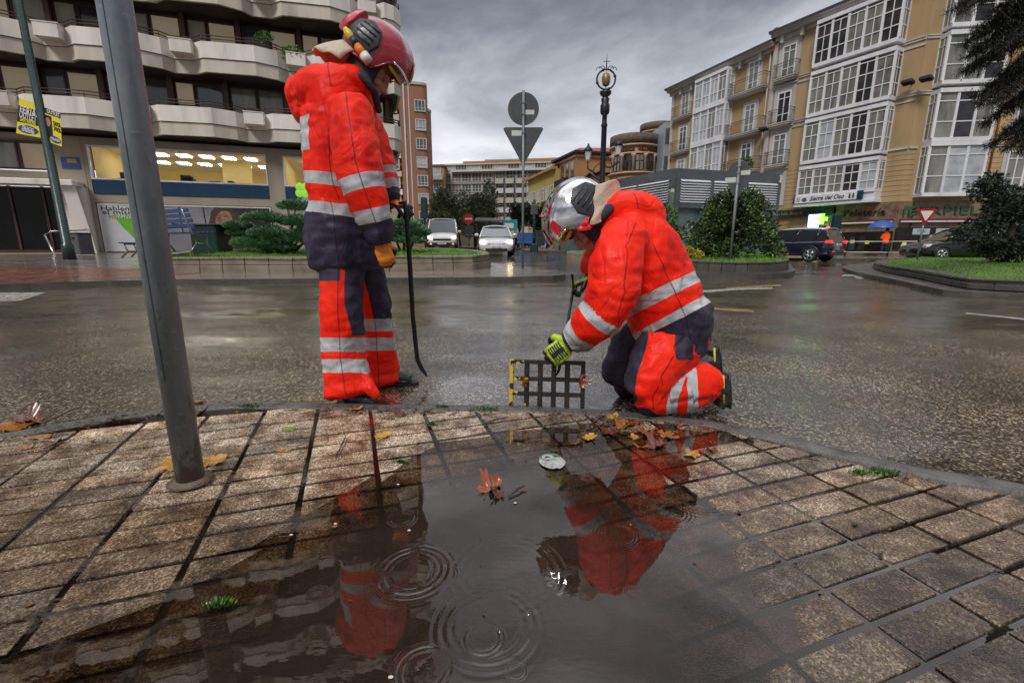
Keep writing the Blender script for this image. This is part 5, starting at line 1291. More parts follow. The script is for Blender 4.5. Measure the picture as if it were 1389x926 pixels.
flat([(.25, 2.28), (.31, 2.28), (.23, 2.05), (.13, 2.06)], -.040, pm('shaded skin print', (.25, .12, .08), .4), 'nose', fc)
for i, (s_, m_) in enumerate((('Hablemos', PDARK), ('el mismo', PDARK), ('idioma', PGRN))):
    text('lettering', s_, .34, m_, po, FM((-4.35, -.035, 2.72 - .2 * i), (1, 0, 0), (0, 0, 1)), .003, (1.75, 1.7, 1.2)[i])
b = MB(); b.box(-6.5, -5.75, -.06, -.02, 4.62, 5.18); pq = part(b, 'plaque', pm('blue plaque', (.04, .09, .25), .4), rl); b = MB(); b.box(-6.25, -5.85, -.075, -.06, 4.9, 5.1); part(b, 'plaque_label', GOLD, pq)
# balcony storeys
zb0 = LW.loc(293, 187, 1.3)[1]; PIT = 3.08
mod = 5.2
winA = window_me(1.32, 1.62, 1, (), [GLS, BLIND, CURT, GLSW, BLIND, CURTD], WOOD, .08)
winB = window_me(.9, 1.62, 1, (.3,), [GLS, BLIND, CURT, GLSW], WOOD, .07)
for fl in range(9):
    zb_, zt_ = zb0 + PIT * fl, zb0 + PIT * fl + 1.38
    off = (0., 2.3, .9, 3.2, 1.4, 2.6, .4, 1.9, 3.)[fl]
    pts = []; boxes = []
    s = S0 - 6 + off
    while s < 13:
        for ds, ou in ((0, .80), (.55, 1.35), (2.9, 1.62), (3.9, 1.25), (4.3, .80)): pts.append((s + ds, ou + .12 * math.sin(fl * 2 + s)))
        boxes.append(s + 4.35); s += mod
    SE = 10.35 + .13 * min(fl, 5)
    pts = [p for p in pts if S0 - 1 < p[0] < SE - .5] + [(SE - .5, 1.2), (SE - .1, .7), (SE, -2.), (SE - .15, -3.5), (SE - .1, -6), (SE - .3, -9)]
    def strip(z0, z1, o0, o1, m, nm, fr=0):
        k = MB(); n = len(pts); vs = []
        nm_ = []
        for i, (x, o_) in enumerate(pts):
            a_, c_ = Vector(pts[max(i - 1, 0)]), Vector(pts[min(i + 1, n - 1)]); t = (c_ - a_).normalized(); nm_.append(Vector((-t.y, t.x)))
        for (x, o_), q in zip(pts, nm_):
            for oo, z in ((o0, z0), (o0, z1), (o1, z1), (o1, z0)): vs.append((x + q.x * oo, -(o_ + q.y * oo), z))
        fs = []
        for i in range(n - 1):
            for j in range(4): j2 = (j + 1) % 4; fs.append((i * 4 + j, (i + 1) * 4 + j, (i + 1) * 4 + j2, i * 4 + j2))
        fs += [(0, 3, 2, 1), tuple(4 * (n - 1) + j for j in range(4))]
        k.add(vs, fs); return part(k, nm, m, rl)
    zm = zb_ + .62
    bal = strip(zb_, zm - .015, .0, -.15, CONC2, 'balcony_parapet'); strip(zm + .015, zt_, .06, -.12, CONC, 'balcony_parapet')
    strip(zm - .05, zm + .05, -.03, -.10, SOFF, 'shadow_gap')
    k = MB(); vs = []; n = len(pts)
    for z in (zb_ + .03, zb_ + .25):
        for x, o_ in pts: vs.append((x, -(o_ - .06), z))
        for x, o_ in pts: vs.append((min(x, SE - .4), .4 if x < SE - 1 else -(o_ - 1.5), z))
    fs = []
    for i in range(n - 1): fs += [(i, n + i, n + i + 1, i + 1), (2 * n + i, 2 * n + i + 1, 3 * n + i + 1, 3 * n + i)]
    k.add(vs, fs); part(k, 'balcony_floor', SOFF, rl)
    rb = MB()
    for dz in (.16, .30): rb.tube([(x, -(o_ - .02), zt_ + dz) for x, o_ in pts], .026, 6)
    for i, (x, o_) in enumerate(pts): rb.tube([(x, -(o_ - .02), zt_), (x, -(o_ - .02), zt_ + .32)], .02, 5)
    part(rb, 'railing', pm('brown metal railing', (.06, .022, .02), .4, var=.3), rl)
    for x in boxes:
        if S0 < x < 9.5:
            k = MB(); k.bbox(x, x + .95, -1.55, -.75, zt_ - .62, zt_ - .04, .03); k.box(x - .02, x + .97, -1.57, -.74, zt_ - .04, zt_ + .0); bx_ = part(k, 'planter_box', CONC, rl)
    # windows between posts
    x = S0 + .2 + off * .4; i = 0
    zw = zt_ - .02; wh = PIT - 1.38 - .06
    while x < 9.0 and fl < 5:
        wide = (i % 4) != 3; me = winA if wide else winB
        o_ = put_window(me, rl, x, .34, zw, rr.randrange(6) if fl else rr.choice((0, 2, 3, 3, 5))); x += (1.36 if wide else .94)
        if i % 2 == 0:
            k = MB(); k.box(x, x + .22, -.05, .33, zt_ - .6, zt_ + wh + .1); part(k, 'pier', WOOD, rl); x += .24
        i += 1
    k = MB(); [k.box(10.01, 10.05, 1.5 + 2.2 * t, 2.9 + 2.2 * t, zw, zw + wh) for t in range(4)]; part(k, 'side_window', GLS, rl)
# a flowering plant and hanging greenery on the balconies
rnd = random.Random(4)
for (px, py, r_, nm, lb) in ((395, 72, .42, 'balcony_plant', 'light green shrub in a balcony planter behind the red helmet'), (412, 165, .5, 'balcony_plant', 'straggly plant hanging over the parapet behind the standing firefighter'), (358, 52, .35, 'balcony_plant', 'potted fern on the second balcony left of the red helmet')):
    s_, z_ = LW.loc(px, py, 1.3); w0 = LW.o + LW.d * s_ + LW.n * 1.3; w0.z = z_
    r_0 = empty(nm, lb, 'plant', w0); k = MB(); leaves(k, [(0, 0, 0, r_ * 1.3, r_ * .6, r_ * .8)], 260, .07, rnd); part(k, 'foliage', SHR, r_0)
# ------------------------------------------------------------------ right: ochre building with white glazed galleries
WA = Wall(16.7, 49.6, 21.15 - 16.7, 38.0 - 49.6); WB = Wall(21.15, 38.0, .468, -.884)
cB = WB.o + WB.d * 8.3; WC = Wall(cB.x, cB.y, .99, -.14)
rb_ = empty('apartment_building', 'tall ochre apartment building with white glazed galleries above the shops', 'building', (0, 0, 0))
def sub(wl, mb, name, m, par=None):
    """a part modelled in wall coordinates, hung under the building"""
    M = Matrix.Translation(wl.o) @ Matrix.Rotation(wl.rz, 4, 'Z'); mb.v = [tuple(M @ Vector(q)) for q in mb.v]; return mb.build(name, m, par or rb_)
def sub_win(wl, me, x, y, z, k, name='window'):
    M = Matrix.Translation(wl.o) @ Matrix.Rotation(wl.rz, 4, 'Z'); o = link(name, me[0], rb_); o.location = M @ Vector((x, y, z)); o.rotation_euler = (0, 0, wl.rz); link('pane', me[1][k % len(me[1])], o); return o
ZR = 16.6
for wl, a, c, zz in ((WA, -1.0, 11.0, 16.1), (WB, -1.62, 8.32, ZR), (WC, 0, 16, 19)):
    k = MB(); k.box(a, c, 0, 9, 3.6, zz); sub(wl, k, 'wall', OCHRE)
    k = MB(); k.box(a, c, .02, 9, -.2, 3.6); sub(wl, k, 'ground_floor_wall', {WA: GOLD, WB: GOLD, WC: MARB}[wl])
# eaves and roofs
for wl, a, c, z in ((WA, -1.3, 10.95, 16.1), (WB, -1.6, 8.7, ZR)):
    k = MB(); k.box(a, c, -.75, .1, z, z + .14); k.box(a, c, -.5, .1, z - .18, z); k.box(a, c, -.12, .1, z - .45, z - .2); sub(wl, k, 'eaves', TRIM)
    k = MB(); k.box(a - .02, c + .02, -.82, -.72, z + .06, z + .2); sub(wl, k, 'gutter', pm('dark gutter', (.06, .06, .08), .4))
    k = MB(); k.add([(a, -.8, z + .2), (c, -.8, z + .2), (c, 4.5, z + 1.9), (a, 4.5, z + 1.9), (a, 9, z + .2), (c, 9, z + .2)], [(0, 1, 2, 3), (3, 2, 5, 4), (0, 3, 4), (1, 5, 2)]); sub(wl, k, 'roof', ROOFR)
k = MB(); k.add([(10.6, -.3, 16.2), (10.95, -.3, 16.2), (10.95, 4, 18.4), (10.6, 4, 18.4)], [(0, 1, 2, 3)]); k.box(10.7, 11.0, -.3, 4, 15.6, 17.2); sub(WA, k, 'party_wall', pm('orange brick', (.40, .11, .04), .8, var=.3))
for z in (6.85, 10.0, 13.1):
    k = MB(); k.box(-.95, 10.9, -.06, -.002, z - .12, z + .02); k.box(-.95, 10.9, -.10, -.002, z + .02, z + .08); sub(WA, k, 'string_course', TRIM)
    if z > 7:
        k = MB(); k.box(-1.5, 8.3, -.07, -.002, z - .10, z + .04); k.box(-1.5, 8.3, -.12, -.002, z + .04, z + .10); k.box(-1.5, 8.3, -.06, -.002, z - .42, z - .30); sub(WB, k, 'string_course', TRIM)
        k = MB(); k.box(0.02, 12, -.07, -.002, z - .10, z + .04); k.box(.02, 12, -.12, -.002, z + .04, z + .10); sub(WC, k, 'string_course', TRIM)
k = MB(); k.box(7.25, 8.3, -.08, -.002, 6.78, 6.92); sub(WB, k, 'string_course', TRIM); k = MB(); k.box(0.02, .5, -.08, -.002, 6.78, 6.92); k.box(4.0, 12, -.08, -.002, 6.78, 6.92); sub(WC, k, 'string_course', TRIM)
GRV = pm('dark groove', (.16, .11, .05), .8)
for wl, a, c in ((WB, 7.22, 8.32), (WB, -1.6, 2.1), (WC, 0, .5), (WC, 4.0, 12)):
    k = MB(); z = 3.95
    while z < 6.7: k.box(a, c, -.004, .0, z, z + .03); z += .31
    sub(wl, k, 'groove', GRV)
for wl, x in ((WA, 10.72), (WA, -.9), (WB, -1.5), (WB, 4.0)):
    if wl is WB and x > 0: continue
    k = MB(); k.box(x, x + .32, -.10, -.002, 4., 16.0); sub(wl, k, 'pilaster', TRIM)
def gallery(wl, s0, s1, z0, z1, out, cols, pms, sub_cols=2, rows=(.30, .62, .88), foot=True, seed=1):
    rg = random.Random(seed); f = MB(); h_ = z1 - z0; w_ = (s1 - s0)
    f.box(s0 - .03, s1 + .03, -out - .06, 0, z1 - .14, z1 + .10)
    if foot: f.box(s0 - .03, s1 + .03, -out - .05, 0, z0 - .14, z0 + .08)
    for i in range(cols + 1):
        x = s0 + w_ * i / cols; f.box(x - .075, x + .075, -out, -out + .12, z0 + .08, z1 - .14)
    for i in range(cols):
        xa, xb = s0 + w_ * i / cols + .075, s0 + w_ * (i + 1) / cols - .075
        for j in range(1, sub_cols): x = xa + (xb - xa) * j / sub_cols; f.box(x - .022, x + .022, -out + .02, -out + .08, z0 + .08, z0 + h_ * rows[-1])
        for r in rows: f.box(xa, xb, -out + .015, -out + .09, z0 + h_ * r - .03, z0 + h_ * r + .03)
    for x, sg in ((s0, 1), (s1, -1)):
        for y in (-.08, ): f.box(x - .04, x + .04, y, 0, z0, z1 - .14)
        for y in (-out * .5,): f.box(x - .02, x + .02, y - .025, y + .025, z0, z1 - .14)
        for r in rows: f.box(x - .03, x + .03, -out + .12, -.08, z0 + h_ * r - .03, z0 + h_ * r + .03)
    o = sub(wl, f, 'gallery', WTRIM)
    for i in range(cols):
        xa, xb = s0 + w_ * i / cols, s0 + w_ * (i + 1) / cols
        p = MB(); p.quad((xa, -out + .06, z0), (xb, -out + .06, z0), (xb, -out + .06, z1 - .1), (xa, -out + .06, z1 - .1)); sub(wl, p, 'pane', rg.choice(pms), o)
    for x in (s0, s1):
        p = MB(); p.quad((x, -out + .06, z0), (x, 0, z0), (x, 0, z1 - .1), (x, -out + .06, z1 - .1)); sub(wl, p, 'pane', rg.choice(pms), o)
gB = [CURT, CURT, CURTD, CURT, CURTW]
for i, (z0, z1) in enumerate(((4.42, 6.38), (6.78, 9.6), (9.98, 12.75), (13.25, 16.0))): gallery(WB, 2.15, 7.2, z0, z1, .9, 5, gB if i < 3 else [CURTD, CURT], seed=i)
k = MB(); k.box(2.05, 7.3, -.98, 0, 3.62, 3.80); k.box(2.1, 7.22, -.86, 0, 3.8, 4.28); sub(WB, k, 'gallery_base', WTRIM)
for i, (z0, z1) in enumerate(((6.9, 9.95), (10.2, 12.95), (13.15, 15.6))): gallery(WA, 3.25, 7.0, z0, z1, .9, 4, [CURTW, CURTW, CURT] if i else [CURT, CURTW], rows=(.34, .8), seed=20 + i)
for i, (z0, z1) in enumerate(((3.95, 6.9), (7.15, 9.9), (10.35, 13.0), (13.4, 16.2))):
    gallery(WC, .75, 3.9, z0, z1, .8, 3, gB, 1, (.36, .78), seed=40 + i)
# doors with balconies
def balcony(wl, s0, s1, z, out, h_=1.0, sw=1.0):
    k = MB(); k.box(s0, s1, -out, 0, z - .16, z - .04); k.box(s0 - .05, s1 + .05, -out - .05, 0, z - .04, z + .02); k.box(s0 + .1, s1 - .1, -out + .1, 0, z - .28, z - .16); o = sub(wl, k, 'balcony', TRIM)
    r = MB()
    path = [(s0, 0), (s0, -out), (s1, -out), (s1, 0)]
    for zz in (z + .10, z + h_ * .8, z + h_): r.tube([(x, y, zz) for x, y in path], .022 if zz > z + h_ - .01 else .014, 5)
    for (xa, ya), (xb, yb) in zip(path, path[1:]):
        n = max(2, int(math.hypot(xb - xa, yb - ya) / .13))
        for i in range(n + 1): t = i / n; x, y = xa + (xb - xa) * t, ya + (yb - ya) * t; r.tube([(x, y, z + .02), (x, y, z + h_)], .009, 4)
    sub(wl, r, 'railing', IRON, o)
door = window_me(1.05, 2.3, 2, (.30, .80), [CURT, CURTD, CURT], WTRIM, .09, .09)
for i, (z, k_) in enumerate(((7.0, 0), (10.05, 2), (13.3, 1), (3.9, 1))):
    x = -.75
    k = MB(); k.box(x - .32, x - .02, -.05, .0, z, z + 2.75); k.box(x + 1.07, x + 1.37, -.05, 0, z, z + 2.75); k.box(x - .02, x + 1.07, -.048, 0, z + 2.32, z + 2.75); k.box(x - .4, x + 1.45, -.14, 0, z + 2.75, z + 2.87); sub(WB, k, 'door_surround', TRIM)
    sub_win(WB, door, x, -.02, z, i, 'balcony_door')
    if i < 3: balcony(WB, x - .35, x + 1.4, z, .55)
    for sx in ((.55, 8.5) if i < 3 else (8.5,)):
        k = MB(); k.box(sx - .25, sx - .02, -.05, .0, z, z + 2.45); k.box(sx + 1.07, sx + 1.30, -.05, 0, z, z + 2.45); k.box(sx - .02, sx + 1.07, -.048, 0, z + 2.31, z + 2.5); sub(WA, k, 'door_surround', TRIM)
        sub_win(WA, door, sx, -.02, z - .05, i + (sx > 1), 'balcony_door')
        if i < 3: balcony(WA, (sx - .9 if sx < 3 else 7.15), (sx + 1.6 if sx < 3 else 10.6), z - .05, .7 if sx > 3 else .5)
for z in (14.9, 15.3):
    pass
for x in (0.4, 1.9, 7.6, 9.6): k = MB(); k.box(x, x + .22, -.35, 0, 15.35, 15.95); sub(WA, k, 'eaves_bracket', TRIM)
for x in (-.9, .6, 1.8): k = MB(); k.box(x, x + .22, -.35, 0, ZR - .75, ZR - .2); sub(WB, k, 'eaves_bracket', TRIM)
# rain pipe
for wl, x in ((WA, 10.55), (WC, 4.7)): k = MB(); k.tube([(x, -.12, 3.7), (x, -.12, 16)], .05, 8); sub(wl, k, 'rain_pipe', TRIM if wl is WA else pm('terracotta pipe', (.30, .15, .09), .6))
# windows further right on the frontal wall
for i, z in enumerate((4.2, 7.3, 10.5, 13.6)):
    for x in (5.6, 8.2):
        k = MB(); k.box(x - .22, x - .01, -.05, .0, z - .1, z + 2.5); k.box(x + 1.06, x + 1.27, -.05, 0, z - .1, z + 2.5); sub(WC, k, 'window_surround', TRIM); sub_win(WC, door, x, -.02, z, i)
# shops at street level
def wx(wl, px, py, off=0): return wl.loc(px, py, off)
GLOWG = pm('lit green cross', (.2, 1, .1), .4, emit=(.10, 1., .03), es=7.); DGRN = pm('dark green metal', (.008, .03, .02), .4)
k = MB(); k.box(4.62, 8.36, -.10, .02, -.2, 3.58); sub(WB, k, 'marble_front', MARB)
k = MB(); k.box(4.9, 8.3, -.16, -.10, .42, 1.72); sub(WB, k, 'display_window', pm('display window glass', (.018, .015, .014), .10, var=.9, scale=3, spec=.35))
k = MB(); k.box(.9, 9.0, -.08, .02, -.2, 3.5); sub(WC, k, 'marble_front', MARB)
k = MB(); k.box(.05, 7.8, -.14, -.08, .55, 1.95); dw = sub(WC, k, 'display_window', pm('display window glass', (.018, .015, .014), .10, var=.9, scale=3, spec=.35))
RED = pm('dark red awning', (.16, .02, .02), .6, var=.3)
for wl, a, c in ((WB, 4.8, 8.25), (WC, .1, 8.5)):
    k = MB(); k.bbox(a, c, -.32, -.13, 2.34, 2.50, .03); k.box(a, c, -.34, -.325, 2.28, 2.36, 1); sub(wl, k, 'awning', [RED, WTRIM])
LB = pm('brown raised letter', (.06, .03, .02), .4); LG = pm('green raised letter', (.02, .13, .05), .4)
s_a, z_a = wx(WB, 1168, 297, .12); M0 = Matrix.Translation(WB.o) @ Matrix.Rotation(WB.rz, 4, 'Z')
def wtext(wl, s, x, z, out, size, m, width, ex=.02, nm='lettering', par=None, bold=0., shear=0.):
    M = Matrix.Translation(wl.o) @ Matrix.Rotation(wl.rz, 4, 'Z') @ FM((x, -out, z), (1, 0, 0), (0, 0, 1)); return text(nm, s, size, m, par or rb_, M, ex, width, bold, shear)
x0 = wx(WB, 1143, 300, .1)[0]; x1 = wx(WB, 1201, 290, .1)[0]
wtext(WB, 'Peletería', (x0 + x1) / 2, 2.98, .14, .66, LB, x1 - x0, .03)
x0 = wx(WC, 1224, 290, .1)[0]; x1 = wx(WC, 1328, 286, .1)[0]
wtext(WC, 'IBERPIEL', (x0 + x1) / 2, 2.95, .13, .72, LG, x1 - x0, .03)
# sale stickers, mannequins in the windows
for i, x in enumerate((1.0, 2.35, 3.55)):
    k = MB(); k.box(x, x + 1.0, -.155, -.142, 1.50, 1.88); st_ = sub(WC, k, 'sale_sticker', pm('pale sale banner', (.42, .52, .52), .4)); wtext(WC, '70%', x + .5, 1.69, .16, .26, RED, .5, .004, par=st_)
YL = pm('yellow price card', (.75, .70, .05), .5)
for wl, x, z in ((WB, 5.9, .95), (WB, 6.8, .9), (WC, .5, .8), (WC, 2.2, .8), (WC, 3.0, .7)):
    k = MB(); k.box(x, x + .26, -.175, -.162, z, z + .22); sub(wl, k, 'price_card', YL)
for wl, x, m_ in ((WB, 5.35, CURTW), (WB, 6.0, pm('navy coat', (.02, .04, .08), .7)), (WB, 6.6, pm('black coat', (.015, .015, .015), .7)), (WC, 1.6, MATS['black coat']), (WC, 2.7, pm('brown coat', (.09, .05, .03), .8)), (WC, 4.0, MATS['navy coat'])):
    k = MB(); k.add([(x - .2, -.168, .5), (x + .2, -.168, .5), (x + .16, -.168, 1.3), (x + .05, -.168, 1.42), (x - .05, -.168, 1.42), (x - .16, -.168, 1.3)], [tuple(range(6))]); sub(wl, k, 'displayed_coat', m_)
# hotel-like sign below the gallery
k = MB(); k.box(2.15, 6.3, -1.06, -.92, 3.86, 4.36); sgn = sub(WB, k, 'shop_sign', pm('white sign board', (.72, .72, .76), .3))
k = MB(); k.box(6.3, 6.62, -1.07, -.92, 3.86, 4.40); k.box(2.02, 2.15, -1.07, -.92, 3.86, 4.36); sub(WB, k, 'sign_end', NAVYF, sgn)
wtext(WB, 'Sierra del Oso', 4.36, 4.11, 1.07, .40, PLTXT, 2.3, .006, par=sgn, bold=.006, shear=.35)
k = MB(); k.add([(2.85 + .16 * math.cos(t * PI / 5) * (1 + .3 * (t % 2)), -1.068, 4.08 + .15 * math.sin(t * PI / 5)) for t in range(10)], [tuple(range(10))]); sub(WB, k, 'sign_emblem', pm('brown teal emblem', (.08, .10, .12), .5, var=.9, scale=9), sgn)
for x in (5.86, 6.08): k = MB(); k.add([(x - .06, -1.068, 3.95), (x + .06, -1.068, 3.95), (x + .05, -1.068, 4.2), (x, -1.068, 4.3), (x - .05, -1.068, 4.2)], [(0, 1, 2, 3, 4)]); sub(WB, k, 'sign_pictogram', DGRN, sgn)
for x in (2.32, 2.45): k = MB(); k.box(x, x + .04, -1.068, -1.061, 3.93, 4.28); sub(WB, k, 'sign_stripe', RED, sgn)
# pharmacy front
k = MB(); k.box(-.6, 4.55, -.22, .0, 2.95, 3.5); sub(WB, k, 'pharmacy_fascia', pm('dark green stone fascia', (.02, .035, .03), .25))
wtext(WB, 'Farmacia Ldo. Abascal', .9, 3.22, .235, .34, GOLD, 2.9, .004)
k = MB(); z = .3
while z < 2.9: k.box(-.3, 2.3, -.006, .02, z, z + .025); z += .42
sub(WB, k, 'stone_joint', GRV)
k = MB(); k.box(2.5, 4.3, -.03, .02, .0, 2.3); sub(WB, k, 'pharmacy_door', pm('lit pharmacy glass', (.2, .15, .08), .1, emit=(.9, .6, .3), es=.25, var=.8, scale=2))
def sign_box(px0, py0, px1, py1, off):
    x0, z1 = wx(WB, px0, py0, off); x1, z0 = wx(WB, px1, py1, off); return x0, x1, z0, z1
x0, x1, z0, z1 = sign_box(1097, 290, 1113, 312, .3)
k = MB(); k.box(x0, x1, -.42, -.24, z0, z1); ps = sub(WB, k, 'pharmacy_sign', pm('blue pharmacy sign frame', (.03, .10, .35), .4)); k = MB(); k.box(x0 + .1, x1 - .1, -.43, -.42, z0 + .15, z1 - .08); sub(WB, k, 'sign_face', pm('lit pale sign face', (.6, .75, .9), .4, emit=(.6, .8, 1.), es=2.2), ps)
cx_, cz_ = wx(WB, 1115, 297, .9); r_ = .36
crs = empty('pharmacy_cross', 'glowing green pharmacy cross projecting beside the dark traffic light', 'sign', WB.o + WB.d * cx_ + WB.n * .9 + Vector((0, 0, cz_)), 0)
k = MB(); t = r_ / 3
k.prism([(-r_, -t), (-t, -t), (-t, -r_), (t, -r_), (t, -t), (r_, -t), (r_, t), (t, t), (t, r_), (-t, r_), (-t, t), (-r_, t)], -.06, .06, M=Matrix.Rotation(PI / 2, 4, 'X')); part(k, 'lit_cross', GLOWG, crs)
k = MB(); k.tube([(0, .07, 0), (.5, .9, 0)], .03, 8); part(k, 'bracket', IRON, crs)
# wall floodlights
for (px, py, lb) in ((1233, 113, 'left of the two black floodlights on the ochre wall'), (1258, 108, 'right of the two black floodlights on the ochre wall'), (1037, 176, 'small black floodlight beside the balconies of the ochre building')):
    wl = WB if px < 1240 else WB; s_, z_ = wl.loc(px, py, .4); p_ = wl.o + wl.d * s_ + wl.n * .45; p_.z = z_
    r_0 = empty('floodlight', lb, 'floodlight', p_, wl.rz); k = MB(); k.bbox(-.3, .3, -.35, .15, -.08, .10, .04, M=Matrix.Rotation(-.25, 4, 'X')); part(k, 'housing', IRON, r_0); k = MB(); k.quad((-.26, -.31, -.16), (.26, -.31, -.16), (.26, .1, -.06), (-.26, .1, -.06)); part(k, 'lens', LENS, r_0)
    k = MB(); k.tube([(0, .0, 0), (0, .46, -.05)], .03, 6); part(k, 'bracket', IRON, r_0)
# ------------------------------------------------------------------ louvred kiosk
KC = W(917, 228, 20.); KW = Wall(KC.x, KC.y, .958, .287); kz = KC.z
kr = KW.root('louvred_kiosk', 'low grey metal service building with white louvre panels behind the bush', 'building')
LV = pm('pale louvre slats', (.66, .68, .72), .35, var=.2, scale=2); GM = pm('grey metal panel', (.12, .135, .15), .4, metal=.3, var=.3); TEAL = pm('greenish glazing', (.10, .15, .15), .1, var=.5, coat=.8)
xe = KW.loc(1058, 235)[0]; zl = KW.loc(990, 276)[1]
dl = Vector((-.448, .894, 0)); ll = KW.local(KC + dl * 9)
k = MB(); k.add([(0, 0, kz - .75), (xe, 0, kz - .75), (xe, 0, kz), (0, 0, kz), (ll.x, ll.y, kz - .75), (ll.x, ll.y, kz), (xe + ll.x, ll.y, kz), (xe + ll.x, ll.y, kz - .75)], [(0, 1, 2, 3), (4, 0, 3, 5), (3, 2, 6, 5), (1, 7, 6, 2)])
k2 = MB(); k2.add([(0.02, .03, -.2), (xe - .02, .03, -.2), (xe - .02, .03, kz - .7), (.02, .03, kz - .7), (ll.x + .03, ll.y, -.2), (ll.x + .03, ll.y, kz - .7), (xe + ll.x, ll.y, -.2), (xe + ll.x, ll.y, kz - .7)], [(0, 1, 2, 3), (4, 0, 3, 5), (1, 6, 7, 2)])
part(k, 'roof_fascia', GM, kr); part(k2, 'glazing', TEAL, kr)
k = MB(); z = zl
while z < kz - .42:
    k.add([(.25, -.10, z), (xe - .1, -.10, z), (xe - .1, .0, z + .07), (.25, 0., z + .07), (.25, -.10, z - .02), (xe - .1, -.10, z - .02)], [(0, 1, 2, 3), (4, 5, 1, 0)])
    d_ = Vector((ll.x, ll.y, 0)).normalized(); n_ = Vector((d_.y, -d_.x, 0)); n_ = -n_ if n_.y > 0 else n_
    if n_.x > 0: n_ = -n_
    a_, b_ = d_ * .3, d_ * 8.8
    k.add([tuple(a_ + n_ * .1 + Vector((0, 0, z))), tuple(b_ + n_ * .1 + Vector((0, 0, z))), tuple(b_ + Vector((0, 0, z + .07))), tuple(a_ + Vector((0, 0, z + .07)))], [(0, 1, 2, 3)])
    z += .105
part(k, 'louvre_panel', LV, kr)
for x in (.1, xe * .33, xe * .66, xe - .05): k = MB(); k.box(x - .06, x + .06, -.14, .03, -.2, kz - .4); part(k, 'steel_column', GM, kr)
k = MB(); k.box(.0, xe, -.13, .04, zl - .25, zl - .06); part(k, 'steel_beam', GM, kr)
for t in (2.2, 4.4, 6.6, 8.8): q_ = d_ * t; k = MB(); k.tube([(q_.x + n_.x * .08, q_.y + n_.y * .08, -.2), (q_.x + n_.x * .08, q_.y + n_.y * .08, kz - .4)], .06, 4, sm=False); part(k, 'steel_column', GM, kr)
# ------------------------------------------------------------------ distant buildings
def face(a, b_): return Wall(a.x, a.y, b_.x - a.x, b_.y - a.y)
def far_facade(root_par, wl, Ln, z0, z1, m, cols, rows, wv, hv, wme, x0=.0, x1=None, seed=0, nm='window', extra=None):
    x1 = Ln if x1 is None else x1
    for r in rows:
        for c in range(cols):
            x = x0 + (x1 - x0) * (c + .5) / cols - wv / 2
            o = link(nm, wme[0], root_par, wl[0] @ Vector((x, -.05, r))); o.rotation_euler = (0, 0, wl[1]); link('pane', wme[1][(c * 7 + int(r * 3) + seed) % len(wme[1])], o)
def mat_of(wl): return (Matrix.Translation(wl.o) @ Matrix.Rotation(wl.rz, 4, 'Z'), wl.rz)
def fbox(wl, x0, x1, y0, y1, z0, z1, nm, m, par):
    k = MB(); k.box(x0, x1, y0, y1, z0, z1, M=mat_of(wl)[0]); return k.build(nm, m, par)
BRICK = wallmat('orange brick tower', (.33, .165, .095), .3, .85, .3, .1); FARW = pm('far window glass', (.10, .115, .13), .15, var=.6, coat=.4); FARL = pm('white shutter', (.55, .55, .56), .6, var=.2)
CRM = wallmat('cream render', (.52, .49, .37), .25, .8, .15); YLW = wallmat('yellow render', (.48, .36, .11), .2, .8, .2); OCR = wallmat('orange stone', (.42, .235, .09), .4, .8, .3)
# brick tower
T0, T1 = W(498, 300, 74), W(549, 300, 72); wl = face(T0, T1); tw = (T1 - T0).length; rt_ = empty('brick_tower', 'tall orange brick apartment tower behind the standing firefighter', 'building')
zt = W(549, 128, 72).z; ztm = W(575, 113, 72).z
fbox(wl, 0, tw, .6, 10, 0, zt, 'wall', BRICK, rt_)
wl2 = face(T1, W(586, 300, 73)); tw2 = (W(586, 300, 73) - T1).length
k = MB(); cn = 10; poly = [(0, 10), (0, 0)] + [(tw2 - .9 + .9 * math.sin(t * PI / 2 / cn), .9 - .9 * math.cos(t * PI / 2 / cn)) for t in range(cn + 1)] + [(tw2, 10)]
k.prism(poly, 0, ztm, M=mat_of(wl2)[0]); k.build('wall', BRICK, rt_)
k = MB(); k.prism([(x * 1.03 - .15, y * 1.03 - .15) for x, y in poly], ztm, ztm + .35, M=mat_of(wl2)[0]); k.build('cornice', CRM, rt_)
fbox(wl, -.1, tw + .1, .2, 10, zt, zt + .4, 'cornice', CRM, rt_)
g1 = window_me(2.5, 1.5, 4, (.45,), [FARW, CURTW, FARW], FARL, .16); g2 = window_me(1.6, 1.6, 3, (.3,), [FARW, CURTW, FARW, FARL], FARL, .14)
pit = 2.62; zs = [zt - 2.5 - pit * i for i in range(9)]
for i, z in enumerate(zs):
    fbox(wl, tw - 3.2, tw - .15, 0, .7, z - .95, z - .15, 'balcony', WTRIM if i % 3 else CRM, rt_)
    far_facade(rt_, mat_of(wl), tw, 0, 0, None, 1, [z], 2.5, 1.5, g1, tw - 3.0, tw - .2, i); far_facade(rt_, mat_of(wl), tw, 0, 0, None, 1, [z], 1.6, 1.6, g2, .4, 2.6, i)
    far_facade(rt_, mat_of(wl2), tw2, 0, 0, None, 1, [z + .35], 1.6, 1.6, g2, tw2 - 2.1, tw2 - .25, i)
fbox(wl2, .55, .75, -.12, 0, 1, ztm, 'rain_pipe', WTRIM, rt_); fbox(wl2, 1.3, 1.42, -.06, 0, 1, ztm, 'rain_pipe', WTRIM, rt_)
fbox(wl, -1, tw + .2, -.4, .5, 2.9, 3.5, 'canopy', CRM, rt_); fbox(wl, -1, tw, -.2, .5, 0, 2.9, 'ground_floor', OCR, rt_); fbox(wl2, 0, tw2 + .1, -.3, .0, 0, 3.4, 'ground_floor', OCR, rt_)
far_facade(rt_, mat_of(wl), tw, 0, 0, None, 3, [1.0], 1.6, 1.6, g2, 0, tw)
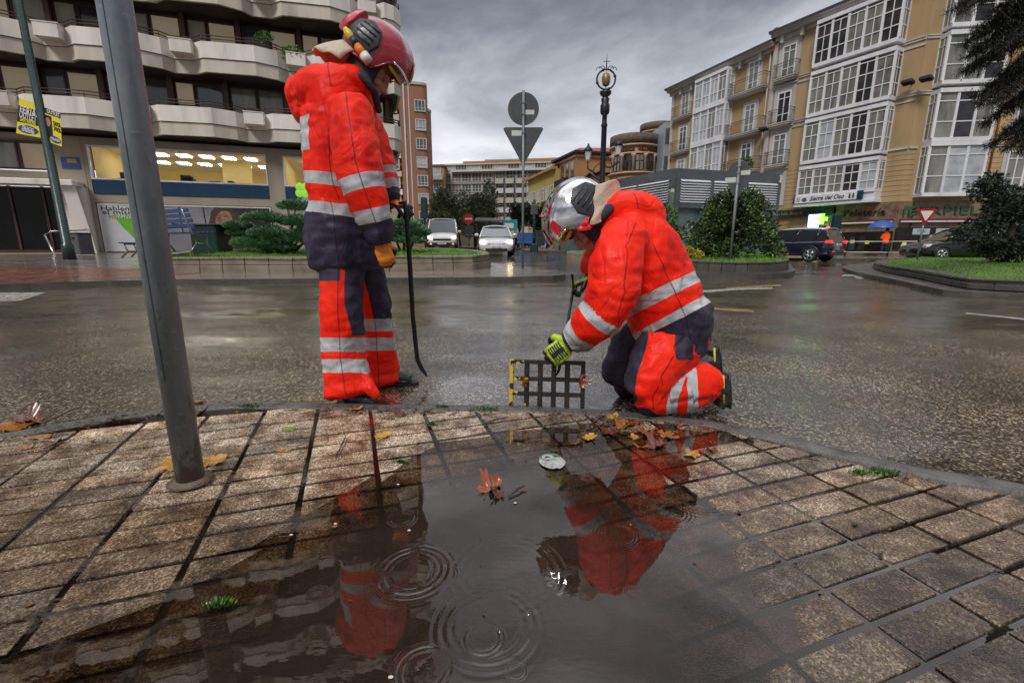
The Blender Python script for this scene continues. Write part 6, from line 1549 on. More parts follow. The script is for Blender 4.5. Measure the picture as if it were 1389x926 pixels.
# small ochre block between tower and cream building
A_, B_ = W(586, 300, 92), W(598, 300, 92); wl = face(A_, B_); r_0 = empty('apartment_block', 'narrow ochre block between the brick tower and the long cream building', 'building')
zz = W(590, 226, 92).z; fbox(wl, 0, 2.6, 0, 8, 0, zz, 'wall', OCHRE, r_0); fbox(wl, -.2, 2.8, -.3, 8, zz, zz + .3, 'roof', ROOFR, r_0)
for z in (4, 7, 10, 13): fbox(wl, .2, 2.4, -.8, 0, z, z + .8, 'balcony', FARL, r_0); far_facade(r_0, mat_of(wl), 2.6, 0, 0, None, 1, [z + .9], 1.6, 1.6, g2, .2, 2.4)
# long cream building
A_, B_ = W(592, 300, 96), W(760, 300, 92); wl = face(A_, B_); Lc = (B_ - A_).length; r_0 = empty('cream_building', 'long cream apartment building with an orange-edged roof terrace, centre background', 'building')
zc_ = lambda y: W(660, y, 94).z
fbox(wl, 0, Lc, 0, 14, 0, zc_(223), 'wall', CRM, r_0); xs_ = lambda px: (W(px, 300, 94) - A_).dot(wl.d)
fbox(wl, xs_(625), Lc, 1.5, 12, zc_(223), zc_(216), 'terrace_fascia', pm('orange fascia', (.36, .15, .04), .7), r_0); fbox(wl, xs_(652), Lc - 1, 4, 12, zc_(216), zc_(211), 'roof_storey', pm('grey roof cladding', (.30, .31, .33), .5), r_0)
fbox(wl, -.1, Lc, -.35, .0, zc_(223), zc_(221), 'cornice', CRM, r_0); fbox(wl, -.1, xs_(672), -.2, .0, zc_(250), zc_(248.5), 'string_course', SGREY, r_0)
fbox(wl, xs_(612), Lc, -1.0, 0, zc_(233), zc_(230.5), 'balcony', FARL, r_0)
g3 = window_me(2.0, 1.7, 3, (.35,), [FARW, CURT, FARW], FARL, .12); g4 = window_me(2.4, 1.1, 4, (), [FARW, CURTW], FARL, .12)
far_facade(r_0, mat_of(wl), Lc, 0, 0, None, 9, [zc_(230)], 2.4, 1.1, g4, xs_(598), Lc)
far_facade(r_0, mat_of(wl), Lc, 0, 0, None, 5, [zc_(246), zc_(260), zc_(274), zc_(288)], 2.0, 1.7, g3, xs_(597), xs_(668))
for i in range(5):
    z = zc_(249 + 13 * i)
    for a, c in ((672, 684), (686, 698), (700, 714), (716, 730)):
        xa, xb = xs_(a), xs_(c); fbox(wl, xa, xb, -.8, 0, z - .1, z + .75, 'balcony', FARL if i % 2 else CRM, r_0)
    far_facade(r_0, mat_of(wl), Lc, 0, 0, None, 5, [z + .8], 2.0, 1.7, g3, xs_(672), xs_(745), i)
for px in (671, 685, 699): fbox(wl, xs_(px), xs_(px) + .22, -.95, -.8, 2, zc_(240), 'frame_column', GM, r_0)
fbox(wl, xs_(671), xs_(735), -.95, -.8, zc_(240), zc_(238.5), 'frame_beam', GM, r_0)
# yellow building
A_, B_ = W(716, 300, 86), W(753, 300, 72); wl = face(A_, B_); Ly = (B_ - A_).length; r_0 = empty('yellow_building', 'yellow rendered building with white framed windows left of the old fire station', 'building')
zy = W(753, 229, 72).z; fbox(wl, 0, Ly, 0, 10, 0, zy, 'wall', YLW, r_0); fbox(wl, -.3, Ly, -.6, .3, zy, zy + .4, 'eaves', OCR, r_0)
g5 = window_me(1.5, 2.1, 2, (.6,), [FARW, CURTW], FARL, .2)
far_facade(r_0, mat_of(wl), Ly, 0, 0, None, 6, [zy - 4.2, zy - 8.2, zy - 11.5], 1.5, 2.1, g5, .5, Ly - .3)
k = MB(); k.add([(-.3, -.6, zy + .4), (Ly, -.6, zy + .4), (Ly, 5, zy + 2.), (-.3, 5, zy + 2.)], [(0, 1, 2, 3)]); k.v = [tuple(mat_of(wl)[0] @ Vector(q)) for q in k.v]; k.build('roof', ROOFR, r_0)
# orange palace with arches
A_, C_, D_ = W(752, 300, 74), W(779, 300, 66), W(836, 300, 68); r_0 = empty('stone_palace', 'orange stone building with arched windows and a red hipped roof behind the ornate lamp', 'building')
wl, wr_ = face(A_, C_), face(C_, D_); La, Lb = (C_ - A_).length, (D_ - C_).length; zp = W(779, 207, 66).z
k = MB(); P_ = [A_, C_, D_, D_ + Vector((2, 14, 0)), A_ + Vector((6, 12, 0))]; k.prism([(q.x, q.y) for q in P_], 0, zp); k.build('wall', OCR, r_0)
cen = sum(P_, Vector()) / 5; k = MB(); ex = [q + (q - cen).normalized() * .7 for q in P_]; rdg = [Vector((cen.x - 1.5, cen.y, zp + 2.4)), Vector((cen.x + 3, cen.y, zp + 2.4))]
k.add([(q.x, q.y, zp + .25) for q in ex] + [tuple(q) for q in rdg], [(0, 1, 5), (1, 2, 6, 5), (2, 3, 6), (3, 4, 5, 6), (4, 0, 5)]); k.build('roof', ROOFR, r_0)
k = MB(); k.prism([(q.x, q.y) for q in ex], zp, zp + .25); k.build('eaves', pm('dark eaves', (.05, .03, .02), .6), r_0)
for wl_, ln, n_ in ((wl, La, 4), (wr_, Lb, 0)):
    for i in range(n_):
        x = ln * (i + .6) / (n_ + .2)
        for z, hh, arch in ((zp - 3.2, 2.2, False), (zp - 7.6, 2.5, True)):
            k = MB(); pr = [(x - .55, z), (x + .55, z), (x + .55, z + hh)] + ([(x + .55 * math.cos(t * PI / 8), z + hh + .55 * math.sin(t * PI / 8)) for t in range(1, 8)] if arch else []) + [(x - .55, z + hh)]
            k.add([tuple(mat_of(wl_)[0] @ Vector((a, -.06, b2))) for a, b2 in pr], [tuple(range(len(pr)))]); k.build('arched_window' if arch else 'window', CURTD, r_0)
for z in (zp - 4.4, zp - 3.9, zp - .5):
    fbox(wl, 0, La, -.18, 0, z, z + .22, 'string_course', TRIM, r_0); fbox(wr_, 0, Lb, -.18, 0, z, z + .22, 'string_course', TRIM, r_0)
fbox(wl, La * .25, La * .75, -.9, 0, zp - 3.9, zp - 3.0, 'balcony', IRON, r_0)
# red gabled porch roof in front
A_ = W(812, 236, 62); r_0 = empty('gabled_porch', 'small red gabled roof wing beside the round fire station tower', 'building', (A_.x, A_.y, 0))
k = MB(); z = W(812, 236, 62).z; k.add([(-4.6, 0, z - 2.6), (-1.2, -.3, z), (5, -.3, z + .4), (8, 0, z - 1.4), (-4.6, 5, z - 2.6), (-1.2, 5, z), (5, 5, z + .4), (8, 5, z - 1.4)], [(0, 1, 5, 4), (1, 2, 6, 5), (2, 3, 7, 6)]); part(k, 'roof', ROOFR, r_0)
k = MB(); k.add([(-4.2, .1, 0), (7.6, .1, 0), (7.6, .1, z - 1.5), (5, .1, z + .2), (-1.2, .1, z - .2), (-4.2, .1, z - 2.5)], [tuple(range(6))]); part(k, 'wall', OCR, r_0)
k = MB(); k.tube([(-4.6, -.35, z - 2.6), (-1.2, -.4, z + .05)], .16, 4); k.tube([(-1.2, -.4, z + .05), (1.5, -.4, z - 1.8)], .16, 4); part(k, 'barge_board', pm('dark timber', (.05, .02, .015), .6), r_0)
# round tower with lettering
def round_tower(px, pyt, Y, rpx, label, txt, nwin, name='fire_station_tower'):
    c = W(px, pyt, Y); z = c.z; R = rpx * pxm(c); r_ = empty(name, label, 'building', (c.x, c.y, 0)); u_ = R / 3.2
    PK = pm('pink sandstone', (.40, .22, .13), .7, var=.35, scale=.6)
    k = MB(); k.lathe([(R * .97, 0), (R * .97, z - .2)], n=48); part(k, 'wall', PK if nwin else OCR, r_)
    k = MB(); k.lathe([(R * .98, z - 1.15 * u_), (R * 1.04, z - 1.1 * u_), (R * 1.04, z), (R * .85, z + .02), (R * .85, z - .5)], n=48, caps=False); k.lathe([(0, z - .4), (R * .86, z - .4)], n=48, caps=False); part(k, 'parapet', pm('mossy dark stone', (.12, .095, .07), .9, var=.6, scale=2, bump=.3, bscale=8), r_)
    k = MB(); 
    for zz_, o_ in ((z - 1.45 * u_, .06), (z - 2.5 * u_, .05), (z - 4.95 * u_, .08)): k.lathe([(R * .97, zz_ - .1), (R * (1 + o_), zz_ - .08), (R * (1 + o_), zz_ + .08), (R * .97, zz_ + .12)], n=48, caps=False)
    part(k, 'cornice', pm('pale stone band', (.50, .38, .27), .7, var=.3), r_)
    for i in range(nwin):
        a = -PI / 2 + (i - (nwin - 1) / 2) * .50; w_ = .17
        k = MB(); k.add([(R * 1.005 * math.cos(a + t), R * 1.005 * math.sin(a + t), zz_) for zz_ in (z - 4.6 * u_, z - 2.75 * u_) for t in (-w_, -w_ / 3, w_ / 3, w_)], [(j, j + 1, j + 5, j + 4) for j in range(3)]); wn = part(k, 'window', CURTD if i % 2 else CURT, r_)
        k = MB()
        for t in (-w_, 0, w_): k.tube([(R * 1.01 * math.cos(a + t), R * 1.01 * math.sin(a + t), z - 4.6 * u_), (R * 1.01 * math.cos(a + t), R * 1.01 * math.sin(a + t), z - 2.75 * u_)], .06, 5)
        k.tube([(R * 1.01 * math.cos(a - w_), R * 1.01 * math.sin(a - w_), z - 3.5 * u_), (R * 1.01 * math.cos(a + w_), R * 1.01 * math.sin(a + w_), z - 3.5 * u_)], .05, 5); part(k, 'frame', pm('dark timber', (.05, .02, .015), .6), wn)
    for i in range(nwin + 1 if nwin else 0):
        a = -PI / 2 + (i - nwin / 2) * .50
        k = MB(); k.lathe([(.2, z - 4.8 * u_), (.17, z - 3.0 * u_), (.3, z - 2.8 * u_), (.3, z - 2.6 * u_)], (R * .99 * math.cos(a), R * .99 * math.sin(a), 0), 10); part(k, 'column', pm('pale stone band', (.50, .38, .27), .7, var=.3), r_)
    if txt:
        n = len(txt)
        for i, ch in enumerate(txt):
            if ch == ' ': continue
            a = -PI / 2 + (i - (n - 1) / 2) * 2.1 / n
            text('lettering', ch, .62 * u_, pm('brown letter', (.10, .035, .02), .6), r_, FM((R * 1.0 * math.cos(a), R * 1.0 * math.sin(a), z - 2.0 * u_), (-math.sin(a), math.cos(a), 0), (0, 0, 1)), .05, None, .01)
    return r_
round_tower(861, 187, 58, 31.5, 'round sandstone tower lettered BOMBEROS VOLUNTARIOS with columned windows', 'BOMBEROS VOLUNTARIOS', 5)
round_tower(893, 170, 76, 23, 'plain ochre round tower rising behind the lettered one', '', 0, 'round_tower')
A_ = W(884, 225, 64); r_0 = empty('station_wing', 'low red tiled wing between the round tower and the ochre apartments', 'building', (A_.x, A_.y, 0))
k = MB(); k.box(0, 8, 0, 6, 0, A_.z + .3); part(k, 'wall', pm('red wall', (.30, .07, .05), .7), r_0)
k = MB(); k.add([(-.5, -.5, A_.z + .2), (8, -.5, A_.z + .2), (8, 3, A_.z + 2.4), (1.5, 3, A_.z + 2.4)], [(0, 1, 2, 3)]); part(k, 'roof', ROOFR, r_0)
A_ = W(903, 150, 54); r_0 = empty('glazed_block', 'narrow pale blue glazed building end left of the ochre apartments', 'building', (A_.x, A_.y, 0))
k = MB(); k.box(0, 3.5, 0, 8, 0, A_.z - 1.2); part(k, 'wall', pm('pale blue grey cladding', (.33, .37, .42), .5, var=.2), r_0)
for i in range(5): k = MB(); k.box(.15, 1.1, -.06, 0, A_.z - 3.4 - 2.9 * i, A_.z - 1.8 - 2.9 * i); part(k, 'window', FARW, r_0)
# ------------------------------------------------------------------ shrubs and trees
def shrub(name, label, base, blobs, n, size, m, seed, cat='shrub', aspect=1.8, shell=.5, stems=4, group=None, upb=.3):
    rnd = random.Random(seed); r = empty(name, label, cat, base, group=group)
    k = MB()
    for b in rnd.sample(blobs, min(stems, len(blobs))): k.tube([(rnd.uniform(-.1, .1), rnd.uniform(-.1, .1), -.15), (b[0] * .5, b[1] * .5, b[2] * .4), (b[0], b[1], b[2])], [.045, .03, .012], 6)
    k.build('stem', BARK, r); k = MB(); leaves(k, blobs, n, size, rnd, aspect, shell=shell, upb=upb); k.build('foliage', m, r); return r
def blob_at(base, items, Y, dY):
    """ellipsoid clumps from (px, py, half width px, half height px, depth offset)"""
    out = []
    for px, py, a, c, dy in items:
        p = W(px, py, Y + dy); s = pxm(p); q = p - base; out.append((q.x, q.y, q.z, a * s, dY, c * s))
    return out
rnd = random.Random(21)
# the round glossy bush on the right island
b0 = W(985, 356, 14.9); bl = []
for i in range(46):
    a = rnd.uniform(0, 2 * PI); rr_ = rnd.uniform(.0, 1) ** .5; zz = rnd.uniform(.0, 1)
    prof_ = (.72 + .28 * math.sin(zz * PI * .85 + .3)) * (1 - .55 * zz ** 3)
    bl.append((1.28 * rr_ * prof_ * math.cos(a), 1.1 * rr_ * prof_ * math.sin(a), .25 + zz * 1.75, .42, .42, .34))
shrub('glossy_bush', 'big round bush of dark glossy leaves behind the right sign post', b0, bl, 15000, .055, DARKG, 5, 'bush', 1.9, .45)
shrub('green_shrub', 'upright light green shrub left of the round glossy bush', W(906, 352, 15.2), blob_at(W(906, 352, 15.2), [(903, 300, 13, 20, 0), (908, 325, 16, 20, .2), (898, 330, 12, 18, 0)], 15.2, .35), 1500, .06, SHR, 6)
shrub('green_shrub', 'small leafy shrub at the right foot of the round glossy bush', W(1046, 352, 14.9), blob_at(W(1046, 352, 14.9), [(1040, 322, 13, 18, 0), (1048, 336, 11, 14, 0)], 14.9, .3), 1300, .05, SHR, 7)
shrub('yellow_flowers', 'low clump of yellow flowering leaves at the left foot of the bush', W(940, 353, 14.), blob_at(W(940, 353, 14.), [(932, 341, 9, 5, 0), (944, 345, 8, 4, 0)], 14., .25), 420, .05, leafmat('yellow leaves', (.25, .25, .02), (.5, .42, .03), (.65, .5, .05)), 8, 'flowers')
shrub('pink_flowers', 'small pink flowering plant at the right end of the island', W(1057, 352, 15.3), blob_at(W(1057, 352, 15.3), [(1056, 342, 9, 8, 0)], 15.3, .3), 300, .05, leafmat('pink flowers', (.05, .12, .02), (.10, .18, .03), (.5, .06, .12)), 9, 'flowers')
# cloud pruned junipers
def juniper(label, px, py, Y, items, n, seed):
    b0 = W(px, py, Y); rnd = random.Random(seed); r = empty('juniper_shrub', label, 'shrub', b0, group='flat pruned juniper shrubs')
    k = MB(); bl = blob_at(b0, items, Y, .55)
    for b in bl: k.tube([(0, 0, -.1), (b[0] * .45, b[1] * .4, b[2] * .35), (b[0], b[1], b[2] - .04)], [.07, .05, .02], 6)
    k.build('stem', BARK, r); k = MB()
    for b in bl:
        for _ in range(int(n * b[3])):
            a = rnd.uniform(0, 2 * PI); q = rnd.random() ** .5; x = b[0] + b[3] * q * math.cos(a); y = b[1] + b[4] * q * math.sin(a)
            z = b[2] + b[5] * (1 - q * q) ** .5 * rnd.uniform(-.55, 1.) * (.8 + .4 * noise.noise(Vector((x * 3, y * 3, seed))))
            d = Vector((math.cos(a) * q * 1.1 + rnd.gauss(0, .3), math.sin(a) * q * 1.1 + rnd.gauss(0, .3), .55 + rnd.gauss(0, .3))).normalized(); aa, cc = axes(d, Vector((rnd.gauss(0, 1), rnd.gauss(0, 1), .3)).normalized()); l = rnd.uniform(.06, .13); w_ = .013
            p = Vector((x, y, z)); k.add([p, p + d * l * .5 + aa * w_, p + d * l, p + d * l * .5 - aa * w_], [(0, 1, 2, 3)])
    k.build('foliage', JUNI, r)
juniper('tiered juniper with flat cushions left of the standing firefighter', 385, 350, 15.3, [(401, 281, 22, 10, .3), (358, 298, 28, 11, 0), (405, 302, 24, 12, .2), (323, 308, 16, 9, .2), (365, 318, 26, 12, -.2), (345, 331, 28, 12, -.3), (405, 324, 22, 14, 0), (330, 318, 18, 8, .2), (380, 336, 20, 10, 0), (425, 315, 18, 18, .3)], 6200, 31)
juniper('low spreading juniper right of the standing firefighter', 548, 350, 15.6, [(548, 305, 20, 9, 0), (566, 316, 17, 11, 0), (535, 318, 18, 12, .2), (556, 327, 22, 9, -.2), (518, 312, 14, 12, .2)], 6200, 32)
# olive-like trees in the far street
for i, (px, py, hw, hh, Y) in enumerate(((604, 290, 18, 34, 52), (622, 286, 20, 40, 56), (662, 286, 13, 38, 50), (598, 304, 14, 22, 48), (645, 292, 20, 30, 50), (705, 292, 14, 20, 60), (728, 294, 18, 22, 62), (745, 285, 14, 14, 66))):
    p = W(px, py, Y); s = pxm(p); b0 = Vector((p.x, Y, gz(p.x, Y))); h_ = p.z + hh * s - b0.z
    tree('street_tree', ('tall grey green tree, leftmost behind the white van', 'grey green tree crowning the far group behind the bus shelter', 'upright narrow tree just right of the no entry sign', 'low bushy tree directly above the white van', 'broad dark tree behind the bus shelter roof', 'small dark tree left of the centre sign post foot', 'dark tree right of the centre sign post', 'tree beside the yellow building and the mirrored helmet')[i], 'tree', b0, h_, (0, 0, p.z - b0.z), (hw * s * 1.15, hw * s * .9, hh * s), 16, 4200 if hw > 16 else 2600, .17, OLIVE if i < 5 else CONI, 50 + i, 'trees across the far street', .22, 5, 1.6, .3)
# conifers on the right lawn
def conifer(label, px, py, Y, layers, n, seed):
    b0 = W(px, py, Y); rnd = random.Random(seed); r = empty('conifer', label, 'tree', b0); k = MB(); k.tube([(0, 0, -.3), (0, 0, 1.), (.1, 0, 2.6)], [.12, .10, .03], 8)
    bl = blob_at(b0, layers, Y, .75)
    for b in bl: k.tube([(0, 0, max(.1, b[2] - .4)), (b[0] * .6, b[1], b[2] - .1), (b[0], b[1], b[2])], [.05, .03, .012], 5)
    k.build('trunk', BARK, r); k = MB(); sub_ = []
    for b in bl:
        for _ in range(6): sub_.append((b[0] + rnd.gauss(0, b[3] * .5), b[1] + rnd.gauss(0, b[4] * .4), b[2] + rnd.gauss(0, b[5] * .35), b[3] * .48, b[4] * .55, b[5] * .5))
    leaves(k, sub_, n, .05, rnd, 2.2, droop=.2, shell=.3); k.build('crown', CONI, r)
conifer('dark spreading conifer on the lawn at the right edge', 1362, 357, 15.5, [(1345, 258, 24, 22, 0), (1375, 275, 22, 28, .3), (1335, 305, 28, 18, 0), (1375, 300, 26, 22, .2), (1345, 335, 34, 20, -.2), (1385, 335, 20, 22, 0), (1322, 320, 16, 14, -.2), (1400, 290, 24, 40, 0), (1362, 285, 26, 24, 0)], 15000, 61)
# cedar whose limbs hang into the upper right corner
def cedar():
    rnd = random.Random(77); b0 = Vector((13.2, 10.5, .3)); r = empty('cedar_tree', 'dark cedar with drooping needle branches in the upper right corner', 'tree', b0)
    t = MB(); t.tube([(0, 0, -.3), (0, 0, 3), (.1, 0, 8), (.1, 0, 13)], [.38, .32, .2, .05], 12); t.build('trunk', BARK, r)
    k = MB(); nd = MB()
    def needles(p, d, n, L_):
        for _ in range(n):
            q = p + d * rnd.uniform(0, L_) + Vector((rnd.gauss(0, .035), rnd.gauss(0, .035), rnd.gauss(0, .035)))
            e = (d * .4 + Vector((rnd.gauss(0, .8), rnd.gauss(0, .8), rnd.gauss(0, .8)))).normalized(); a, c = axes(e); l = rnd.uniform(.025, .06)
            nd.add([q - a * .006, q + a * .006, q + e * l], [(0, 1, 2)])
    ends = [((1300, 65), 8.6), ((1325, 40), 8.4), ((1290, 15), 8.8), ((1300, 100), 8.5), ((1345, 120), 8.2), ((1320, 135), 8.3), ((1362, 150), 8.0), ((1360, 185), 8.1), ((1340, 200), 8.3), ((1310, 80), 8.4), ((1375, 90), 8.1), ((1350, 20), 8.4), ((1378, 208), 8.0), ((1335, 70), 8.2), ((1365, 55), 8.6), ((1385, 130), 8.4), ((1330, 5), 9.2)]
    ends = ends + [((px + rnd.uniform(-22, 30), py + rnd.uniform(-30, 25)), Y + rnd.uniform(-.5, .6)) for (px, py), Y in ends]
    for (px, py), Y in ends:
        e = W(px, py, Y) - b0; s = Vector((0, 0, e.z + rnd.uniform(1.2, 2.4))); m1 = s.lerp(e, .45) + Vector((0, 0, .5)); m2 = s.lerp(e, .8) + Vector((0, 0, .25))
        pts = [s, m1, m2, e]; k.tube(pts, [.06, .035, .02, .006], 6)
        P_ = []
        for i in range(3):
            for j in range(9): P_.append(pts[i].lerp(pts[i + 1], j / 9))
        for i, p in enumerate(P_):
            if i < 5: continue
            d = (pts[-1] - pts[0]).normalized()
            for sd in (-1, 1, -1.6, 1.6):
                ln = rnd.uniform(.08, .38) * (1.2 - i / 40); dd = (d * .5 + Vector((rnd.gauss(0, .5), rnd.gauss(0, .5) + sd * .4, -.35 + rnd.gauss(0, .5)))).normalized()
                q = p + dd * ln + Vector((0, 0, -.06)); k.tube([p, q], [.008, .003], 4); needles(p, dd, int(ln * 330), ln)
            needles(p, d, 60, .14)
    k.build('limbs', BARK, r); nd.build('needles', CEDAR, r)
cedar()
# ------------------------------------------------------------------ street furniture, left
BENCHB = pm('blue painted bench slats', (.02, .045, .16), .25, var=.4, scale=5); CAST = pm('grey cast metal leg', (.30, .29, .28), .35, metal=.6)
def bench(label, loc, rz, ln=2.2):
    r = empty('park_bench', label, 'bench', loc, rz, 'blue slatted benches behind the left planter')
    for nm, rows in (('seat', [(-.05 + .115 * i, .44 - .004 * i, 0) for i in range(4)]), ('backrest', [(.42 + .035 * i, .56 + .115 * i, 1) for i in range(4)])):
        k = MB()
        for y, z, b_ in rows:
            if b_: k.bbox(-ln / 2, ln / 2, y, y + .035, z, z + .09, .01)
            else: k.bbox(-ln / 2, ln / 2, y, y + .09, z, z + .04, .01)
        k.build(nm, BENCHB, r)
    for s_ in (-1, 1):
        k = MB(); x = s_ * (ln / 2 - .25); k.tube([(x, -.1, 0), (x, .05, .2), (x, 0, .42), (x, .40, .42), (x, .56, .98)], .028, 8); k.tube([(x, .5, 0), (x, .3, .2), (x, .38, .42)], .028, 8); k.tube([(x, .05, .2), (x, .3, .2)], .02, 6); k.build('leg', CAST, r)
    return r
q = W(258, 344, 13.6); q.z += .06; o = bench('blue slatted bench with raised back beside the dark green bin', q, math.radians(152), 2.5); o.scale = (1, 1, 1.15)
q = W(178, 349, 12.8); o = bench('blue slatted bench end left of the thick grey post', q, math.radians(-65), 1.3); o.scale = (1, 1, .85)
def boxbin(name, label, px, py, Y, w_, h_, m, lid):
    p = W(px, py, Y); r = empty(name, label, 'bin', p); k = MB(); k.bbox(-w_ / 2, w_ / 2, -w_ / 2, w_ / 2, 0, h_, .03); k.build('body', m, r); k = MB(); k.bbox(-w_ / 2 - .02, w_ / 2 + .02, -w_ / 2 - .02, w_ / 2 + .02, h_, h_ + .05, .02); k.build('lid', lid, r)
    k = MB(); k.bbox(-w_ * .3, w_ * .3, -w_ / 2 - .01, -w_ / 2 + .02, h_ * .72, h_ * .84, .005); k.build('slot', BLACKR, r)
boxbin('litter_bin', 'square dark green bin between the blue bench and the juniper', 290, 346, 15.2, .82, .93, pm('dark green bin', (.012, .04, .032), .4, var=.3), GREENP)
q = G(108, 346, .12); boxbin('litter_bin', 'grey street bin behind the green lamp post', 109, 345, 22., .75, .95, pm('grey bin', (.10, .105, .12), .4), DARKP)
p = W(66, 347, 22.5); r = empty('handrail', 'bent stainless handrail at the lobby steps', 'handrail', p); k = MB(); k.tube([(.35, 0, 0), (.3, 0, .05), (.0, 0, 1.0), (.25, .1, 1.15), (1.6, .6, 1.25)], .04, 8); k.tube([(1.6, .6, 1.25), (1.7, .6, .0)], .04, 8); k.build('rail', pm('stainless steel', (.55, .55, .55), .2, metal=.9), r)
p = W(413, 300, 23.); r = empty('shop_flag_sign', 'small blue and white sign with a green clover before the shop', 'sign', (p.x, 23., gz(p.x, 23) + .12)); z0 = W(413, 262, 23.).z - gz(p.x, 23) - .12
k = MB(); k.tube([(0, 0, 0), (0, 0, z0)], .03, 8); k.build('pole', GALV, r); k = MB(); k.box(.05, .42, -.02, .02, z0 - .9, z0 - .1); k.build('panel', pm('pale blue panel', (.25, .42, .65), .4), r)
k = MB()
for a in range(4): k.ell((.05 + .2 * math.cos(a * 1.57 + .7), -.03, z0 + .12 + .2 * math.sin(a * 1.57 + .7)), (.20, .03, .20), 12, 8)
k.build('clover', pm('bright green clover', (.25, .6, .03), .4, emit=(.4, 1, .1), es=.25), r)
# ------------------------------------------------------------------ far street objects
def pole_obj(name, label, cat, px, Y, dz=.12):
    p = W(px, 320, Y); return empty(name, label, cat, (p.x, Y, gz(p.x, Y) + dz)), p
r, p = pole_obj('no_entry_sign', 'round red no entry sign on a grey post before the far trees', 'road sign', 636, 38); zt = W(636, 297, 38).z - r.location.z; R_ = 7 * pxm(W(636, 297, 38))
k = MB(); k.tube([(0, 0, 0), (0, 0, zt + .2)], .05, 8); k.build('pole', GALV, r); k = MB(); k.prism([(R_ * math.cos(t * PI / 14), R_ * math.sin(t * PI / 14)) for t in range(28)], -.02, .02, M=Matrix.Translation((0, -.08, zt)) @ Matrix.Rotation(PI / 2, 4, 'X')); d_ = k.build('disc', pm('red sign face', (.55, .03, .02), .35), r); k = MB(); k.box(-R_ * .7, R_ * .7, -.115, -.102, zt - R_ * .16, zt + R_ * .16); k.build('white_bar', WT, d_)
k = MB(); k.box(-.35, .35, -.07, -.04, zt - R_ - .75, zt - R_ - .1); k.build('plate', SGREY, r)
r, p = pole_obj('traffic_light', 'dark traffic signal seen from behind above the juniper', 'traffic light', 577, 27); zt = W(577, 268, 27).z - r.location.z
k = MB(); k.tube([(0, 0, 0), (0, 0, zt)], .07, 10); k.build('pole', GREENP, r)
k = MB(); k.bbox(-.17, .17, -.17, .17, zt - 1.15, zt, .04); k.build('signal_housing', GREENP, r); k = MB(); k.bbox(-.48, -.1, -.16, .12, zt - 1.9, zt - 1.2, .04); k.build('side_housing', DARKP, r)
# bus shelter
p = W(664, 318, 44); r = empty('bus_shelter', 'glazed bus shelter with a pale curved roof across the street', 'bus shelter', (p.x, 44, gz(p.x, 44) + .12)); zt = W(664, 297, 44).z - r.location.z; hw = 19 * pxm(p)
k = MB(); k.prism([(-hw, zt - .2), (hw, zt - .2), (hw - .1, zt), (-hw + .1, zt + .1)], -.9, .9, M=Matrix.Rotation(PI / 2, 4, 'X')); k.build('roof', pm('pale shelter roof', (.45, .45, .45), .4), r)
for x in (-hw + .1, 0, hw - .1): k = MB(); k.tube([(x, .6, 0), (x, .6, zt - .2)], .06, 6); k.build('post', GALV, r)
k = MB(); k.box(-hw + .1, hw - .1, .58, .62, .3, zt - .3); k.build('glass', pm('green tinted shelter glass', (.07, .09, .07), .1, var=.6), r); k = MB(); k.bbox(-hw + .3, hw - .5, .1, .5, .42, .5, .02); k.build('bench', WOOD, r)
p = W(692, 305, 42); r = empty('poster_panel', 'small teal and white advertising panel right of the bus shelter', 'advertisement', (p.x, 42, gz(p.x, 42) + .12)); zt = W(692, 298, 42).z - r.location.z
k = MB(); k.bbox(-.65, .65, -.1, .1, zt - .95, zt, .03); k.build('panel', pm('teal panel', (.04, .30, .38), .3), r); k = MB(); k.box(-.5, .3, -.13, -.102, zt - .75, zt - .3); k.build('print', WT, r); k = MB(); k.tube([(0, 0, 0), (0, 0, zt - .9)], .06, 6); k.build('post', GALV, r)
# short green post with a base, blue bench, dark bin
r, p = pole_obj('bollard_lamp', 'thin dark green post on a square base behind the centre sign', 'post', 724.5, 25.5, .13); k = MB(); k.bbox(-.22, .22, -.22, .22, 0, .45, .05); k.build('base', GREENP, r); k = MB(); k.tube([(0, 0, .4), (0, 0, 2.75)], [.10, .06], 10); k.build('pole', GREENP, r); k = MB(); k.bbox(-.2, .2, -.1, .1, 2.0, 2.5, .03); k.build('notice', SGREY, r)
p = W(728, 330, 36); r = empty('park_bench', 'bright blue bench panel across the road left of the walking couple', 'bench', (p.x, 36, gz(p.x, 36) + .12)); k = MB(); k.bbox(-1.5, 1.7, 0, .08, .35, 1.15, .02); k.build('backrest', pm('bright blue panel', (.02, .10, .30), .4), r); k = MB(); k.bbox(-1.5, 1.7, -.5, 0, .35, .45, .02); k.build('seat', MATS['bright blue panel'], r)
for x in (-1.3, 1.5): k = MB(); k.box(x, x + .08, -.4, .1, 0, .35); k.build('leg', CAST, r)
boxbin('litter_bin', 'dark bin in front of the blue bench across the road', 733, 333, 34.5, .62, 1.0, DARKP, DARKP)
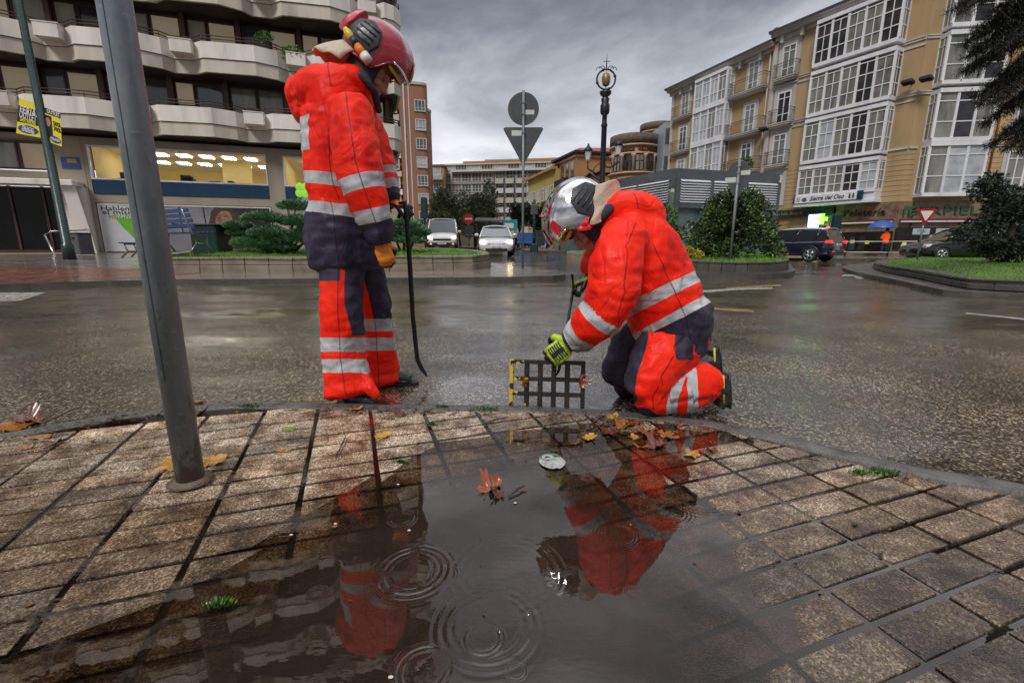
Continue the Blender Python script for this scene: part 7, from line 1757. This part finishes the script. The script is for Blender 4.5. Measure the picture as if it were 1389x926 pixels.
# parked motorcycles
def moto(label, loc, rz):
    r = empty('motorcycle', label, 'motorcycle', loc, rz, 'motorcycles parked across the street')
    for x in (-.62, .66):
        k = MB(); k.tube([(x + .29 * math.cos(2 * PI * t / 20), 0, .3 + .29 * math.sin(2 * PI * t / 20)) for t in range(20)], .055, 6, closed=True, ref=Vector((0, 1, 0))); k.build('wheel', TYRE, r)
    k = MB(); k.ell((.1, 0, .75), (.32, .16, .17)); k.ell((.02, 0, .45), (.28, .15, .2)); k.tube([(-.6, 0, .3), (-.1, 0, .45), (.3, 0, .5)], .05, 6); k.tube([(.66, 0, .3), (.48, 0, .8), (.40, 0, 1.0)], .045, 6); k.build('frame', DARKP, r)
    k = MB(); k.ell((-.38, 0, .80), (.36, .14, .08)); k.build('seat', BLACKR, r); k = MB(); k.tube([(.38, -.36, 1.05), (.42, 0, 1.0), (.38, .36, 1.05)], .022, 6); k.build('handlebar', STEEL, r); k = MB(); k.ell((.58, 0, .88), (.10, .12, .12)); k.build('headlamp', LENS, r)
    return r
for i, px in enumerate((700, 705, 711, 717)): p = W(px, 325, 43); moto(('leftmost motorcycle of the parked row right of the white car', 'second motorcycle from the left in the parked row', 'third motorcycle from the left in the parked row', 'rightmost motorcycle of the parked row before the blue bench')[i], (p.x, 43, gz(p.x, 43) + .12), 1.2 + .1 * i)
p = W(700, 325, 50); car('dark parked car behind the row of motorcycles', 'car', (p.x + 1, 50, gz(p.x, 50)), PI, CARB, hatch_stations(4.2, .88, .86, .92, .95), (-1.75, -1.3, .35, 1.12, .93, 1.42, .80, .60), (-1.3, 1.32), .32, .2)
# ------------------------------------------------------------------ small people
def walker(label, loc, rz, top, legs, stride, parts, h=1.72, umb=None):
    u_ = h / 1.72; mb = MB(); T = lambda *q: Vector(q) * u_
    mb.tube([T(0, 0, .92), T(0, 0, 1.1), T(0, 0, 1.3), T(0, 0, 1.42), T(0, 0, 1.5)], [(.12, .16), (.11, .15), (.12, .19), (.09, .17), (.05, .06)], 14, ref=Vector((0, 1, 0)))
    mb.ell(T(.02, 0, 1.61), (.095 * u_, .078 * u_, .12 * u_)); mb.ell(T(.11, 0, 1.59), (.02, .012, .02), 8, 6)
    for s_ in (-1, 1):
        st_ = stride * s_; mb.tube([T(0, s_ * .09, .95), T(st_ * .45 + .03, s_ * .09, .5), T(st_ - .03, s_ * .09, .09)], [.09 * u_, .065 * u_, .042 * u_], 10); mb.tube([T(st_ - .06, s_ * .09, .05), T(st_ + .15, s_ * .10, .035)], [.045, .035], 8)
        if umb and s_ > 0: mb.tube([T(0, s_ * .2, 1.38), T(.10, s_ * .22, 1.12), T(.24, s_ * .12, 1.25)], [.055, .045, .032], 8); mb.ell(T(.26, s_ * .1, 1.27), (.04, .03, .05), 8, 6)
        else: mb.tube([T(0, s_ * .2, 1.38), T(-st_ * .3, s_ * .24, 1.1), T(-st_ * .5 + .06, s_ * .23, .86)], [.055, .045, .03], 8); mb.ell(T(-st_ * .5 + .07, s_ * .23, .80), (.03, .025, .06), 8, 6)
    b = fused(mb, 'person', .022, SKIN, None, 1); b.location = loc; b.rotation_euler = (0, 0, rz); tag(b, label, 'person')
    k = MB(); k.tube([T(0, 0, .80), T(0, 0, 1.1), T(0, 0, 1.3), T(0, 0, 1.43), T(0, 0, 1.5)], [(.15, .19), (.13, .18), (.14, .21), (.11, .19), (.07, .08)], 14, ref=Vector((0, 1, 0)))
    for s_ in (-1, 1):
        if umb and s_ > 0: k.tube([T(0, s_ * .2, 1.40), T(.10, s_ * .22, 1.12), T(.20, s_ * .14, 1.22)], [.075, .062, .05], 10)
        else: k.tube([T(0, s_ * .2, 1.40), T(-stride * s_ * .3, s_ * .24, 1.1), T(-stride * s_ * .5 + .05, s_ * .23, .90)], [.075, .062, .05], 10)
    fused(k, 'jacket', .022, top, b, 1)
    k = MB()
    for s_ in (-1, 1): st_ = stride * s_; k.tube([T(0, s_ * .09, .96), T(st_ * .45 + .03, s_ * .09, .5), T(st_ - .03, s_ * .09, .10)], [.105 * u_, .08 * u_, .062 * u_], 10)
    k.ell(T(0, 0, .93), (.13, .17, .10)); fused(k, 'trousers', .022, legs, b, 1)
    k = MB(); k.ell(T(-.01, 0, 1.645), (.108 * u_, .09 * u_, .105 * u_)); k.build('hair', pm('dark hair', (.03, .02, .015), .6), b)
    if umb:
        col, r_, cx = umb; o = empty('umbrella', parts, 'umbrella', loc, rz); c = T(.26, .10, 1.27)
        k = MB(); k.tube([c - Vector((0, 0, .12)), c + Vector((cx, 0, .85))], .012, 6); k.build('shaft', STEEL, o)
        k = MB(); k.lathe([(r_ * math.sin(t * .13), .85 + .18 - r_ * .62 * (1 - math.cos(t * .13)) * 1.35) for t in range(0, 11)], (c.x + cx, c.y, c.z - .05), 16, caps=False); q_ = k.build('canopy', col, o)
    return b
g_ = gz(4, 29)
pw = W(746, 341, 27.5); walker('dark dressed person walking beside a partner beneath the mirrored helmet', (pw.x, 27.5, gz(pw.x, 27.5) + .13), PI, pm('black anorak', (.015, .015, .02), .5), pm('black trousers', (.01, .01, .012), .6), .26, 'red and white umbrella held by the walking person in black', umb=(pm('red white canopy', (.50, .03, .08), .5, var=.9, scale=3), .55, -.1))
pw = W(756, 341, 28.1); walker('walking person in blue jeans beside a partner in black', (pw.x, 28.1, gz(pw.x, 28.1) + .13), PI, pm('grey coat', (.08, .08, .09), .6), pm('blue jeans', (.04, .11, .24), .7), .30, 'pale umbrella held by the walking person in jeans', umb=(pm('pale canopy', (.45, .42, .42), .5), .55, -.2))
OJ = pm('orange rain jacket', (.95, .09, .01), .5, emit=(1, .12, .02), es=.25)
s_, z_ = WB.loc(1197, 352, 1.6); pw = WB.o + WB.d * s_ + WB.n * 1.6; walker('pedestrian in bright orange jacket under a blue umbrella before the fur shop', (pw.x, pw.y, .13), math.radians(100), OJ, pm('navy trousers', (.02, .03, .06), .7), .1, 'plain blue umbrella of the pedestrian in orange', umb=(pm('blue umbrella canopy', (.03, .10, .38), .45), .78, .05))
# ------------------------------------------------------------------ right side furniture
pg = []
for px in (1147, 1205, 1262, 1300):
    wl = WB if px < 1210 else WC; s_, z_ = wl.loc(px, 340, 2.9 if px < 1210 else 2.2); q = wl.o + wl.d * s_ + wl.n * (2.9 if px < 1210 else 2.2); pg.append(q)
pg[1] = pg[0].lerp(pg[2], .52)
r = empty('guard_rail', 'white topped pedestrian guard rail in front of the fur shop windows', 'railing', pg[0] + Vector((0, 0, .13)))
for a, c in zip(pg, pg[1:]):
    for z in (.25, .92): k = MB(); k.tube([a - pg[0] + Vector((0, 0, z)), c - pg[0] + Vector((0, 0, z))], .035, 8); k.build('rail', pm('pale painted rail', (.50, .50, .48), .4), r)
for a in pg: k = MB(); k.tube([a - pg[0], a - pg[0] + Vector((0, 0, 1.0))], .04, 8); k.build('post', IRON, r)
p = W(1119, 356, 26.5); r = empty('traffic_light', 'black traffic light glowing red above and green below beside the suv', 'traffic light', (p.x, 26.5, .0), math.radians(8)); zt = W(1119, 292, 26.5).z
k = MB(); k.tube([(0, 0, 0), (0, 0, zt)], .06, 10); k.build('pole', GREENP, r)
def lens(par, x, y, z, m, nm, R_=.10): k = MB(); k.lathe([(0, 0), (R_, 0), (R_ * .8, .03), (0, .05)], n=16, M=Matrix.Translation((x, y, z)) @ Matrix.Rotation(PI / 2, 4, 'X')); return k.build(nm, m, par)
RL = pm('lit red lens', (1, .1, .05), .3, emit=(1, .06, .02), es=5); AL = pm('lit amber lens', (1, .3, .03), .3, emit=(1, .28, .02), es=3); GL2 = pm('lit green lens', (.1, 1, .6), .3, emit=(.05, 1., .45), es=6); OFF = pm('unlit lens', (.03, .03, .03), .2)
k = MB(); k.bbox(-.42, -.10, -.15, .15, zt - 1.55, zt - .55, .03); h1 = k.build('signal_housing', DARKP, r); zr_ = zt - .75
lens(h1, -.26, -.155, zt - .72, RL, 'red_lens', .13); lens(h1, -.26, -.155, zt - 1.05, AL, 'amber_lens', .13); lens(h1, -.26, -.155, zt - 1.38, OFF, 'unlit_lens', .13)
k = MB(); k.bbox(.12, .62, -.12, .16, zt - 1.0, zt + .05, .03); h3 = k.build('backing_board', GREENP, r)
k = MB(); k.bbox(-.15, .15, -.17, .15, .75, 1.25, .03); h2 = k.build('pedestrian_signal', DARKP, r); lens(h2, 0, -.175, 1.05, GL2, 'green_lens', .09)
p = W(1243, 357, 18.4); r = empty('yield_sign', 'red bordered white give way triangle on a grey post at the right lawn', 'road sign', (p.x, 18.4, .25), math.radians(-12)); zt = W(1248, 291, 18.4).z - .25; st_ = 12.5 * pxm(W(1248, 291, 18.4)) * 1.05
k = MB(); k.tube([(0, 0, -.2), (0, 0, zt + .15)], .035, 8); k.build('pole', GALV, r)
def tri(R_, y, m, nm, par):
    pts = []
    for j in range(3):
        a = -PI / 2 + j * 2 * PI / 3; cx, cz = R_ * .88 * math.cos(a), R_ * .88 * math.sin(a)
        for t in range(5): b_ = a - PI / 3 + 2 * PI / 3 * t / 4; pts.append((cx + R_ * .12 * math.cos(b_), cz + R_ * .12 * math.sin(b_)))
    k = MB(); k.prism(pts, -.012, .012, M=Matrix.Translation((0, y, zt)) @ Matrix.Rotation(PI / 2, 4, 'X')); return k.build(nm, m, par)
f_ = tri(st_, -.05, pm('red sign border', (.45, .02, .03), .35), 'red_border', r); tri(st_ * .62, -.077, WT, 'white_face', f_)
# potted plant and towels on the kiosk-side balcony
s_, z_ = WA.loc(1012, 222, .6); q = WA.o + WA.d * s_ + WA.n * .6; q.z = z_ - .1; shrub('balcony_plant', 'bright green plant on the ochre balcony above the grey kiosk', q, [(0, 0, .2, .5, .4, .35)], 300, .1, SHR, 71, 'plant')
# ------------------------------------------------------------------ fallen leaves, sticks and litter
LEAFM = []
for i, c in enumerate(((.32, .12, .02), (.50, .27, .03), (.13, .04, .02), (.26, .07, .02), (.42, .20, .04), (.22, .28, .05))):
    m, nt_, b_ = newmat('fallen leaf %s' % ('russet', 'yellow', 'dark brown', 'rust', 'ochre', 'green')[i])
    rp = ramp(nt_, tex(nt_, scale=28, detail=5), [(.3, tuple(x * .35 for x in c)), (.5, c), (.7, tuple(min(1, x * 1.5) for x in c))]); L(nt_, rp.outputs[0], b_.inputs['Base Color']); b_.inputs['Roughness'].default_value = .28; b_.inputs['Coat Weight'].default_value = .4
    LEAFM.append(m)
def leaf_mesh(seed, lobes, curl):
    rl_ = random.Random(seed); n = 46; k = MB(); vs = [(0, 0, .0)]; ring = []
    for j in range(2):
        for i in range(n):
            a = 2 * PI * i / n; r_ = (.45 + .55 * abs(math.cos(a * lobes / 2)) ** .7) * (1 + .10 * math.sin(a * 17)) * (.75 + .25 * math.cos(a)) if lobes > 1 else .5 + .5 * abs(math.cos(a)) ** 1.5
            if lobes == 1: x, y = r_ * math.cos(a), .42 * math.sin(a) * r_
            else: x, y = r_ * math.cos(a), r_ * math.sin(a)
            f = (.5, 1.)[j]; x *= f; y *= f
            z = curl * (x * x * rl_.uniform(.8, 1.) + .5 * y * y) + .14 * math.sin(x * 5 + seed) * curl + .16 * noise.noise(Vector((x * 2.6, y * 2.6, seed))) * (1 + curl)
            vs.append((x, y, z))
    fs = [(0, 1 + i, 1 + (i + 1) % n) for i in range(n)] + [(1 + i, 1 + n + i, 1 + n + (i + 1) % n, 1 + (i + 1) % n) for i in range(n)]
    k.add(vs, fs, 0, True); k.tube([(-.15, 0, .01), (-.75, .03, .03), (-1.15, .0, .05)], [.022, .014, .01], 5); return k
proto = [(leaf_mesh(1, 5, .14), 0), (leaf_mesh(2, 5, .35), 1), (leaf_mesh(3, 1, .5), 2), (leaf_mesh(4, 5, .9), 3), (leaf_mesh(5, 1, .25), 4)]
LM = {}
def leaf(px, py, wpx, kind, mi, label, ang=None, dz=0.):
    p = G(px, py, .045); y_ok = p.y < kerb_y(p.x)
    if y_ok: p.z = max(-depth(p.x, p.y), WATER_Z) + .004 + dz
    else: p = G(px, py, 0); p.z = gz(p.x, p.y) + (.045 if p.y < kerb_y(p.x) + .14 else .006) + dz
    key = (kind, mi)
    if key not in LM: LM[key] = proto[kind][0].mesh('fallen_leaf', LEAFM[mi])
    s = wpx * pxm(p) / 1.9; o = link('fallen_leaf', LM[key]); o.location = p; o.scale = (s, s, s); rl_ = random.Random(int(px * 7 + py)); o.rotation_euler = (rl_.uniform(-.15, .15), rl_.uniform(-.15, .15), rl_.uniform(0, 6.28) if ang is None else ang)
    return tag(o, label, 'leaf', 'fallen leaves scattered over the wet paving')
LV_ = [(20, 578, 62, 0, 0, 'large rust brown leaf at the left frame edge'), (38, 573, 40, 3, 2, 'dark curled leaf lying on the large brown leaf at left'), (60, 594, 34, 2, 0, 'narrow brown leaf just right of the big leaf at left'), (38, 608, 24, 2, 0, 'small brown leaf below the big leaf at the left edge'), (72, 602, 30, 2, 2, 'thin blackened leaf on the slabs at far left'),
    (236, 632, 70, 0, 4, 'big ochre plane leaf left of the grey post foot'), (285, 626, 46, 1, 4, 'ochre leaf tucked behind the right of the post foot'), (270, 562, 24, 3, 2, 'curled dark red leaf right of the post near the kerb'), (270, 545, 22, 0, 0, 'small russet leaf on the road edge behind the post'), (125, 599, 18, 2, 0, 'tiny russet leaf in the middle of the left slabs'),
    (395, 582, 24, 0, 5, 'green yellow leaf on the slabs below the road edge'), (383, 612, 22, 4, 1, 'slim yellow leaf on the slabs left of the puddle'), (463, 548, 36, 1, 1, 'bright yellow leaf at the standing firefighter\'s feet'), (480, 556, 22, 1, 4, 'ochre leaf touching the bright yellow one at the kerb'), (518, 590, 28, 1, 1, 'yellow leaf in two lobes on the slabs left of the water'), (500, 548, 28, 3, 2, 'dark brown leaf on the kerb by the trouser cuff'), (545, 563, 26, 3, 2, 'wet dark leaf at the puddle top left'),
    (668, 661, 44, 3, 3, 'crumpled russet leaf floating alone in the grey puddle'), (677, 670, 26, 3, 2, 'dark scrap of leaf against the floating russet leaf'), (797, 592, 26, 1, 1, 'yellow leaf below the kneeling firefighter, left of the pile'), (830, 566, 22, 1, 1, 'upright yellow leaf between grate and knee'), (858, 572, 44, 0, 3, 'wide rust leaf under the kneeling firefighter\'s knee'), (880, 588, 34, 3, 3, 'dark red leaf in the pile in front of the knee'), (905, 590, 36, 0, 0, 'russet leaf in the pile right of the knee'), (862, 592, 20, 1, 4, 'small ochre leaf at the bottom of the knee pile'), (892, 605, 34, 3, 2, 'dark crumpled leaf at the lower end of the pile'), (941, 616, 28, 1, 4, 'pale orange leaf at the puddle\'s right edge'),
    (966, 610, 24, 3, 2, 'blackish leaf just right of the pale orange leaf'), (828, 585, 34, 0, 2, 'dark leaf lying flat left of the knee pile'), (845, 578, 30, 3, 0, 'russet leaf between grate and knee pile'), (812, 575, 26, 2, 2, 'slim dark leaf under the grate corner'), (1324, 654, 26, 4, 1, 'slim yellow leaf on the kerb at the far right'), (1230, 648, 22, 2, 2, 'brown leaf under the kerb at right'), (1004, 585, 12, 3, 2, 'tiny dark leaf on the flooded gutter'), (365, 384, 10, 1, 1, 'small yellow leaf on the road against the far kerb'), (920, 578, 20, 2, 3, 'slim rust leaf right of the knee'), (870, 605, 22, 2, 0, 'slim russet leaf in shallow water below the pile'), (780, 600, 18, 2, 2, 'dark slip of leaf at the left of the pile'), (710, 663, 10, 2, 3, 'tiny rust leaf tip right of the floating leaf')]
for t in LV_: leaf(*t)
# leaves caught on the grate
for (px, py, w_, kd, mi, lb, rot) in ((787, 517, 20, 3, 3, 'rust brown leaf stuck upright on the right of the drain grate', (1.3, .2, .5)), (709, 519, 15, 3, 0, 'small russet leaf caught in the left of the drain grate', (1.4, 0, 1.5))):
    p = W(px, py, 2.315); key = (kd, mi); LM.setdefault(key, proto[kd][0].mesh('fallen_leaf', LEAFM[mi])); o = link('fallen_leaf', LM[key]); s = w_ * pxm(p) / 1.6; o.location = p; o.scale = (s, s, s); o.rotation_euler = rot; tag(o, lb, 'leaf', 'fallen leaves scattered over the wet paving')
TWIG = pm('wet dark twig', (.03, .018, .012), .4)
for a, c, lb in (((655, 575), (690, 568), 'thin wet twig at the kerb left of the grate'), ((340, 577), (368, 580), 'thin dark twig on the slabs right of the post'), ((455, 620), (470, 592), 'short twig lying on the slabs left of the puddle'), ((1075, 622), (1112, 628), 'dark twig afloat on the bright flooded slabs'), ((1025, 613), (1048, 617), 'small twig afloat near the pale orange leaf'), ((690, 672), (712, 660), 'leaf stalk poking from the floating russet leaf'), ((795, 582), (820, 565), 'twig leaning on the leaf pile below the grate'), ((60, 575), (108, 555), 'long dark twig by the big leaf at left'), ((60, 610), (105, 592), 'blackened twig lying across the left slabs')):
    A_, C_ = G(*a, .045), G(*c, .045); A_.z = max(-depth(A_.x, A_.y), WATER_Z) + .006; C_.z = max(-depth(C_.x, C_.y), WATER_Z) + .012; k = MB(); m_ = A_.lerp(C_, .5) + Vector((.004, .008, .004)); k.tube([A_, m_, C_], [.003, .0035, .0015], 6); tag(k.build('twig', TWIG), lb, 'twig')
# weeds in the joints
WEED = leafmat('tiny weeds', (.02, .07, .01), (.06, .16, .02), (.14, .28, .04), .5)
for i, (px, py, w_, lb) in enumerate(((545, 625, 14, 'small green weed at the upper left edge of the puddle'), (600, 552, 16, 'green weed tuft on the kerb right of the bar'), (660, 555, 26, 'moss and weed tuft on the kerb left of the grate'), (585, 575, 10, 'tiny weed in the joint below the kerb'), (1200, 640, 44, 'low green weeds along the kerb at right'), (1165, 642, 20, 'weed tuft at the left end of the kerb weeds'), (300, 815, 26, 'thin weeds in the dark water at lower left'), (340, 551, 26, 'dark moss along the kerb right of the post'))):
    p = G(px, py, .045); p.z = -depth(p.x, p.y); rnd = random.Random(90 + i); r = empty('weed', lb, 'weed', p, group='weeds growing in the paving joints'); k = MB(); w2 = w_ * pxm(p) / 2
    for _ in range(int(60 + w_ * 5)):
        q = Vector((rnd.gauss(0, w2 * .6), rnd.gauss(0, w2 * .25), 0)); d = Vector((rnd.gauss(0, .7), rnd.gauss(0, .7), 1)).normalized(); a, c = axes(d); l = rnd.uniform(.006, .022)
        k.add([q, q + d * l * .5 + a * .003, q + d * l, q + d * l * .5 - a * .003], [(0, 1, 2, 3)])
    k.build('sprouts', WEED, r)
# bottle-cap litter with green label in the puddle
p = G(749, 625, .045); p.z = WATER_Z + .002; r = empty('crushed_carton', 'crushed white and green lid lying at the puddle rim left of the leaf pile', 'litter', p, .2); k = MB()
k.add([(.052 * math.cos(t * PI / 12) * (1 + .12 * noise.noise(Vector((t, 1, 0)))), .062 * math.sin(t * PI / 12), .004 + .006 * noise.noise(Vector((t * .7, 2, 0)))) for t in range(24)] + [(0, 0, .010)], [(t, (t + 1) % 24, 24) for t in range(24)]); k.build('lid', pm('soaked white card', (.40, .41, .40), .3, var=.7, scale=40), r)
k = MB(); k.add([(.05 * math.cos(t * PI / 12), .060 * math.sin(t * PI / 12), .0115) for t in range(2, 11)], [tuple(range(9))]); k.build('green_print', pm('green print', (.05, .20, .10), .35, var=.6, scale=30), r)
k = MB(); k.lathe([(.012, .012), (.018, .0145), (.024, .012)], (-.012, .024, 0), 20, caps=False); k.build('ring', pm('soaked white card', (.4, .4, .4)), r)
# pale specks of debris
for i, (px, py) in enumerate(((699, 680), (530, 915), (350, 678), (350, 703), (455, 708), (395, 723), (282, 815), (555, 717), (540, 455 + 200))):
    p = G(px, py, .045); p.z = max(-depth(p.x, p.y), WATER_Z) + .003; k = MB(); k.ell((0, 0, 0), (.006, .004, .002), 8, 5); o = k.build('pebble', pm('pale pebble', (.6, .55, .5), .4)); o.location = p; tag(o, 'tiny pale petal of debris, one of several scattered over the wet slabs', 'debris', 'tiny pale specks on the slabs')

# soggy scraps of leaf and grit gathered against the kerb: uncountable litter
rnd = random.Random(123); k = MB(); spots = []
for _ in range(1500):
    x = rnd.choice((rnd.uniform(-2.4, 1.3), rnd.gauss(.62, .22), rnd.gauss(-2.1, .25), rnd.gauss(-.75, .25))); ky = kerb_y(x); y = ky - abs(rnd.gauss(0, .05)) + .02
    if abs(x - .62) < .35 and rnd.random() < .6: y = ky - abs(rnd.gauss(0, .13))
    spots.append((x, y))
for _ in range(160): spots.append((rnd.uniform(-2.6, 2.2), rnd.uniform(.8, 2.1)))
for x, y in spots:
    if y > kerb_y(x) + .12: continue
    z = (max(-depth(x, y), WATER_Z) if y < kerb_y(x) else .008 - depth(x, y) * .8) + .003; s_ = rnd.uniform(.002, .009) * (1.6 if rnd.random() < .15 else 1); a = rnd.uniform(0, 6.28); e = rnd.uniform(.3, 1)
    p = Vector((x, y, z)); u_ = Vector((math.cos(a), math.sin(a), rnd.gauss(0, .25))) * s_; v_ = Vector((-math.sin(a), math.cos(a), rnd.gauss(0, .25))) * s_ * e
    k.add([p - u_, p - v_, p + u_ * rnd.uniform(.5, 1), p + v_ * rnd.uniform(.5, 1.2)], [(0, 1, 2, 3)])
o = k.build('leaf_litter', leafmat('soggy leaf scraps', (.02, .012, .006), (.07, .035, .015), (.28, .15, .04), .3)); tag(o, 'soggy brown scraps of leaf and grit gathered along the kerb', 'leaf litter', kind='stuff')
# ------------------------------------------------------------------ overcast sky
w = bpy.data.worlds.new('World'); S.world = w; w.use_nodes = True; nt = w.node_tree
bg = nt.nodes['Background']; bg.inputs[1].default_value = 1.
sky = N(nt, 'ShaderNodeTexSky', sky_type='NISHITA', sun_disc=False, sun_elevation=math.radians(48), sun_rotation=math.radians(205), air_density=1.5, dust_density=3.)
sk = mixc(nt, 1., sky.outputs[0], (.08, .08, .08), 'MULTIPLY')
tc = N(nt, 'ShaderNodeTexCoord'); sep = N(nt, 'ShaderNodeSeparateXYZ'); L(nt, tc.outputs['Generated'], sep.inputs[0])
mp = N(nt, 'ShaderNodeMapping'); mp.inputs['Scale'].default_value = (1.1, 1.1, 2.6); mp.inputs['Location'].default_value = (1.7, .4, .2); L(nt, tc.outputs['Generated'], mp.inputs[0])
n1 = N(nt, 'ShaderNodeTexNoise', i_Scale=2.3, i_Detail=8., i_Roughness=.56, i_Distortion=.5); L(nt, mp.outputs[0], n1.inputs['Vector'])
cl = ramp(nt, n1.outputs[0], [(.32, (.36, .37, .41)), (.48, (.76, .77, .81)), (.64, (1.30, 1.30, 1.31))])
base = ramp(nt, sep.outputs[2], [(.0, (.95, .97, 1.0)), (.12, (.88, .90, .94)), (.28, (.56, .575, .61)), (.42, (.30, .31, .345)), (.49, (.98, .99, 1.04)), (.60, (.80, .81, .86)), (.72, (.42, .43, .47)), (.84, (1.7, 1.71, 1.75)), (1., (2.3, 2.3, 2.33))])  # unseen bands above the view, shaped to brighten and dim the puddle reflection
c = mixc(nt, 1., base.outputs[0], cl.outputs[0], 'MULTIPLY')
bk = ramp(nt, sep.outputs[1], [(0., (.50, .49, .49)), (.45, (.62, .61, .61)), (.62, (1, 1, 1))])  # unseen sky behind the camera dimmed for more contrast
mpy = N(nt, 'ShaderNodeMapRange'); mpy.inputs['From Min'].default_value = -1.; mpy.inputs['From Max'].default_value = 1.; L(nt, sep.outputs[1], mpy.inputs[0]); L(nt, mpy.outputs[0], bk.inputs[0])
c = mixc(nt, 1., c, bk.outputs[0], 'MULTIPLY')
c = mixc(nt, .93, sk, c)
L(nt, c, bg.inputs[0])
sd = bpy.data.lights.new('sun', 'SUN'); sd.energy = 2.1; sd.angle = math.radians(18); sd.color = (1, .965, .92)
so = bpy.data.objects.new('sun', sd); COL.objects.link(so)
el, az = math.radians(48), math.radians(205)      # behind the camera, a little to the left
d = Vector((math.sin(az) * math.cos(el), math.cos(az) * math.cos(el), math.sin(el)))
so.rotation_euler = d.to_track_quat('Z', 'Y').to_euler()
S.view_settings.view_transform = 'Standard'; S.view_settings.look = 'None'; S.view_settings.exposure = 0; S.view_settings.gamma = 1
S.cycles.max_bounces = 8; S.cycles.transparent_max_bounces = 12; S.cycles.caustics_reflective = False; S.cycles.caustics_refractive = False
